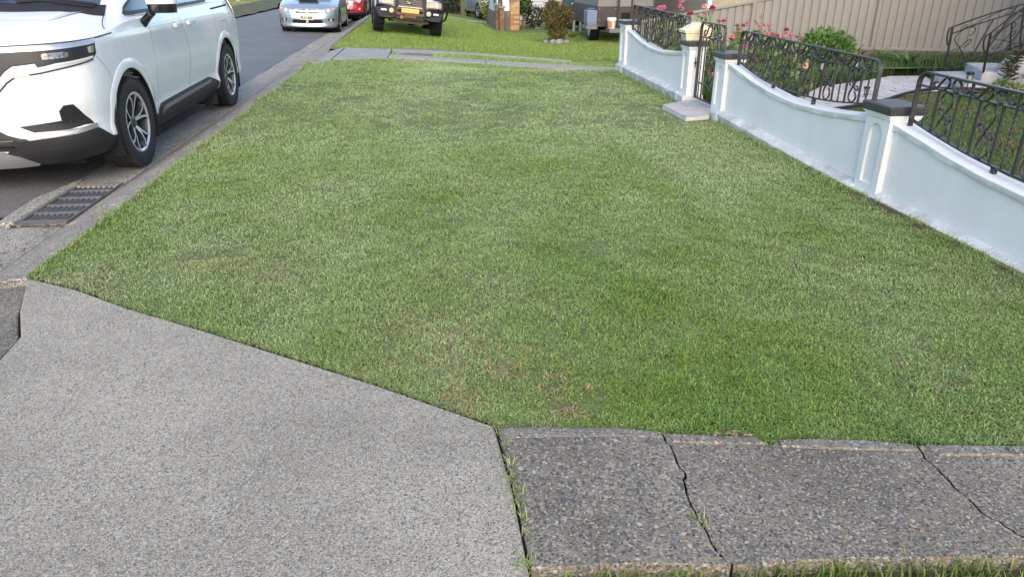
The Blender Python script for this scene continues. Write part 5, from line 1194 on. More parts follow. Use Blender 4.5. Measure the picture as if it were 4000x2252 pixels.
path = [(3.19, 7.60), (4.2, 7.86), (5.1, 8.36), (5.75, 8.76), (6.35, 9.26), (6.95, 9.62), (7.55, 9.72), (7.86, 10.72), (8.2, 11.42), (7.6, 11.42), (6.9, 10.9), (5.74, 10.2), (4.91, 9.18), (4.0, 8.5), (3.19, 8.30)]
b = MB(); b.prism(path, [float(TY(x, y)) - .1 for x, y in path], [float(TY(x, y)) + .012 for x, y in path]); b.obj('path_base', M_grout, gp)
pave(gp, [(x, y) for x, y in path], .27, .022, lambda a, c, d: (a, c, float(TY(a, c)) + .008 + d))
gs_ = empty('gate_step', (0, 0, 0), label='low crazy-paved step in front of the iron gate', cat='step')
st = [(2.655, 7.265), (2.945, 7.36), (3.0, 7.56), (3.19, 7.57), (3.19, 8.31), (3.02, 8.31), (2.64, 8.03)]
b = MB(); b.prism(st, -.12, .028); b.obj('step_base', M_grout, gs_, bevel=.005)
pave(gs_, st, .23, .014, lambda a, c, d: (a, c, .026 + d))
# winding steps to the house
sp = empty('garden_steps', kind='structure')
I_ = [(7.58, 9.72), (7.84, 9.66), (7.98, 9.56), (8.08, 9.46), (8.20, 9.33), (8.34, 9.18), (8.50, 9.0)]
F_ = [(7.86, 10.72), (8.38, 10.72), (8.95, 10.60), (9.45, 10.4), (9.9, 10.1), (10.3, 9.75), (10.6, 9.3)]
Z_ = [.0, .125, .245, .365, .49, .61]
for k in range(6):
    z0, z1 = -.3, Z_[k]; zl = Z_[k - 1] if k else float(TY(7.7, 10)) + .01
    P = [I_[k], I_[k + 1], F_[k + 1], F_[k]]
    b = MB(); b.prism(P, z0, z1); b.obj('step', M_grout, sp, bevel=.006)
    pave(sp, P, .22, .020, lambda a, c, d: (a, c, z1 - .001 + d), .009)
    def face(p, q, zb, zt_, cell=.16, nm='facing_stone'):
        L = math.hypot(q[0] - p[0], q[1] - p[1]); ux, uy = (q[0] - p[0]) / L, (q[1] - p[1]) / L; nx, ny = uy, -ux
        if L < .03 or zt_ - zb < .03: return
        pave(sp, [(0, zb), (L, zb), (L, zt_), (0, zt_)], cell, .016, lambda a, c, d: (p[0] + ux * a + nx * (d - .001), p[1] + uy * a + ny * (d - .001), c), .009, nm)
    face(F_[k], I_[k], zl + .008, z1 - .004); face(I_[k], I_[k + 1], max(-.12, z1 - .36), z1 - .004)
edging = MB(); edging.tube([(x, y, float(TY(x, y)) + .03) for x, y in [(float(a), float(c)) for a, c in cr([(4.0, 7.74), (5.12, 8.30), (5.78, 8.70), (6.38, 9.20), (6.95, 9.56), (7.5, 9.66), (8.3, 8.9), (9.2, 8.5)], 8)]], .022, 7); edging.obj('garden_edging', M_black, smooth=60, label='thin black edging between the garden lawn and the paved path', cat='edging')

# stair rails
def bez(p, q, n=12): return [tuple(np.array(p) * (1 - t) + np.array(q) * t) for t in np.linspace(0, 1, n)]
M_iron2 = mat('dark_iron', (.014, .014, .016), .5, spec=.3)
def stair_rail(label, base, P_top, P_bot, x_scroll):
    """base: newel foot; P_top / P_bot: polylines of top and bottom rails (from the newel upward)"""
    r = empty('stair_railing', (0, 0, 0), label=label, cat='railing', group='black iron stair rails')
    T_ = cr(P_top, 6); B_ = cr(P_bot, 6); side = Vector((P_top[-1][1] - P_top[0][1], -(P_top[-1][0] - P_top[0][0]), 0)).normalized()
    t0 = Vector(P_top[0]); d = (Vector(P_top[1]) - t0); d.z = 0; d.normalize()
    vol = [t0 - d * .02 + Vector((0, 0, -.26)), t0 - d * .055 + Vector((0, 0, -.14)), t0 - d * .05 + Vector((0, 0, -.05))]
    b = MB(); b.bar([tuple(v) for v in cr([tuple(v) for v in vol] + [tuple(p) for p in P_top], 6)], .036, .018, side); b.obj('top_rail', M_iron2, r, smooth=40)
    b = MB(); b.bar([tuple(p - np.array([0, 0, .10])) for p in T_], .026, .016, side); b.obj('middle_rail', M_iron2, r)
    b = MB(); b.bar([tuple(p) for p in B_], .026, .016, side); b.obj('bottom_rail', M_iron2, r)
    b = MB(); b.bar([base, tuple(t0 + Vector((0, 0, -.004)))], .030, .030, side); b.obj('newel', M_iron2, r)
    n = len(T_)
    def at(P, u): i = min(int(u * (len(P) - 1)), len(P) - 2); f = u * (len(P) - 1) - i; return P[i] * (1 - f) + P[i + 1] * f
    for k, u in enumerate(np.linspace(.28, .98, 7)):
        t, q = at(T_, u), at(B_, u); b = MB(); b.bar([tuple(q), tuple(t - np.array([0, 0, .0 if k % 3 == 1 else .10]))], .020, .020, side); b.obj('baluster', M_iron2, r)
    # one big S scroll beside the newel and small ones above
    for (u0, u1) in x_scroll:
        b = MB()
        for P in (S_pts, C_r, C_l):
            pts = []
            for p in cr(P, 5):
                u = (u0 + u1) / 2 + float(p[0]) * (u1 - u0) / 2; q = at(B_, u); t = at(T_, u) - np.array([0, 0, .10]); pts.append(tuple(q + (t - q) * float(p[1])))
            b.bar(pts, .018, .011, side)
        b.obj('scroll', M_iron2, r, smooth=40)
    for (u0, u1) in ((.08, .40), (.72, .42)):
        b = MB(); pts = []
        for p in cr([(0, .25), (.05, .55), (.12, .3), (.05, .1), (.2, .12), (.55, .6), (.8, .92), (.95, .7), (.92, .35), (.8, .3)], 5):
            u = u0 + (u1 - u0) * float(p[0]); t = at(T_, u); pts.append(tuple(t - np.array([0, 0, .10 * (1 - float(p[1]))])))
        b.bar(pts, .015, .009, side); b.obj('band_scroll', M_iron2, r, smooth=40)
    return r
stair_rail('curved black iron handrail along the far side of the garden steps', (8.03, 10.72, .0), [(8.0, 10.72, .66), (8.44, 10.72, .81), (8.94, 10.66, .965), (9.5, 10.5, 1.12), (10.1, 10.1, 1.3), (10.6, 9.5, 1.5)], [(8.03, 10.72, .02), (8.3, 10.72, .13), (8.62, 10.72, .22), (9.2, 10.58, .42), (9.9, 10.15, .66), (10.4, 9.6, .9)], [(.02, .19)])
stair_rail('steep black iron handrail on the near side of the garden steps', (7.84, 9.66, .12), [(7.80, 9.66, .655), (7.95, 9.54, .87), (8.12, 9.42, 1.08), (8.32, 9.2, 1.3), (8.55, 8.9, 1.5)], [(7.83, 9.65, .30), (8.0, 9.52, .42), (8.16, 9.36, .56), (8.36, 9.14, .74), (8.55, 8.9, .92)], [(.06, .34)])

# steel sheet fence on a block plinth
M_fence = mat('fence_steel', (.255, .238, .21), .5, c2=(.24, .222, .198), vs_=2, bump=.05, bs=40)
fn = empty('metal_fence', (0, 0, 0), label='tall beige ribbed steel fence stepping up behind the flower bed', cat='fence')
f0 = np.array([4.44, 15.67]); fd_ = np.array([.9447, -.328]); fn_ = np.array([-.328, -.9447]); BAY = 2.36
def fp_(s, d, z): p = f0 + fd_ * s + fn_ * d; return (p[0], p[1], z)
ftop = lambda s: min(1.80, .455 + .1895 * s)
for k in range(7):
    s0, s1 = k * BAY + .045, (k + 1) * BAY - .045; b = MB(); prof = []; s = s0
    while s < s1 - .01:
        prof += [(s, 0), (min(s + .098, s1), 0), (min(s + .108, s1), -.024), (min(s + .136, s1), -.024), (min(s + .146, s1), 0)]; s += .1505
    V = [];
    for (a, d) in prof: V += [fp_(a, d, .045), fp_(a, d, ftop(a) - .03)]
    n = len(prof); b.add(V, [(2 * i, 2 * i + 2, 2 * i + 3, 2 * i + 1) for i in range(n - 1)]); o = b.obj('fence_panel', M_fence, fn)
    o.modifiers.new('thick', 'SOLIDIFY').thickness = .003
    b = MB(); b.bar([fp_(s0 - .02, .0, .03), fp_(s1 + .02, .0, .03)], .05, .045, (0, 0, 1)); b.obj('bottom_rail', M_fence, fn, bevel=.006)
    b = MB(); b.bar([fp_(s0 - .02, .0, ftop(s0)), fp_(s1 + .02, .0, ftop(s1))], .06, .055, (0, 0, 1)); b.obj('top_rail', M_fence, fn, bevel=.01)
for k in range(8):
    s = k * BAY; b = MB(); sec = [(-.045, .034), (-.030, .034), (-.026, .018), (.026, .018), (.030, .034), (.045, .034), (.045, -.034), (-.045, -.034)]
    b.prism(sec, -.12, ftop(s) + .02, f=lambda a, c, d: fp_(s + a, c, d)); b.obj('fence_post', M_fence, fn)
M_block = mat('concrete_block', (.17, .145, .115), .9, c2=(.11, .095, .075), vs_=5, bump=.6, bs=35)
bw = empty('block_plinth', (0, 0, 0), label='low course of weathered concrete blocks under the steel fence', cat='wall')
for row in range(2):
    s = -.2 * row; 
    while s < 16.5:
        b = MB(); z0 = -.30 + row * .155; b.prism([(s + .004, -.05 + rnd.uniform(-.004, .004)), (s + .386, -.05), (s + .386, .055), (s + .004, .055 + rnd.uniform(-.004, .004))], z0, z0 + .146 + (.0 if row == 0 else .01), f=lambda a, c, d: fp_(a, c, d)); b.obj('block', M_block, bw, bevel=.006); s += .395
b = MB(); b.bar([fp_(0, 0, -.15), fp_(16.5, 0, -.15)], .3, .06, (0, 0, 1)); b.obj('mortar_core', M_dirt, bw)

# solar lights
M_lampglass = mat('frosted_glass', (.5, .5, .45), .3, trans=.4)
def solar(x, y, h, label, sc=1.):
    z = float(TY(x, y)); l = empty('garden_light', (x, y, z), label=label, cat='garden light', group='solar stake lights')
    b = MB(); b.tube([(0, 0, -.05), (0, 0, h - .13 * sc)], .008, 6); b.obj('stake', M_black, l)
    b = MB(); b.lathe([(0, h - .13 * sc), (.036 * sc, h - .125 * sc), (.032 * sc, h - .11 * sc), (0, h - .108 * sc)], 12); b.obj('foot', M_black, l)
    b = MB(); b.lathe([(.024 * sc, h - .108 * sc), (.030 * sc, h - .03 * sc)], 12); b.obj('lens', M_lampglass, l, smooth=True)
    for k in range(4):
        a = k * math.pi / 2 + .4; b = MB(); b.tube([(.030 * sc * math.cos(a), .030 * sc * math.sin(a), h - .112 * sc), (.036 * sc * math.cos(a), .036 * sc * math.sin(a), h - .028 * sc)], .004, 5); b.obj('rib', M_black, l)
    b = MB(); b.lathe([(0, h - .032 * sc), (.044 * sc, h - .030 * sc), (.046 * sc, h - .012 * sc), (.034 * sc, h), (0, h)], 14); b.obj('cap', M_black, l, smooth=35)
solar(7.60, 9.60, .26, 'black solar light standing at the corner of the paved steps', 1.2)
solar(5.90, 10.55, .36, 'black solar light in front of the leafy green bush, seen through the railing', 1.2)
solar(5.45, 10.40, .27, 'black solar light at the left, low among the zinnia stems', 1.2)
solar(6.75, 11.05, .34, 'black solar light by the fern, below the strap-leaved plant', 1.2)
solar(5.72, 9.02, .16, 'short black solar light with yellow body at the edge of the path', .9)

# planting
def stemtube(b, P, r0, r1, n=6):
    P = cr(P, 4); b.tube([tuple(p) for p in P], [r0 + (r1 - r0) * i / (len(P) - 1) for i in range(len(P))], n)
ZC = {'p': (.62, .12, .20), 'm': (.52, .04, .26), 'r': (.30, .012, .06), 's': (.70, .27, .18)}
ZN = {'p': 'pink', 'm': 'magenta', 'r': 'dark red', 's': 'salmon'}
M_pet = {k: mat('petal_' + ZN[k].replace(' ', '_'), c, .6, c2=tuple(min(1, v * 1.35 + .02) for v in c), vs_=60) for k, c in ZC.items()}
M_eye = mat('flower_eye', (.42, .25, .04), .7)
BL = [(3.34, 9.72, 1.076, 'p'), (3.32, 10.4, 0.976, 'm'), (3.3, 10.52, 0.958, 'p'), (3.6, 10.53, 0.979, 'm'), (3.64, 10.58, 0.944, 'p'), (3.33, 9.34, 0.947, 'p'), (3.38, 8.73, 1.034, 'm'), (4.15, 11.04, 0.959, 's'), (3.49, 9.19, 0.947, 'p'), (3.71, 9.15, 0.866, 'r'), (4.22, 10.59, 0.776, 'p'), (4.08, 9.59, 0.774, 'r'), (4.4, 10.29, 0.683, 'r'), (4.13, 9.61, 0.685, 'r'), (4.3, 9.91, 0.76, 's'), (3.95, 8.99, 0.842, 'm'), (4.55, 9.91, 0.872, 'm'), (4.78, 10.35, 0.725, 'm'), (4.45, 9.69, 0.761, 'p'), (4.77, 10.11, 0.74, 'm'), (4.7, 9.98, 0.645, 'p'), (4.22, 8.82, 0.723, 'p'), (4.93, 10.14, 0.601, 'p'), (3.43, 10.5, 0.869, 'p'), (3.3, 10.03, 0.861, 'p'), (3.3, 10.15, 0.727, 's'), (3.77, 11.1, 0.49, 'm'), (3.54, 10.24, 0.579, 'm'), (4.03, 10.07, 0.597, 'm'), (4.09, 10.37, 0.53, 'p'), (4.07, 10.06, 0.532, 'm'), (4.38, 10.45, 0.541, 'r'), (3.98, 9.45, 0.658, 'p'), (4.37, 10.22, 0.573, 'm'), (4.21, 9.54, 0.52, 'm'), (4.39, 10.48, 0.451, 's'), (4.13, 10.37, 0.443, 'p'), (3.46, 8.89, 0.308, 'p'), (3.56, 8.96, 0.238, 'm'), (4.17, 9.11, 0.394, 'm'), (5.12, 10.53, 0.324, 'p'), (4.27, 9.53, 0.39, 'm'), (4.92, 9.89, 0.701, 'm'), (4.69, 9.27, 0.675, 'm'), (5.03, 9.66, 0.616, 'm'), (4.58, 9.43, 0.656, 'p'), (4.48, 9.37, 0.678, 'p'), (4.87, 9.81, 0.627, 's'), (4.99, 9.81, 0.498, 'p'), (5.06, 10.42, 0.339, 'p'), (5.07, 10.0, 0.385, 'p'), (5.45, 10.46, 0.377, 'm'), (5.02, 10.33, 0.502, 'm'), (4.93, 10.58, 0.538, 'p'), (5.32, 9.98, 0.253, 's'), (4.81, 9.01, 0.319, 's'), (3.36, 11.09, 0.828, 's'), (3.36, 11.32, 0.574, 's'), (3.62, 11.19, 0.649, 's')]
def bloom_mesh(key, seed):
    r_ = random.Random(seed); b = MB(); R_ = .036
    for ring, (n, rad, z, tilt) in enumerate(((14, 1.0, 0, -.12), (12, .8, .008, .12), (9, .55, .014, .4))):
        for i in range(n):
            a = 2 * math.pi * i / n + ring * .2 + r_.uniform(-.08, .08); L = R_ * rad * r_.uniform(.9, 1.08); w = L * .26
            ca, sa = math.cos(a), math.sin(a); t = tilt + r_.uniform(-.1, .1)
            def P(r, s, dz): return (ca * r * math.cos(t) - sa * s, sa * r * math.cos(t) + ca * s, z + r * math.sin(t) + dz)
            b.add([P(.1 * L, -w * .4, 0), P(.1 * L, w * .4, 0), P(.75 * L, w, .002), P(L, 0, -.001), P(.75 * L, -w, .002)], [(0, 1, 2, 3, 4)], 0)
    b.lathe([(0, .024), (.008, .022), (.012, .012), (0, .010)], 10, m=1)
    return b
bmesh_cache = {}
def zclass(p):
    x, y, z, c = p
    return (c, 'tall' if z > .72 else ('mid-height' if z > .5 else 'low'), 'behind the farthest railing' if y > 8.75 and x < 3.75 else ('between the gate and the beige fence' if x < 4.35 else 'behind the railing right of the gate'))
ORD = ['leftmost', 'second from left', 'third from left', 'fourth from left', 'fifth from left', 'sixth from left', 'seventh from left', 'eighth from left']
def zlabel(i):
    k = zclass(BL[i]); same = sorted([j for j in range(len(BL)) if zclass(BL[j]) == k], key=lambda j: BL[j][0] / BL[j][1]); n = same.index(i)
    if len(same) == 1: return f'the only {k[1]} {ZN[k[0]]} zinnia {k[2]}'
    return f'{ORD[n]} of the {k[1]} {ZN[k[0]]} zinnias {k[2]}'
for i, (x, y, z, c) in enumerate(BL):
    zg = float(TY(x, y)); zone = 'behind the farthest railing' if y > 8.75 and x < 3.75 else ('between the gate and the beige fence' if x < 4.35 else 'behind the railing right of the gate')
    ht = 'tall' if z > .72 else ('mid-height' if z > .5 else 'low')
    e = empty('zinnia', (x, y, zg), label=zlabel(i), cat='flower', group='zinnias growing behind the wall')
    h = z - zg; ox, oy = rnd.uniform(-.10, .10), rnd.uniform(-.08, .10)
    b = MB(); stemtube(b, [(ox, oy, -.03), (ox * .9, oy * .9, h * .35), (ox * .35, oy * .4, h * .75), (0, 0, h)], .006, .0035, 5); b.obj('stem', M_stem, e)
    key = (c, i % 3)
    if key not in bmesh_cache:
        o = bloom_mesh(c, i).obj('bloom', [M_pet[c], M_eye], e); bmesh_cache[key] = o.data
    else: o = link('bloom', bmesh_cache[key], e)
    o.location = (0, 0, h); sc_ = rnd.uniform(1.05, 1.5); o.scale = (sc_, sc_, sc_); o.rotation_euler = (rnd.uniform(-.1, .55), rnd.uniform(-.4, .3), rnd.uniform(0, 6))
    n = int(26 + h * 34); t = r5.rand(n) ** .8 * .9; px = ox * (1 - t) + r5.randn(n) * .05; py = oy * (1 - t) + r5.randn(n) * .05
    leaves('foliage', np.stack([px * (1.2 - .7 * t), py * (1.2 - .7 * t), t * h], 1), np.full(n, .085), tints(n, (.13, .22, .05), (.17, .27, .07), (.10, .18, .06), (.22, .28, .10)), e, kind='stuff')
# filler foliage of the bed
n = 9000; X = 3.25 + r5.rand(n) * 2.7; Y = 8.75 + r5.rand(n) * 3.2; hh = (.16 + .42 * fbm(X * 2.3, Y * 2.3, 51, 2)) * smooth01(3.1, 3.45, X) * smooth01(6.1, 5.2, X + .25 * (Y - 9)) * (1 - .5 * smooth01(9.4, 8.7, Y))
k = (X < 3.3 + (Y - 8.55) * 1.15) & (hh > .04); X, Y, hh = X[k], Y[k], hh[k]; n = len(X); zz = TY(X, Y) + hh * r5.rand(n) ** .7
leaves('flower_bed_foliage', np.stack([X, Y, zz], 1), np.full(n, .08), tints(n, (.11, .19, .045), (.15, .24, .06), (.08, .14, .04), (.20, .24, .07)), label='mixed green foliage filling the zinnia bed', cat='foliage', kind='stuff')
# mondo grass borders
def mondo(poly, dens, L, label, dark=1.):
    P = scatter2(poly, dens); n = len(P)
    blades('border_grass', P, TY(P[:, 0], P[:, 1]) - .01, L * (.6 + .6 * r5.rand(n)), np.full(n, .009), R(8) + R(52) * r5.rand(n), tints(n, (.065, .12, .03), (.09, .16, .045), (.05, .095, .03), (.13, .19, .06)) * dark, rs=r5, m=M_leaf, label=label, cat='grass', kind='stuff')
def scatter2(poly, dens):
    xs = [p[0] for p in poly]; ys = [p[1] for p in poly]; n = int((max(xs) - min(xs)) * (max(ys) - min(ys)) * dens)
    x = min(xs) + r5.rand(n) * (max(xs) - min(xs)); y = min(ys) + r5.rand(n) * (max(ys) - min(ys)); k = inpoly(x, y, poly); return np.stack([x[k], y[k]], 1)
# ---------------------------------------------------------------- beyond the neighbour's driveway
def tz(x, y): return float(T(x, y))
M_brick = [mat('brick', c, .85, c2=tuple(v * .75 for v in c), vs_=12, bump=.4, bs=50) for c in ((.46, .25, .11), (.52, .31, .15), (.40, .21, .10), (.55, .36, .20))]
M_brickd = [mat('old_brick', c, .9, c2=tuple(v * .7 for v in c), vs_=10, bump=.5, bs=50) for c in ((.24, .13, .08), (.19, .115, .075), (.30, .17, .10))]
M_mortar = mat('mortar', (.26, .21, .15), .9); M_rend = mat('old_render', (.20, .18, .135), .9, c2=(.13, .12, .09), vs_=2.2, bump=.7, bs=18, det=9)
M_pcap = mat('pier_cap', (.20, .21, .23), .8); M_whitep = mat('white_board', (.66, .69, .70), .55)
def brick_pier(parent, x0, x1, y0, y1, z0, z1, mats, nm='pillar', bw=.24):
    e = empty(nm, (0, 0, 0), parent=parent); b = MB(); b.bb(x0 + .008, x1 - .008, y0 + .008, y1 - .008, z0 - .2, z1); b.obj('mortar', M_mortar, e)
    H_ = .086; n = int((z1 - z0) / H_ + .5)
    for r_ in range(n):
        za = z0 + r_ * H_ + .005; zb = z0 + (r_ + 1) * H_ - .005
        for (ax, lo, hi, other0, other1) in (('x', x0, x1, y0, y1), ('y', y0, y1, x0, x1)):
            L = hi - lo; cuts = [0, .24, L] if r_ % 2 == 0 else [0, L - .24, L]
            if L < .3: cuts = [0, L] if r_ % 2 else [0, L / 2, L]
            for a, c in zip(cuts[:-1], cuts[1:]):
                if c - a < .03: continue
                for sd in ((0,) if ax == 'x' else (0, 1)):
                    b = MB(); t = rnd.uniform(-.002, .004)
                    if ax == 'x': b.bb(lo + a + .005, lo + c - .005, y0 - t - .002, y0 + .06, za, zb)
                    elif sd == 0: b.bb(x0 - t - .002, x0 + .05, lo + max(a, .065) + .005, lo + c - .005, za, zb)
                    else: b.bb(x1 - .05, x1 + t + .002, lo + max(a, .065) + .005, lo + c - .005, za, zb)
                    b.obj('brick', mats[rnd.randrange(len(mats))], e)
    return e
fw = empty('front_wall', (0, 0, 0), label="grey rendered front wall with brick piers ending in a bright orange brick pillar", cat='wall')
brick_pier(fw, 3.36, 3.73, 30.3, 30.67, -.66, .43, M_brick)
b = MB(); b.bb(3.33, 3.76, 30.27, 30.70, .431, .52); b.obj('pier_cap', M_pcap, fw, bevel=.01)
brick_pier(fw, 2.88, 3.05, 29.7, 30.0, -.62, .18, M_brickd); b = MB(); b.bb(2.84, 3.09, 29.66, 30.04, .181, .25); b.obj('pier_cap', M_pcap, fw, bevel=.01)
brick_pier(fw, 2.76, 2.90, 30.2, 30.6, -.62, .27, M_brickd); b = MB(); b.bb(2.72, 2.95, 30.15, 30.65, .271, .34); b.obj('pier_cap', M_pcap, fw, bevel=.01)
b = MB(); b.bb(3.05, 3.36, 30.36, 30.58, -.9, .05); b.obj('rendered_panel', M_rend, fw)
b = MB(); b.prism([(2.79, 30.6), (2.99, 30.6), (3.02, 35.4), (2.82, 35.4)], -.95, [-.0, -.0, -.03, -.03]); b.obj('rendered_panel', M_rend, fw)
b = MB(); b.prism([(2.78, 35.4), (3.06, 35.4), (3.06, 35.6), (2.78, 35.6)], -.95, .05); b.obj('end_pier', M_rend, fw)
b = MB(); b.prism([(3.06, .12), (3.10, .06), (3.2, .03), (3.345, .03), (3.345, .75), (3.06, .75)], 30.44, 30.48, f=lambda a, c, d: (a, d, c)); b.obj('white_panel', M_whitep, fw)
def wavy(y0, y1, zt0, zt1):
    P = [(y0, -.02)] + [(y0 + (y1 - y0) * u, -.02) for u in (.3, .6, 1)] + [(y0 + (y1 - y0) * u, zt0 + (zt1 - zt0) * u + .07 * math.sin(u * 6)) for u in (1, .8, .6, .4, .2, 0)]
    b = MB(); b.prism(P, 2.87, 2.91, f=lambda a, c, d: (d, a, c)); b.obj('white_panel', M_whitep, fw)
wavy(30.75, 32.9, .42, .50); wavy(33.0, 35.3, .42, .52)
# creeper hanging over the white panels
P = np.stack([2.83 + .12 * r5.rand(420), 31.2 + 3.6 * r5.rand(420), .05 + .62 * r5.rand(420) ** .7], 1); P = P[fbm(P[:, 1] * 1.6, P[:, 2] * 4, 71, 2) > .5]
leaves('creeper', P, np.full(len(P), .10), tints(len(P), (.11, .18, .05), (.07, .12, .03)), label='green creeper hanging over the white wavy fence boards', cat='creeper', kind='stuff')
# reddish bush in the middle of the far lawn
bz = tz(4.1, 23.6)
shrub2 = []
def bush_obj():
    e = empty('bush', (4.12, 23.6, bz), label='round reddish-green bush standing alone on the far lawn', cat='bush'); b = MB()
    for i in range(7):
        a = 6.28 * i / 7; b_ = [(.05 * math.cos(a), .05 * math.sin(a), -.05), (.16 * math.cos(a), .16 * math.sin(a), .4), (.33 * math.cos(a), .33 * math.sin(a), .95)]; stemtube(b, b_, .018, .006)
    b.obj('stems', M_bark, e)
    cols = ((.13, .105, .03), (.20, .15, .04), (.11, .12, .03), (.16, .09, .04), (.23, .19, .06), (.09, .09, .025))
    P = np.concatenate([crown(2600, (0, 0, .78), (.50, .45, .42), r5, .44), crown(900, (-.02, 0, .30), (.34, .32, .26), r5, .46), crown(500, (.30, .0, .80), (.27, .25, .26), r5, .45), crown(350, (-.22, 0, 1.12), (.16, .16, .20), r5, .4), crown(90, (.46, -.1, .22), (.12, .1, .07), r5, .4)])
    P = P[P[:, 2] > .03]; leaves('foliage', P, np.full(len(P), .062), tints(len(P), *cols), e, asp=.55, kind='stuff')
bush_obj()
for i, (x, y, s) in enumerate([(3.92, 23.25, .13), (4.10, 23.1, .16), (3.72, 23.4, .10), (4.35, 23.2, .11)]):
    b = MB(); b.add(*(lambda n: ([(s * (1 + .25 * rnd.uniform(-1, 1)) * math.cos(a) * math.sin(t), s * math.sin(a) * math.sin(t), s * .7 * math.cos(t)) for t in (.35, .9, 1.5, 2.2) for a in [k * 6.283 / n for k in range(n)]], [tuple(range(n))] + [(r_ * n + k, r_ * n + (k + 1) % n, (r_ + 1) * n + (k + 1) % n, (r_ + 1) * n + k) for r_ in range(3) for k in range(n)]))(8))
    tag(b.obj('rock', mat('rock', (.30, .30, .31), .85, c2=(.18, .17, .17), vs_=9, bump=.6, bs=20), loc=(x, y, tz(x, y) + .02)), ['pale grey rock at the left foot of the lone bush', 'largest pale rock at the front foot of the lone bush', 'small dark rock left of the others under the lone bush', 'rock at the right foot of the lone bush'][i], 'rock', 'rocks round the bush')
# small tree and dark shrubs beside the brick pillar
t = empty('small_tree', (4.02, 31.3, tz(4.02, 31.3)), label='small tree with forked orange-brown trunk right of the brick pillar', cat='tree')
b = MB(); stemtube(b, [(0, 0, -.1), (-.02, 0, .25), (.0, 0, .48), (-.04, 0, .8), (-.1, 0, 1.6)], .055, .03, 8); stemtube(b, [(0, 0, .42), (.12, 0, .62), (.22, .05, .85), (.3, .1, 1.5)], .04, .02, 8); b.obj('trunk', M_bark, t)
P = np.concatenate([crown(900, (-.02, 0, .85), (.42, .4, .34), r5, .47), crown(1300, (.1, .1, 1.7), (.8, .7, .7), r5, .5)])
leaves('crown', P, np.full(len(P), .11), tints(len(P), (.05, .09, .025), (.09, .14, .04), (.035, .06, .02), (.15, .2, .05)), t, kind='stuff')
def bush2(name, c, rad, n, size, cols, label, cat='bush', gap=.44):
    e = empty(name, (c[0], c[1], tz(c[0], c[1])), label=label, cat=cat); b = MB()
    for i in range(5):
        a = 1.256 * i; stemtube(b, [(0, 0, -.05), (.3 * rad[0] * math.cos(a), .3 * rad[1] * math.sin(a), rad[2]), (.5 * rad[0] * math.cos(a), .5 * rad[1] * math.sin(a), rad[2] * 1.5)], .02, .006)
    b.obj('stems', M_bark, e); P = crown(n, (0, 0, rad[2]), rad, r5, gap); P = P[P[:, 2] > 0]; leaves('foliage', P, np.full(len(P), size), tints(len(P), *cols), e, kind='stuff')
bush2('dark_bush', (4.55, 31.6), (.50, .45, .42), 1500, .08, [(.03, .05, .02), (.05, .075, .03), (.02, .035, .015)], 'dark low bush behind the small forked tree')
bush2('yellow_bush', (5.15, 31.0), (.38, .35, .55), 700, .12, [(.10, .17, .04), (.30, .28, .04), (.07, .12, .03), (.20, .24, .06)], 'loose bush with yellow leaves left of the reddish bush', gap=.5)
bush2('dark_bush', (5.6, 33.2), (.55, .4, .34), 900, .09, [(.03, .045, .02), (.045, .07, .025)], 'dark bush in shade behind the yellow-leaved bush')
bush2('bright_bush', (3.2, 35.2), (.8, .6, .85), 1500, .12, [(.25, .30, .03), (.18, .24, .04), (.30, .30, .05)], 'bright yellow-green bush rising behind the white fence boards')
b = MB(); b.prism([(4.55, 31.55), (5.3, 31.6), (5.7, 34.0), (5.1, 34.0)], [tz(4.9, 32) - .05] * 4, [tz(4.55, 31.6) + .03, tz(5.3, 31.6) + .03, tz(5.7, 34) + .03, tz(5.1, 34) + .03]); b.obj('concrete_path', M_fardrive, kind='structure')
# timber posts and dark hedge under the far house
for i, (x0, x1, y) in enumerate([(1.83, 2.13, 40.2), (2.32, 2.6, 39.6)]):
    b = MB(); b.bb(x0, x1, y, y + .3, -.75, 2.6); tag(b.obj('timber_post', mat('weathered_timber', (.13, .14, .06), .9, c2=(.09, .09, .045), vs_=5, bump=.5, bs=20), bevel=.02), ['thick greenish timber post left of the silver wagon', 'thick greenish timber post closest to the silver wagon'][i], 'post', 'timber posts of the far house')
far_house = empty('house', (0, 0, 0), label='dark brown weatherboard house far behind the four wheel drive', cat='house')
b = MB(); b.bb(-1.5, 3.4, 44, 52, -.9, 4.2); b.obj('wall', mat('dark_boards', (.045, .035, .032), .8, c2=(.03, .026, .026), vs_=3), far_house)
for i in range(7):
    b = MB(); b.bb(-1.5, 3.4, 43.95, 43.995, -.62 + i * .22, -.44 + i * .22); b.obj('board', mat('dark_board', (.06, .045, .04), .75), far_house)
b = MB(); b.prism([(-2, 4.2), (1, 6.0), (3.9, 4.2)], 43.5, 52.5, f=lambda a, c, d: (a, d, c)); b.obj('roof', mat('roof_sheet', (.10, .10, .11), .6), far_house)
b = MB(); b.bb(.4, 1.6, 43.90, 43.945, .9, 2.1); b.obj('window', M_trim, far_house); b = MB(); b.bb(.46, 1.54, 43.88, 43.895, .96, 2.04); b.obj('pane', M_glass, far_house)
def hedge(pts, rad, n, label, cols, size=.14):
    Ps = [];
    for (x, y, z) in pts: Ps.append(crown(n, (x, y, z), rad, r5, .42))
    P = np.concatenate(Ps); leaves('hedge', P, np.full(len(P), size), tints(len(P), *cols), label=label, cat='hedge', kind='stuff')
hedge([(.55, 41, -.1), (1.3, 41.3, -.1), (-.4, 41.5, .1), (2.7, 42, 0)], (.7, .5, .75), 650, 'dark hedge in front of the brown weatherboard house', [(.03, .05, .02), (.05, .08, .03), (.02, .03, .015)])
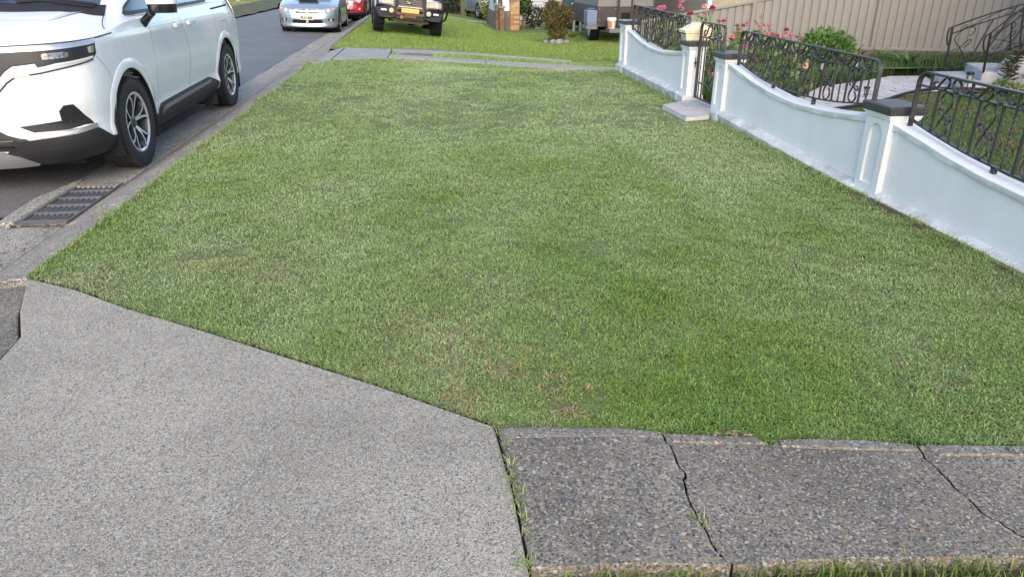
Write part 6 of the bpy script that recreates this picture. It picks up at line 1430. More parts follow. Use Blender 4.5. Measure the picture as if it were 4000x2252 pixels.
b = MB(); b.prism([(.5, 35.6), (2.1, 34.6), (2.75, 34.7), (2.75, 35.2), (2.1, 35.1), (.5, 36.2)], [-.75] * 6, [tz(x, y) + .01 for x, y in [(.5, 35.6), (2.1, 34.6), (2.75, 34.7), (2.75, 35.2), (2.1, 35.1), (.5, 36.2)]]); b.obj('crossing_path', M_fardrive, kind='structure')

# camper trailer seen from behind
M_camp = mat('camper_brown', (.045, .036, .034), .6, c2=(.06, .048, .044), vs_=2); M_canv = mat('camper_canvas', (.22, .205, .19), .8, c2=(.19, .18, .17), vs_=3, bump=.2, bs=30)
M_bluebox = mat('blue_grey_plastic', (.16, .20, .29), .5); M_greyst = mat('grey_steel', (.17, .155, .15), .55)
gz_ = tz(5.4, 24)
cp = empty('camper_trailer', (0, 0, 0), label='dark brown camper trailer with canvas upper half behind the bush', cat='trailer')
b = MB(); b.bb(5.30, 7.18, 23.32, 27.3, -.12, .46); b.obj('lower_body', M_camp, cp, bevel=.015)
b = MB(); b.prism([(5.34, .462), (7.14, .462), (7.05, 1.75), (5.50, 1.75)], 23.4, 27.2, f=lambda a, c, d: (a, d, c)); b.obj('canvas_top', M_canv, cp, bevel=.02)
b = MB(); b.prism([(5.55, 1.752), (7.0, 1.752), (6.9, 1.9), (5.65, 1.9)], 23.5, 27.1, f=lambda a, c, d: (a, d, c)); b.obj('roof', M_canv, cp)
for x in (5.99, 6.41):
    b = MB(); b.bb(x - .028, x + .028, 23.27, 23.318, -.11, 1.7); b.obj('door_post', M_camp, cp)
b = MB(); b.bb(6.03, 6.38, 23.30, 23.33, .47, 1.5); b.obj('door_window', mat('door_screen', (.20, .205, .21), .5), cp)
b = MB(); b.bb(6.03, 6.38, 23.29, 23.317, -.05, .455); b.obj('door', mat('camper_door', (.062, .05, .045), .6), cp); b = MB(); b.bb(6.08, 6.36, 23.275, 23.289, .02, .30); b.obj('door_vent', M_arch, cp)
for i, (x, z) in enumerate([(5.38, .40), (5.9, .42), (6.5, .41), (7.0, .41), (5.38, .1), (5.36, -.07)]):
    b = MB(); b.lathe([(0, -.006), (.014, -.006), (.014, .006), (0, .006)], 8, (x, 23.313, z), 'y'); b.obj('rivet', M_satin, cp)
b = MB(); b.bb(4.98, 5.30, 23.22, 23.75, -.005, .375); b.bb(4.985, 5.295, 23.2, 23.76, -.06, -.006); b.obj('storage_box', M_bluebox, cp, bevel=.02)
b = MB(); b.tube(cr([(5.0, 23.5, .375), (5.06, 23.4, .42), (5.24, 23.4, .42), (5.29, 23.5, .375)], 5), .012, 6); b.obj('box_handle', M_bluebox, cp)
b = MB(); b.bb(4.965, 5.32, 23.2, 23.9, -.19, -.065); b.obj('mudguard', M_greyst, cp, bevel=.02)
wheel(cp, 5.43, 24.3, gz_ + .36, .36, .30, -1, .2, 'single', tread=False)
wheel(cp, 7.05, 24.3, tz(7, 24.3) + .36, .36, .30, 1, .2, 'single', tread=False)
b = MB(); b.tube([(5.43, 24.3, gz_ + .36), (7.05, 24.3, gz_ + .36)], .04, 8); b.bb(5.6, 5.68, 23.3, 26.8, -.2, -.12); b.bb(6.8, 6.88, 23.3, 26.8, -.2, -.12); b.obj('chassis', M_arch, cp)
b = MB(); b.bb(5.60, 6.3, 22.75, 23.3, -.26, -.14); b.obj('rear_step', M_greyst, cp, bevel=.01)
# brush of seed heads under the trailer, bucket on the step
bk = empty('bucket', (5.70, 22.95, -.138), label='white-lidded bucket with an orange stripe on the step behind the camper trailer', cat='bucket')
b = MB(); b.lathe([(0, 0), (.11, 0), (.125, .22), (0, .22)], 20); b.obj('pail', mat('bucket_white', (.66, .62, .56), .45), bk, smooth=35)
b = MB(); b.lathe([(0, .221), (.145, .221), (.15, .30), (.13, .315), (0, .315)], 20); b.obj('lid', mat('lid_white', (.74, .70, .66), .4), bk, smooth=35)
b = MB(); b.lathe([(.118, .03), (.127, .03), (.135, .20), (.127, .20)], 8, a0=-2.6, a1=-1.7); b.obj('stripe', mat('stripe_orange', (.50, .19, .05), .5), bk)
# white caravan with teal lettering
M_van = mat('caravan_white', (.66, .66, .67), .45); M_teal = mat('teal_paint', (.03, .22, .22), .5)
cv = empty('caravan', (0, 0, 0), label='white ribbed caravan with teal lettering behind the camper trailer', cat='caravan')
V = [];
prof = [(5.98, .34), (6.02, .15), (6.10, -.02), (10.05, -.02), (10.42, .10), (10.46, .5), (10.4, 1.9), (6.6, 1.9), (6.22, .62)]
b = MB(); b.prism(prof, 28.0, 30.2, f=lambda a, c, d: (a, d, c)); b.obj('body', M_van, cv, bevel=.03)
for i in range(18):
    z = -.0 + i * .062
    x0 = float(np.interp(z, [-.02, .15, .34, .62, 1.2], [6.14, 6.06, 6.02, 6.26, 6.42])); b = MB(); b.bb(x0, 10.40 if z > .1 else 10.1, 27.985, 27.999, z, z + .05); b.obj('siding_rib', M_van, cv)
glyphs(cv, 'TrA', .125, M_teal, lambda u, v: (6.50 + u, 27.978, .42 + v), bold=1.7, slant=.12, spacing=.80)
glyphs(cv, 'STORM', .125, M_teal, lambda u, v: (8.92 + u, 27.978, .385 + v), bold=1.7, slant=.22, spacing=.95)
b = MB(); b.bb(6.12, 6.40, 27.97, 27.984, .225, .355); b.obj('registration_panel', mat('pale_yellow', (.62, .60, .42), .5), cv)
b = MB(); b.bb(9.0, 9.9, 27.965, 27.984, .165, .225); b.obj('teal_stripe', M_teal, cv)
b = MB(); b.bb(9.55, 10.2, 27.6, 27.98, .375, .405); b.obj('awning_shelf', M_greyst, cv)
b = MB(); b.tube([(8.62 + .07 * math.cos(t), 27.95, .34 + .07 * math.sin(t)) for t in np.linspace(0, 6.28, 19)[:-1]], .010, 6, True); b.obj('ring', M_chrome, cv)
b = MB(); b.tube([(6.5, 29, -.36), (9.8, 29, -.36)], .05, 6); b.bb(7.8, 8.4, 28.1, 28.4, -.75, -.02); b.obj('wheel_base', M_arch, cv)
# green tarpaulined trailer
gt_ = empty('covered_trailer', (0, 0, 0), label='dark green covered trailer with a pale sill left of the caravan', cat='trailer')
M_green = mat('green_tarp', (.022, .075, .075), .55, c2=(.03, .09, .09), vs_=2)
b = MB(); b.prism([(5.84, -.18), (6.5, -.18), (6.5, .30), (6.5, 1.3), (5.95, 1.3), (5.84, .30)], 30.0, 32.5, f=lambda a, c, d: (a, d, c)); b.obj('tarp', M_green, gt_, bevel=.03)
b = MB(); b.bb(5.82, 6.52, 29.95, 30.0, .27, .31); b.obj('seam_bar', M_green, gt_)
for x in (5.83, 6.44):
    b = MB(); b.bb(x - .05, x + .05, 29.9, 30.0, .30, .36); b.obj('bracket', M_whitep, gt_, bevel=.01)
b = MB(); b.bb(5.78, 6.52, 29.8, 30.2, -.31, -.21); b.obj('sill', mat('pale_sill', (.52, .47, .38), .7, c2=(.42, .34, .24), vs_=8), gt_, bevel=.01)
b = MB(); b.bb(5.9, 6.4, 30.2, 32.4, -.5, -.32); b.obj('frame', M_arch, gt_)
wheel(gt_, 5.95, 31.2, tz(5.95, 31.2) + .30, .30, .2, -1, .17, 'single', tread=False); wheel(gt_, 6.45, 31.2, tz(6.45, 31.2) + .30, .30, .2, 1, .17, 'single', tread=False)
st_ = empty('stool', (0, 0, 0), label='pale wooden stool standing in front of the green covered trailer', cat='stool')
M_palew = mat('pale_wood', (.45, .42, .35), .7)
b = MB(); b.bb(5.74, 6.06, 29.2, 29.5, .11, .145); b.obj('seat', M_palew, st_)
for x in (5.77, 6.03):
    for y in (29.22, 29.47):
        b = MB(); b.bb(x - .02, x + .02, y - .02, y + .02, tz(x, y) - .02, .109); b.obj('leg', M_palew, st_)
# white porch house between trees
ph = empty('house', (0, 0, 0), label='pale weatherboard house with white sill and brown porch post behind the bush', cat='house')
b = MB(); b.bb(4.2, 6.5, 34.0, 40, -.9, 3.2); b.obj('wall', mat('pale_boards', (.42, .43, .42), .7, c2=(.36, .37, .36), vs_=2), ph)
for i in range(9):
    b = MB(); b.bb(4.2, 6.5, 33.96, 33.995, -.5 + i * .16, -.36 + i * .16); b.obj('board', M_van, ph)
b = MB(); b.bb(5.25, 5.95, 33.85, 33.955, .27, .34); f = b.obj('window_sill', M_whitep, ph); b = MB(); b.bb(5.3, 5.9, 33.90, 33.956, .345, 1.4); b.obj('window', M_glass, ph)
b = MB(); b.bb(6.12, 6.26, 33.4, 33.54, -.75, 2.2); b.obj('porch_post', mat('brown_post', (.20, .10, .06), .7), ph)
for x in (6.34, 6.48, 6.62):
    b = MB(); b.bb(x, x + .06, 33.35, 33.42, -.6, 2.2); b.obj('slat', M_whitep, ph)
b = MB(); b.prism([(3.9, 3.2), (5.4, 4.5), (6.9, 3.2)], 33.2, 40.5, f=lambda a, c, d: (a, d, c)); b.obj('roof', mat('tin_roof', (.25, .26, .27), .5), ph)
# brick house behind the steel fence
M_bh = bpy.data.materials.new('house_brick'); M_bh.use_nodes = True
_t = M_bh.node_tree; _b = N(_t, 'ShaderNodeTexBrick'); _tc = N(_t, 'ShaderNodeTexCoord'); _mp = N(_t, 'ShaderNodeMapping'); _mp.inputs['Rotation'].default_value = (R(90), 0, 0)
_b.inputs['Color1'].default_value = (.34, .25, .17, 1); _b.inputs['Color2'].default_value = (.44, .35, .24, 1); _b.inputs['Mortar'].default_value = (.36, .32, .26, 1)
_b.inputs['Scale'].default_value = 1.; _b.inputs['Brick Width'].default_value = .24; _b.inputs['Row Height'].default_value = .086; _b.inputs['Mortar Size'].default_value = .008
_t.links.new(_tc.outputs['Object'], _mp.inputs[0]); _t.links.new(_mp.outputs[0], _b.inputs[0]); _t.links.new(_b.outputs[0], _t.nodes['Principled BSDF'].inputs['Base Color']); _t.nodes['Principled BSDF'].inputs['Roughness'].default_value = .85
bh = empty('brick_house', (0, 0, 0), label='tan brick house just showing above the sloping end of the steel fence', cat='house')
b = MB(); b.bb(8.28, 18, 21.5, 30, -.9, 3.4); b.obj('wall', M_bh, bh)
b = MB(); b.prism([(7.6, 3.4), (13, 6), (18.6, 3.4)], 20.9, 30.6, f=lambda a, c, d: (a, d, c)); b.obj('roof', mat('terracotta_roof', (.22, .09, .05), .8), bh)
b = MB(); b.bb(8.16, 8.275, 21.45, 21.6, -.9, 3.3); b.obj('downpipe', M_whitep, bh)
b = MB(); b.bb(10.2, 11.8, 21.44, 21.49, 1.2, 2.4); f = b.obj('window', M_trim, bh); b = MB(); b.bb(10.28, 11.72, 21.41, 21.435, 1.28, 2.32); b.obj('pane', M_glass, f)

# other side of the street
b = MB(); b.prism([(-.09, -.02), (-.09, .4), (.09, .4), (.09, -.02)], -.09, .09, f=lambda a, c, d: (a, d, c * 3)); o = tag(b.obj('marker_post', mat('cream_post', (.62, .50, .34), .6), bevel=.02, loc=(-11.06, 47.0, float(TL(-11.06, 47.0)) - .05)), 'short cream marker post on the lawn across the street', 'post')
fp2 = [(-16, 44.3), (-11.4, 43.6), (-9.6, 43.5), (-9.55, 44.1), (-11.4, 44.6), (-16, 45.6)]
b = MB(); b.prism(fp2, [float(TL(x, y)) - .1 for x, y in fp2], [float(TL(x, y)) + .05 for x, y in fp2]); b.obj('opposite_footpath', M_fardrive, kind='structure')
def house2(x, y, w, d, h, c, roof, label):  # houses out of view, added to block low sky light
    e = empty('house', (x, y, .1), label=label, cat='house'); b = MB(); b.bb(-d, 0, 0, w, -.5, h); b.obj('wall', mat('house_wall', c, .8), e)
    b = MB(); b.prism([(-d - .6, h), (-d / 2, h + 1.9), (.6, h)], -.5, w + .5, f=lambda a, c_, d_: (a, d_, c_)); b.obj('roof', mat('house_roof', roof, .75), e)
    for yy in (w * .12, w * .62):
        b = MB(); b.bb(.003, .06, yy, yy + w * .2, .9, 2.2); f = b.obj('window', M_whitep, e); b = MB(); b.bb(.062, .075, yy + .08, yy + w * .2 - .08, .98, 2.12); b.obj('pane', M_glass, f)
    b = MB(); b.bb(.003, .05, w * .42, w * .42 + .9, 0, 2.05); b.obj('door', mat('house_door', (.1, .05, .04), .5), e)
house2(-17, -6, 13, 9, 3.1, (.42, .36, .28), (.20, .09, .06), 'tan house across the street from the white minivan')
house2(-17, 12, 14, 9, 3.2, (.5, .5, .47), (.12, .12, .13), 'grey house across the street beyond the tan one')
house2(-19, 30, 13, 9, 3.1, (.34, .19, .13), (.16, .08, .06), 'red brick house farthest along across the street')
def tree(x, y, h, r_, label, zf):  # trees out of view, added with the houses to screen the low sky
    e = empty('tree', (x, y, zf), label=label, cat='tree'); b = MB(); stemtube(b, [(0, 0, -.2), (.05, 0, h * .3), (.1, .1, h * .6), (0, .1, h * .85)], .17, .05, 8)
    for i in range(5):
        a = 1.3 * i; stemtube(b, [(.05, .03, h * (.35 + .06 * i)), (r_ * .4 * math.cos(a), r_ * .4 * math.sin(a), h * (.5 + .06 * i)), (r_ * .75 * math.cos(a), r_ * .75 * math.sin(a), h * (.6 + .06 * i))], .07, .02, 6)
    b.obj('trunk', M_bark, e); P = np.concatenate([crown(700, (r_ * .5 * math.cos(1.3 * i), r_ * .5 * math.sin(1.3 * i), h * (.58 + .08 * i)), (r_ * .6, r_ * .6, r_ * .42), r5, .46) for i in range(5)])
    leaves('crown', P, np.full(len(P), .26), tints(len(P), (.05, .09, .03), (.08, .13, .04), (.035, .06, .02)), e, kind='stuff')
tree(-14.5, 9.5, 6.5, 2.4, 'street tree standing between the two nearest houses across the street', .1); tree(-14.5, 27.5, 7.5, 2.8, 'larger street tree beyond the grey house across the street', .1); tree(-15.5, 42, 7, 2.6, 'farthest street tree at the bend across the street', 0)
# ---------------------------------------------------------------- grass: individual blades, one mesh per lawn
def leafmat(name, rough=.5, transl=.25, spec=.35):
    m = bpy.data.materials.new(name); m.use_nodes = True; t = m.node_tree; p = t.nodes['Principled BSDF']
    a = N(t, 'ShaderNodeAttribute', attribute_name='tint'); t.links.new(a.outputs['Color'], p.inputs['Base Color'])
    p.inputs['Roughness'].default_value = rough; p.inputs['Specular IOR Level'].default_value = spec
    tr = N(t, 'ShaderNodeBsdfTranslucent'); t.links.new(a.outputs['Color'], tr.inputs[0])
    mx = N(t, 'ShaderNodeMixShader'); mx.inputs[0].default_value = transl
    t.links.new(p.outputs[0], mx.inputs[1]); t.links.new(tr.outputs[0], mx.inputs[2]); t.links.new(mx.outputs[0], t.nodes['Material Output'].inputs[0])
    return m
M_grass = leafmat('grass_blades')

def raw_mesh(name, V, quads, tris, colors, m, parent=None, **k):
    me = bpy.data.meshes.new(name); nq, nt_ = len(quads), len(tris)
    me.vertices.add(len(V)); me.vertices.foreach_set('co', np.asarray(V, np.float32).ravel())
    li = np.concatenate([np.asarray(quads, np.int32).ravel(), np.asarray(tris, np.int32).ravel()])
    me.loops.add(len(li)); me.loops.foreach_set('vertex_index', li)
    me.polygons.add(nq + nt_)
    st = np.concatenate([np.arange(nq) * 4, nq * 4 + np.arange(nt_) * 3]).astype(np.int32)
    me.polygons.foreach_set('loop_start', st)
    me.update(calc_edges=True)
    at = me.attributes.new('tint', 'FLOAT_COLOR', 'POINT')
    c = np.ones((len(V), 4), np.float32); c[:, :3] = colors; at.data.foreach_set('color', c.ravel())
    me.materials.append(m); me.validate()
    return link(name, me, parent, **k)

def blades(name, P, Z, L, Wd, lean, col, m=None, rs=None, tipc=1.12, two=True, az=None, **k):
    n = len(P); rs = rs or np.random.RandomState(1)
    a = rs.rand(n) * 2 * np.pi if az is None else az
    d = np.stack([np.cos(a), np.sin(a)], 1); s = np.stack([-d[:, 1], d[:, 0]], 1) * (Wd / 2)[:, None]
    tw = (rs.rand(n) - .5) * 1.2; s = s * np.cos(tw)[:, None] + d * (np.sin(tw) * Wd / 2)[:, None]
    h1 = L * .5 * np.cos(lean * .6); r1 = L * .5 * np.sin(lean * .6)
    h2 = h1 + L * .5 * np.cos(lean * 1.4); r2 = r1 + L * .5 * np.sin(np.minimum(lean * 1.4, 2.2))
    B = np.concatenate([P, Z[:, None]], 1)
    def pt(r, h, w):
        q = B.copy(); q[:, :2] += d * r[:, None]; q[:, :2] += s * w; q[:, 2] += h; return q
    z0 = np.zeros(n)
    if two:
        V = np.stack([pt(z0, z0 - .004, -.8), pt(z0, z0 - .004, .8), pt(r1, h1, 1.), pt(r1, h1, -1.), pt(r2, h2, 0)], 1).reshape(-1, 3)
        i = np.arange(n) * 5; q = np.stack([i, i + 1, i + 2, i + 3], 1); t = np.stack([i + 3, i + 2, i + 4], 1)
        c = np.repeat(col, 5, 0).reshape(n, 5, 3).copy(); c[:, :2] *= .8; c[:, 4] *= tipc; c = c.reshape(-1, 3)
    else:
        V = np.stack([pt(z0, z0 - .004, -1), pt(z0, z0 - .004, 1), pt(r2, h2, 0)], 1).reshape(-1, 3)
        i = np.arange(n) * 3; q = np.zeros((0, 4), int); t = np.stack([i, i + 1, i + 2], 1)
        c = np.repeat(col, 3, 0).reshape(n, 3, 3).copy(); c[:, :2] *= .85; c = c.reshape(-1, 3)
    return raw_mesh(name, V, q, t, c, m or M_grass, **k)

def scatter(poly, dens, rs, ymax=None):
    xs = [p[0] for p in poly]; ys = [p[1] for p in poly]; x0, x1, y0, y1 = min(xs), max(xs), min(ys), max(ys)
    if ymax: y1 = min(y1, ymax)
    n = int((x1 - x0) * (y1 - y0) * dens); x = x0 + rs.rand(n) * (x1 - x0); y = y0 + rs.rand(n) * (y1 - y0)
    k = inpoly(x, y, poly); return np.stack([x[k], y[k]], 1)

def inview(P, mg=.12):
    """keep blades that the photograph's neighbourhood can see (generous margin for other viewpoints)"""
    yaw = R(6.45); f = P[:, 0] * math.sin(yaw) + P[:, 1] * math.cos(yaw); r = P[:, 0] * math.cos(yaw) - P[:, 1] * math.sin(yaw)
    return np.abs(r) < f * .80 + 1.3

G_GREEN = np.array([.21, .31, .050]); G_DEEP = np.array([.11, .195, .040]); G_DEW = np.array([.425, .495, .255]); G_YEL = np.array([.30, .375, .070]); G_STRAW = np.array([.46, .37, .20]); G_BROWN = np.array([.28, .20, .11])
spots = [(-1.72, 3.46, .16, 1.), (-1.2, 3.75, .22, .7), (-.86, 3.55, .18, .85), (-.05, 2.62, .25, .7), (.28, 2.36, .16, .9), (.42, 2.27, .14, .9), (.05, 2.25, .15, .75), (.42, 2.08, .10, .9), (.05, 2.1, .1, .8), (.2, 3.0, .3, .45), (-.9, 5.3, .5, .4), (.1, 5.0, .5, .45), (-.4, 8.6, .8, .45), (.6, 7.5, .8, .35), (2.3, 6.1, .5, .4), (1.9, 3.2, .5, .3), (2.4, 2.7, .4, .35), (1.9, 2.1, .25, .4), (-1.2, 4.6, .35, .5), (-.5, 4.4, .3, .4), (-1.0, 11.5, .9, .3), (1.6, 12.3, .8, .3), (1.57, 11.5, .16, 1.6), (1.72, 11.45, .14, 1.5)]
def lawn_color(P, rs, far=0., dewk=1.):
    x, y = P[:, 0], P[:, 1]; n = len(P)
    a = fbm(x * .9 + 3, y * .55, 1); b = fbm(x * 3.1, y * 2.3 + 7, 2); c = fbm(x * 11, y * 11, 3, 3)
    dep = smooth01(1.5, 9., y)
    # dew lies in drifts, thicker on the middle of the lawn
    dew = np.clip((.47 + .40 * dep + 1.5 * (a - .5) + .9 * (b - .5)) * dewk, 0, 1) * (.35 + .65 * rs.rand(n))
    yel = np.clip(.05 + 1.5 * (fbm(x * 1.3 + 9, y * .8, 5) - .5) + .8 * (c - .5), 0, .85) * rs.rand(n)
    deep = np.clip(.35 + 1.6 * (c - .5) - .2 * dep, 0, 1) * rs.rand(n)
    col = G_GREEN[None] * np.ones((n, 1))
    col = col * (1 - deep[:, None]) + G_DEEP * deep[:, None]
    col = col * (1 - yel[:, None]) + G_YEL * yel[:, None]
    col = col * (1 - dew[:, None]) + G_DEW * dew[:, None]
    st = np.zeros(n)
    for (sx, sy, r_, w) in spots: st = np.maximum(st, w * (.35 if r_ > .28 else 1) * np.exp(-(((x - sx) ** 2 + ((y - sy) * .8) ** 2) / r_ ** 2)) * (.05 + 1.1 * c) * (.3 + .9 * (fbm(x * 22, y * 22, 15, 2) > .5)))
    st = np.clip(st + np.clip(fbm(x * 2.2 + 30, y * 2.2, 6) - .68, 0, 1) * .9 + .006, 0, .8)
    pick = rs.rand(n) < st
    sc = np.where(rs.rand(n)[:, None] < .6, G_STRAW, G_BROWN)
    col = np.where(pick[:, None], sc, col)
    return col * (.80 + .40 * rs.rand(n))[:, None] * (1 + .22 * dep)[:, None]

rs = np.random.RandomState(5)
near_poly = [(-2.07, 3.565)] + [(x + .004, y + .016) for x, y in edge[1:]] + [(.195, 2.0)] + [(x, y + .004) for x, y in topA[1:] + topB + topC] + [(2.972, 1.6), (2.972, 11.6), (4.2, 11.7), (4.2, 14.85), (2.5, 14.74), (1.12, 14.50), (-.02, 14.22), (-.70, 14.02), (-1.71, 13.58), (-2.06, 13.2)]
def near_lawn(y0, y1, dens, L, Wd, name):
    P = scatter(near_poly, dens, rs); yy = P[:, 1] + (rs.rand(len(P)) - .5) * .22 * P[:, 1]; P = P[(yy >= y0) & (yy < y1)]; P = P[inview(P)]
    P = P[~((np.abs(P[:, 0] - 2.85) < .23) & (np.abs(P[:, 1] - 7.65) < .66) & (P[:, 1] > 7.30 - .25 * (P[:, 0] - 2.7)) & (P[:, 1] < 8.28))]
    P = P[~((P[:, 0] > 2.975) & (P[:, 1] > 11.2) & (P[:, 1] < 11.62))]
    n = len(P); clump = fbm(P[:, 0] * 9, P[:, 1] * 9, 8, 3); big = fbm(P[:, 0] * 2.2, P[:, 1] * 2.2, 9, 2)
    wide = smooth01(2.6, 1.75, P[:, 1]) * np.clip(fbm(P[:, 0] * 3, P[:, 1] * 3, 12, 2) * 1.6 - .3, 0, 1)          # broad-leaf patch by the path
    edgek = smooth01(2.80, 2.95, P[:, 0]) * (P[:, 1] < 11.5) + smooth01(-1.98, -2.05, P[:, 0])
    l = L * (.6 + .65 * rs.rand(n)) * (.62 + .8 * clump if y0 < 4 else .85 + .35 * clump) * (1 + .45 * edgek) * (1 + .12 * wide); w = Wd * (.65 + .7 * rs.rand(n)) * (1 + .9 * wide * rs.rand(n))
    lean = R(56) + R(32) * rs.rand(n) - .5 * edgek * rs.rand(n)
    Z = T(P[:, 0], P[:, 1]) - .012 + .016 * (clump - .5) + .012 * (big - .5)
    col = lawn_color(P, rs); col = col * (1 - .45 * edgek[:, None]) + G_GREEN * (.7 + .5 * rs.rand(n))[:, None] * .45 * edgek[:, None]
    col = col * (1 - .55 * wide[:, None]) + np.array([.105, .215, .028]) * (.7 + .6 * rs.rand(n))[:, None] * .55 * wide[:, None]
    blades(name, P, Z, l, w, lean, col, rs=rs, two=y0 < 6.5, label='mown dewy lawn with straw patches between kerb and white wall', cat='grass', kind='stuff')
near_lawn(0, 2.7, 40000, .028, .0036, 'lawn_grass'); near_lawn(2.7, 4.2, 25000, .028, .0042, 'lawn_grass'); near_lawn(4.2, 6.5, 14000, .029, .0052, 'lawn_grass'); near_lawn(6.5, 9.6, 9500, .032, .0072, 'lawn_grass'); near_lawn(9.6, 30, 6500, .036, .0100, 'lawn_grass')

# fringe of grass under the path and tufts in the joints
P = scatter([(.215, 1.15), (3., .95), (3., 1.12), (2.3, 1.20), (1.85, 1.265), (1.3, 1.28), (.85, 1.33), (.5, 1.345), (.215, 1.36)], 5200, rs); n = len(P)
blades('verge_grass', P, np.full(n, -.045), .062 * (.5 + .7 * rs.rand(n)), .0048 * (.6 + .7 * rs.rand(n)), R(10) + R(60) * rs.rand(n), lawn_color(P, rs, dewk=.5) * .72, rs=rs, label='longer grass along the lower edge of the pebble footpath', cat='grass', kind='stuff')
def tufts(spec, name, label, L=.05, Wd=.0035):
    Ps = []
    for (x, y, r_, k) in spec: Ps.append(np.stack([x + rs.randn(k) * r_, y + rs.randn(k) * r_ * 1.6], 1))
    P = np.concatenate(Ps); n = len(P); col = lawn_color(P, rs, dewk=.4); dry = rs.rand(n) < .3; col[dry] = G_STRAW * (.6 + .6 * rs.rand(dry.sum()))[:, None]
    blades(name, P, np.full(n, -.002), L * (.4 + .8 * rs.rand(n)), np.full(n, Wd), R(30) + R(60) * rs.rand(n), col, rs=rs, label=label, cat='grass', kind='stuff')
js = [(.187 + .003 * i, 1.95 - .058 * i, .006, rs.randint(4, 26)) for i in range(9)] + [(.70, 1.47, .008, 14), (.196, 1.38, .01, 20)]
tufts(js, 'joint_grass', 'small weeds growing in the joint between driveway and footpath')
kg = [(-2.10 + rs.randn() * .05, yy + rs.randn() * .1, .03, rs.randint(6, 26)) for yy in (4.55, 4.7, 6.3, 6.5, 7.3, 8.7, 9.2, 9.3, 10.4, 12.6, 12.9, 13.1)]
tufts(kg, 'kerb_weeds', 'weeds and straw caught along the kerb stones', .07, .005)

# far lawns
def far_lawn(poly, dens, L, Wd, name, label, zf, warm=.3, dewk=.5, ymin=0):
    P = scatter(poly, dens, rs); P = P[inview(P, 1)]; n = len(P)
    col = lawn_color(P, rs, dewk=dewk); w2 = np.clip(warm + .8 * (fbm(P[:, 0] * .7, P[:, 1] * .4, 21) - .5), 0, 1)[:, None]
    col = col * (1 - w2) + np.array([.26, .345, .07]) * (.75 + .5 * rs.rand(n))[:, None] * w2  # warm light on the distant grass is mixed into its blade colours
    blades(name, P, zf(P[:, 0], P[:, 1]) - .03, L * (.5 + .8 * rs.rand(n)), Wd * (.6 + .8 * rs.rand(n)), R(15) + R(55) * rs.rand(n), col, rs=rs, two=False, label=label, cat='grass', kind='stuff')
far_poly = [(-2.06, 16.75), (-1.72, 15.98), (-.74, 15.80), (.45, 16.5), (1.3, 16.72), (3.3, 17.2), (5.6, 17.4), (8, 20), (8, 29), (3.3, 28.2), (2.5, 27.6), (2.3, 33), (-2.05, 46)]
far_lawn(far_poly, 1500, .07, .013, 'far_lawn_grass', 'lawn beyond the neighbour driveway with warm light tinted into its blades', T, .55, .35)
far_lawn([(-.70, 14.58), (0, 14.84), (1.16, 15.14), (2.8, 15.22), (4.2, 15.27), (4.2, 16.9), (3.3, 16.78), (1.28, 16.33), (.44, 16.04), (.1, 15.7), (.12, 15.1), (-.2, 14.75), (-.5, 14.8), (-.6, 15.2), (-.7, 15.5)], 2600, .06, .012, 'strip_grass', 'grass between the two concrete wheel strips', T, .3, .6)
# (needs the blade builder)
mondo([(3.25, 8.4), (4.0, 8.58), (4.86, 9.25), (5.66, 10.28), (6.85, 10.98), (7.6, 11.5), (8.3, 11.6), (8.6, 12.6), (7.0, 12.2), (5.6, 11.3), (4.6, 10.2), (3.9, 9.3), (3.25, 8.9)], 2300, .24, 'tufted dark border grass along the far edge of the paved path')
mondo([(8.1, 11.3), (9.9, 11.0), (11.2, 11.6), (11.2, 13.2), (8.5, 13.6), (7.9, 12.4)], 1500, .30, 'taller dark grass below the block plinth behind the steps', .75)
mondo([(3.2, 8.32), (3.5, 8.36), (3.5, 8.75), (3.2, 8.7)], 3500, .34, 'arching dark grass just inside the gate', .8)
P = scatter2([(3.22, 2.0), (3.22, 7.5), (4.2, 7.74), (5.12, 8.28), (5.78, 8.68), (6.38, 9.18), (7.3, 9.5), (8.0, 8.8), (8.3, 8.2), (7.2, 6.0), (5.0, 2.0)], 5200); n = len(P)
cl = fbm(P[:, 0] * 8, P[:, 1] * 8, 8, 3); st_ = np.clip(fbm(P[:, 0] * 1.6, P[:, 1] * 4.5, 61, 3) - .45, 0, 1)[:, None] * 2.2
cc = tints(n, (.10, .185, .035), (.13, .215, .05), (.09, .15, .04), (.16, .22, .08)); pk = (r5.rand(n)[:, None] < st_); cc = np.where(pk, np.array([.21, .15, .07]) * (.7 + .5 * r5.rand(n))[:, None], cc)
blades('garden_lawn_grass', P, TY(P[:, 0], P[:, 1]) - .004, .045 * (.5 + .7 * r5.rand(n)) * (.6 + .8 * cl), .008 * (.6 + .7 * r5.rand(n)), R(35) + R(50) * r5.rand(n), cc, rs=r5, two=False, label='garden lawn with brownish streaks behind the wall railing', cat='grass', kind='stuff')
def shrub(name, c, rad, n, size, cols, label, cat='bush', asp=.5, up=.3, gap=.42, stems=5, stem_m=None, shell=.5, **k):
    e = empty(name, (c[0], c[1], c[2]), label=label, cat=cat, **k); b = MB()
    for i in range(stems):
        a = 6.28 * i / stems + .3; stemtube(b, [(.04 * math.cos(a), .04 * math.sin(a), -.08), (.25 * rad[0] * math.cos(a), .25 * rad[1] * math.sin(a), rad[2] * .7), (.55 * rad[0] * math.cos(a), .55 * rad[1] * math.sin(a), rad[2] * 1.35)], .016 * rad[2] * 1.6, .004)
    b.obj('stems', stem_m or M_bark, e)
    P = crown(n, (0, 0, rad[2]), rad, r5, gap, shell=shell); P = P[P[:, 2] > -.02]; out = (P - np.array([0, 0, rad[2] * .6])) / np.array(rad)
    leaves('foliage', P, np.full(len(P), size), tints(len(P), *cols), e, up=up, asp=asp, out=out, kind='stuff'); return e
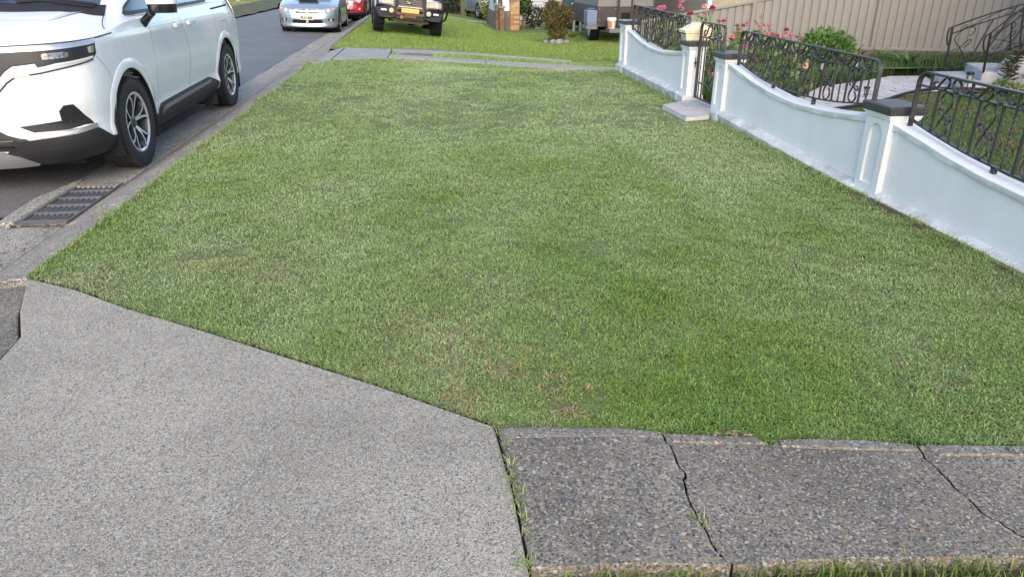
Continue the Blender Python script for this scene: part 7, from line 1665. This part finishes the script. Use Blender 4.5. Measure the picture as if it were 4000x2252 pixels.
shrub('leafy_bush', (7.42, 13.3, float(TY(7.42, 13.3))), (.52, .45, .33), 1500, .085, [(.11, .22, .04), (.15, .29, .06), (.08, .16, .035)], 'rounded bright green leafy bush against the steel fence', up=1.)
def strap(name, x, y, n, L, W_, cols, label, cat, lean=(5, 50), z=None, m=None):
    P = np.array([[x, y]]) + r5.randn(n, 2) * .05; z = float(TY(x, y)) if z is None else z
    blades(name, P, np.full(n, z), L * (.6 + .5 * r5.rand(n)), np.full(n, W_), R(lean[0]) + R(lean[1]) * r5.rand(n), tints(n, *cols), rs=r5, m=M_leaf, label=label, cat=cat)
strap('strap_leaf_plant', 8.25, 13.75, 46, .55, .034, [(.20, .27, .06), (.28, .31, .09), (.12, .20, .05)], 'yellow-green strap-leaved plant in front of the block plinth', 'plant')
strap('strap_leaf_plant', 8.75, 13.5, 26, .5, .03, [(.24, .27, .07), (.16, .21, .05)], 'smaller yellowing strap-leaved plant right of the larger one', 'plant', (20, 55))
strap('fern', 8.35, 12.1, 34, .62, .085, [(.10, .21, .05), (.13, .25, .06), (.08, .16, .04)], 'broad-leaved green fern beside the path before the steps', 'plant', (40, 45))
shrub('flowering_bush', (8.75, 9.0, float(TY(8.7, 9.0)) - .06), (.62, .5, .27), 2600, .045, [(.06, .10, .04), (.09, .13, .05), (.05, .08, .035)], 'dark bush dusted with tiny white flowers beside the steps', cat='bush', shell=.6)
P = crown(900, (8.75, 9.0, float(TY(8.7, 9.0)) + .22), (.64, .52, .28), r5, .5, shell=.97); P = P[P[:, 2] > 0]
o = leaves('white_flowers', P, np.full(len(P), .022), tints(len(P), (.6, .62, .58), (.5, .54, .5)), bpy.data.objects['flowering_bush'], asp=.9, up=1.); o.location = (-8.75, -9.0, -(float(TY(8.7, 9.0)) - .06)); o['kind'] = 'stuff'
shrub('low_shrub', (8.15, 8.72, float(TY(8.1, 8.7)) - .03), (.55, .35, .13), 1100, .04, [(.20, .25, .05), (.13, .19, .045), (.26, .28, .07)], 'low yellow-green shrub at the corner of the garden lawn', stems=4)
shrub('low_shrub', (7.75, 9.12, float(TY(8.1, 8.7)) - .02), (.22, .18, .10), 420, .04, [(.16, .21, .05), (.10, .15, .04)], 'little yellow-green tuft just below the corner solar light', stems=4)
e = empty('upright_plant', (8.03, 9.42, -.10), label='dark reddish narrow-leaved plant standing before the steps', cat='plant')
b = MB(); stemtube(b, [(0, 0, -.05), (.02, .0, .25), (.10, .02, .62)], .010, .004); b.obj('stem', M_bark, e)
n = 150; t = r5.rand(n); leaves('foliage', np.stack([.10 * t ** 1.6 + r5.randn(n) * .02, r5.randn(n) * .02, .08 + .56 * t], 1), np.full(n, .13), tints(n, (.055, .055, .03), (.09, .08, .04), (.06, .085, .04)), e, asp=.2, up=.6, kind='stuff')
# house beyond the steps (keeps the morning sun off this end of the fence)
hs = empty('house', (0, 0, 0), label='pale rendered house beside the garden steps', cat='house')
b = MB(); b.bb(10.75, 20, -3.5, 11.0, -.5, 3.6); b.obj('wall', mat('house_render', (.55, .52, .46), .8, c2=(.5, .47, .42), vs_=1), hs)
b = MB(); b.prism([(10.1, 3.6), (15.5, 6.2), (20.6, 3.6)], -4.1, 11.6, f=lambda a, c, d: (a, d, c)); b.obj('roof', mat('roof_tile', (.14, .08, .06), .8), hs)
for y0 in (-2, 2, 5.8):
    w = MB(); w.bb(10.69, 10.735, y0, y0 + 1.6, .9, 2.3); f = w.obj('window', M_trim, hs); w = MB(); w.bb(10.67, 10.685, y0 + .07, y0 + 1.53, .97, 2.23); w.obj('pane', M_glass, f)

# far grass across the street
far_lawn([(-9.2, 30), (-9.5, 40), (-9.9, 46), (-10.6, 53), (-12, 58), (-20, 58), (-20, 30)], 260, .12, .03, 'opposite_lawn_grass', 'lawn on the opposite side of the street', TL, .5, .4)
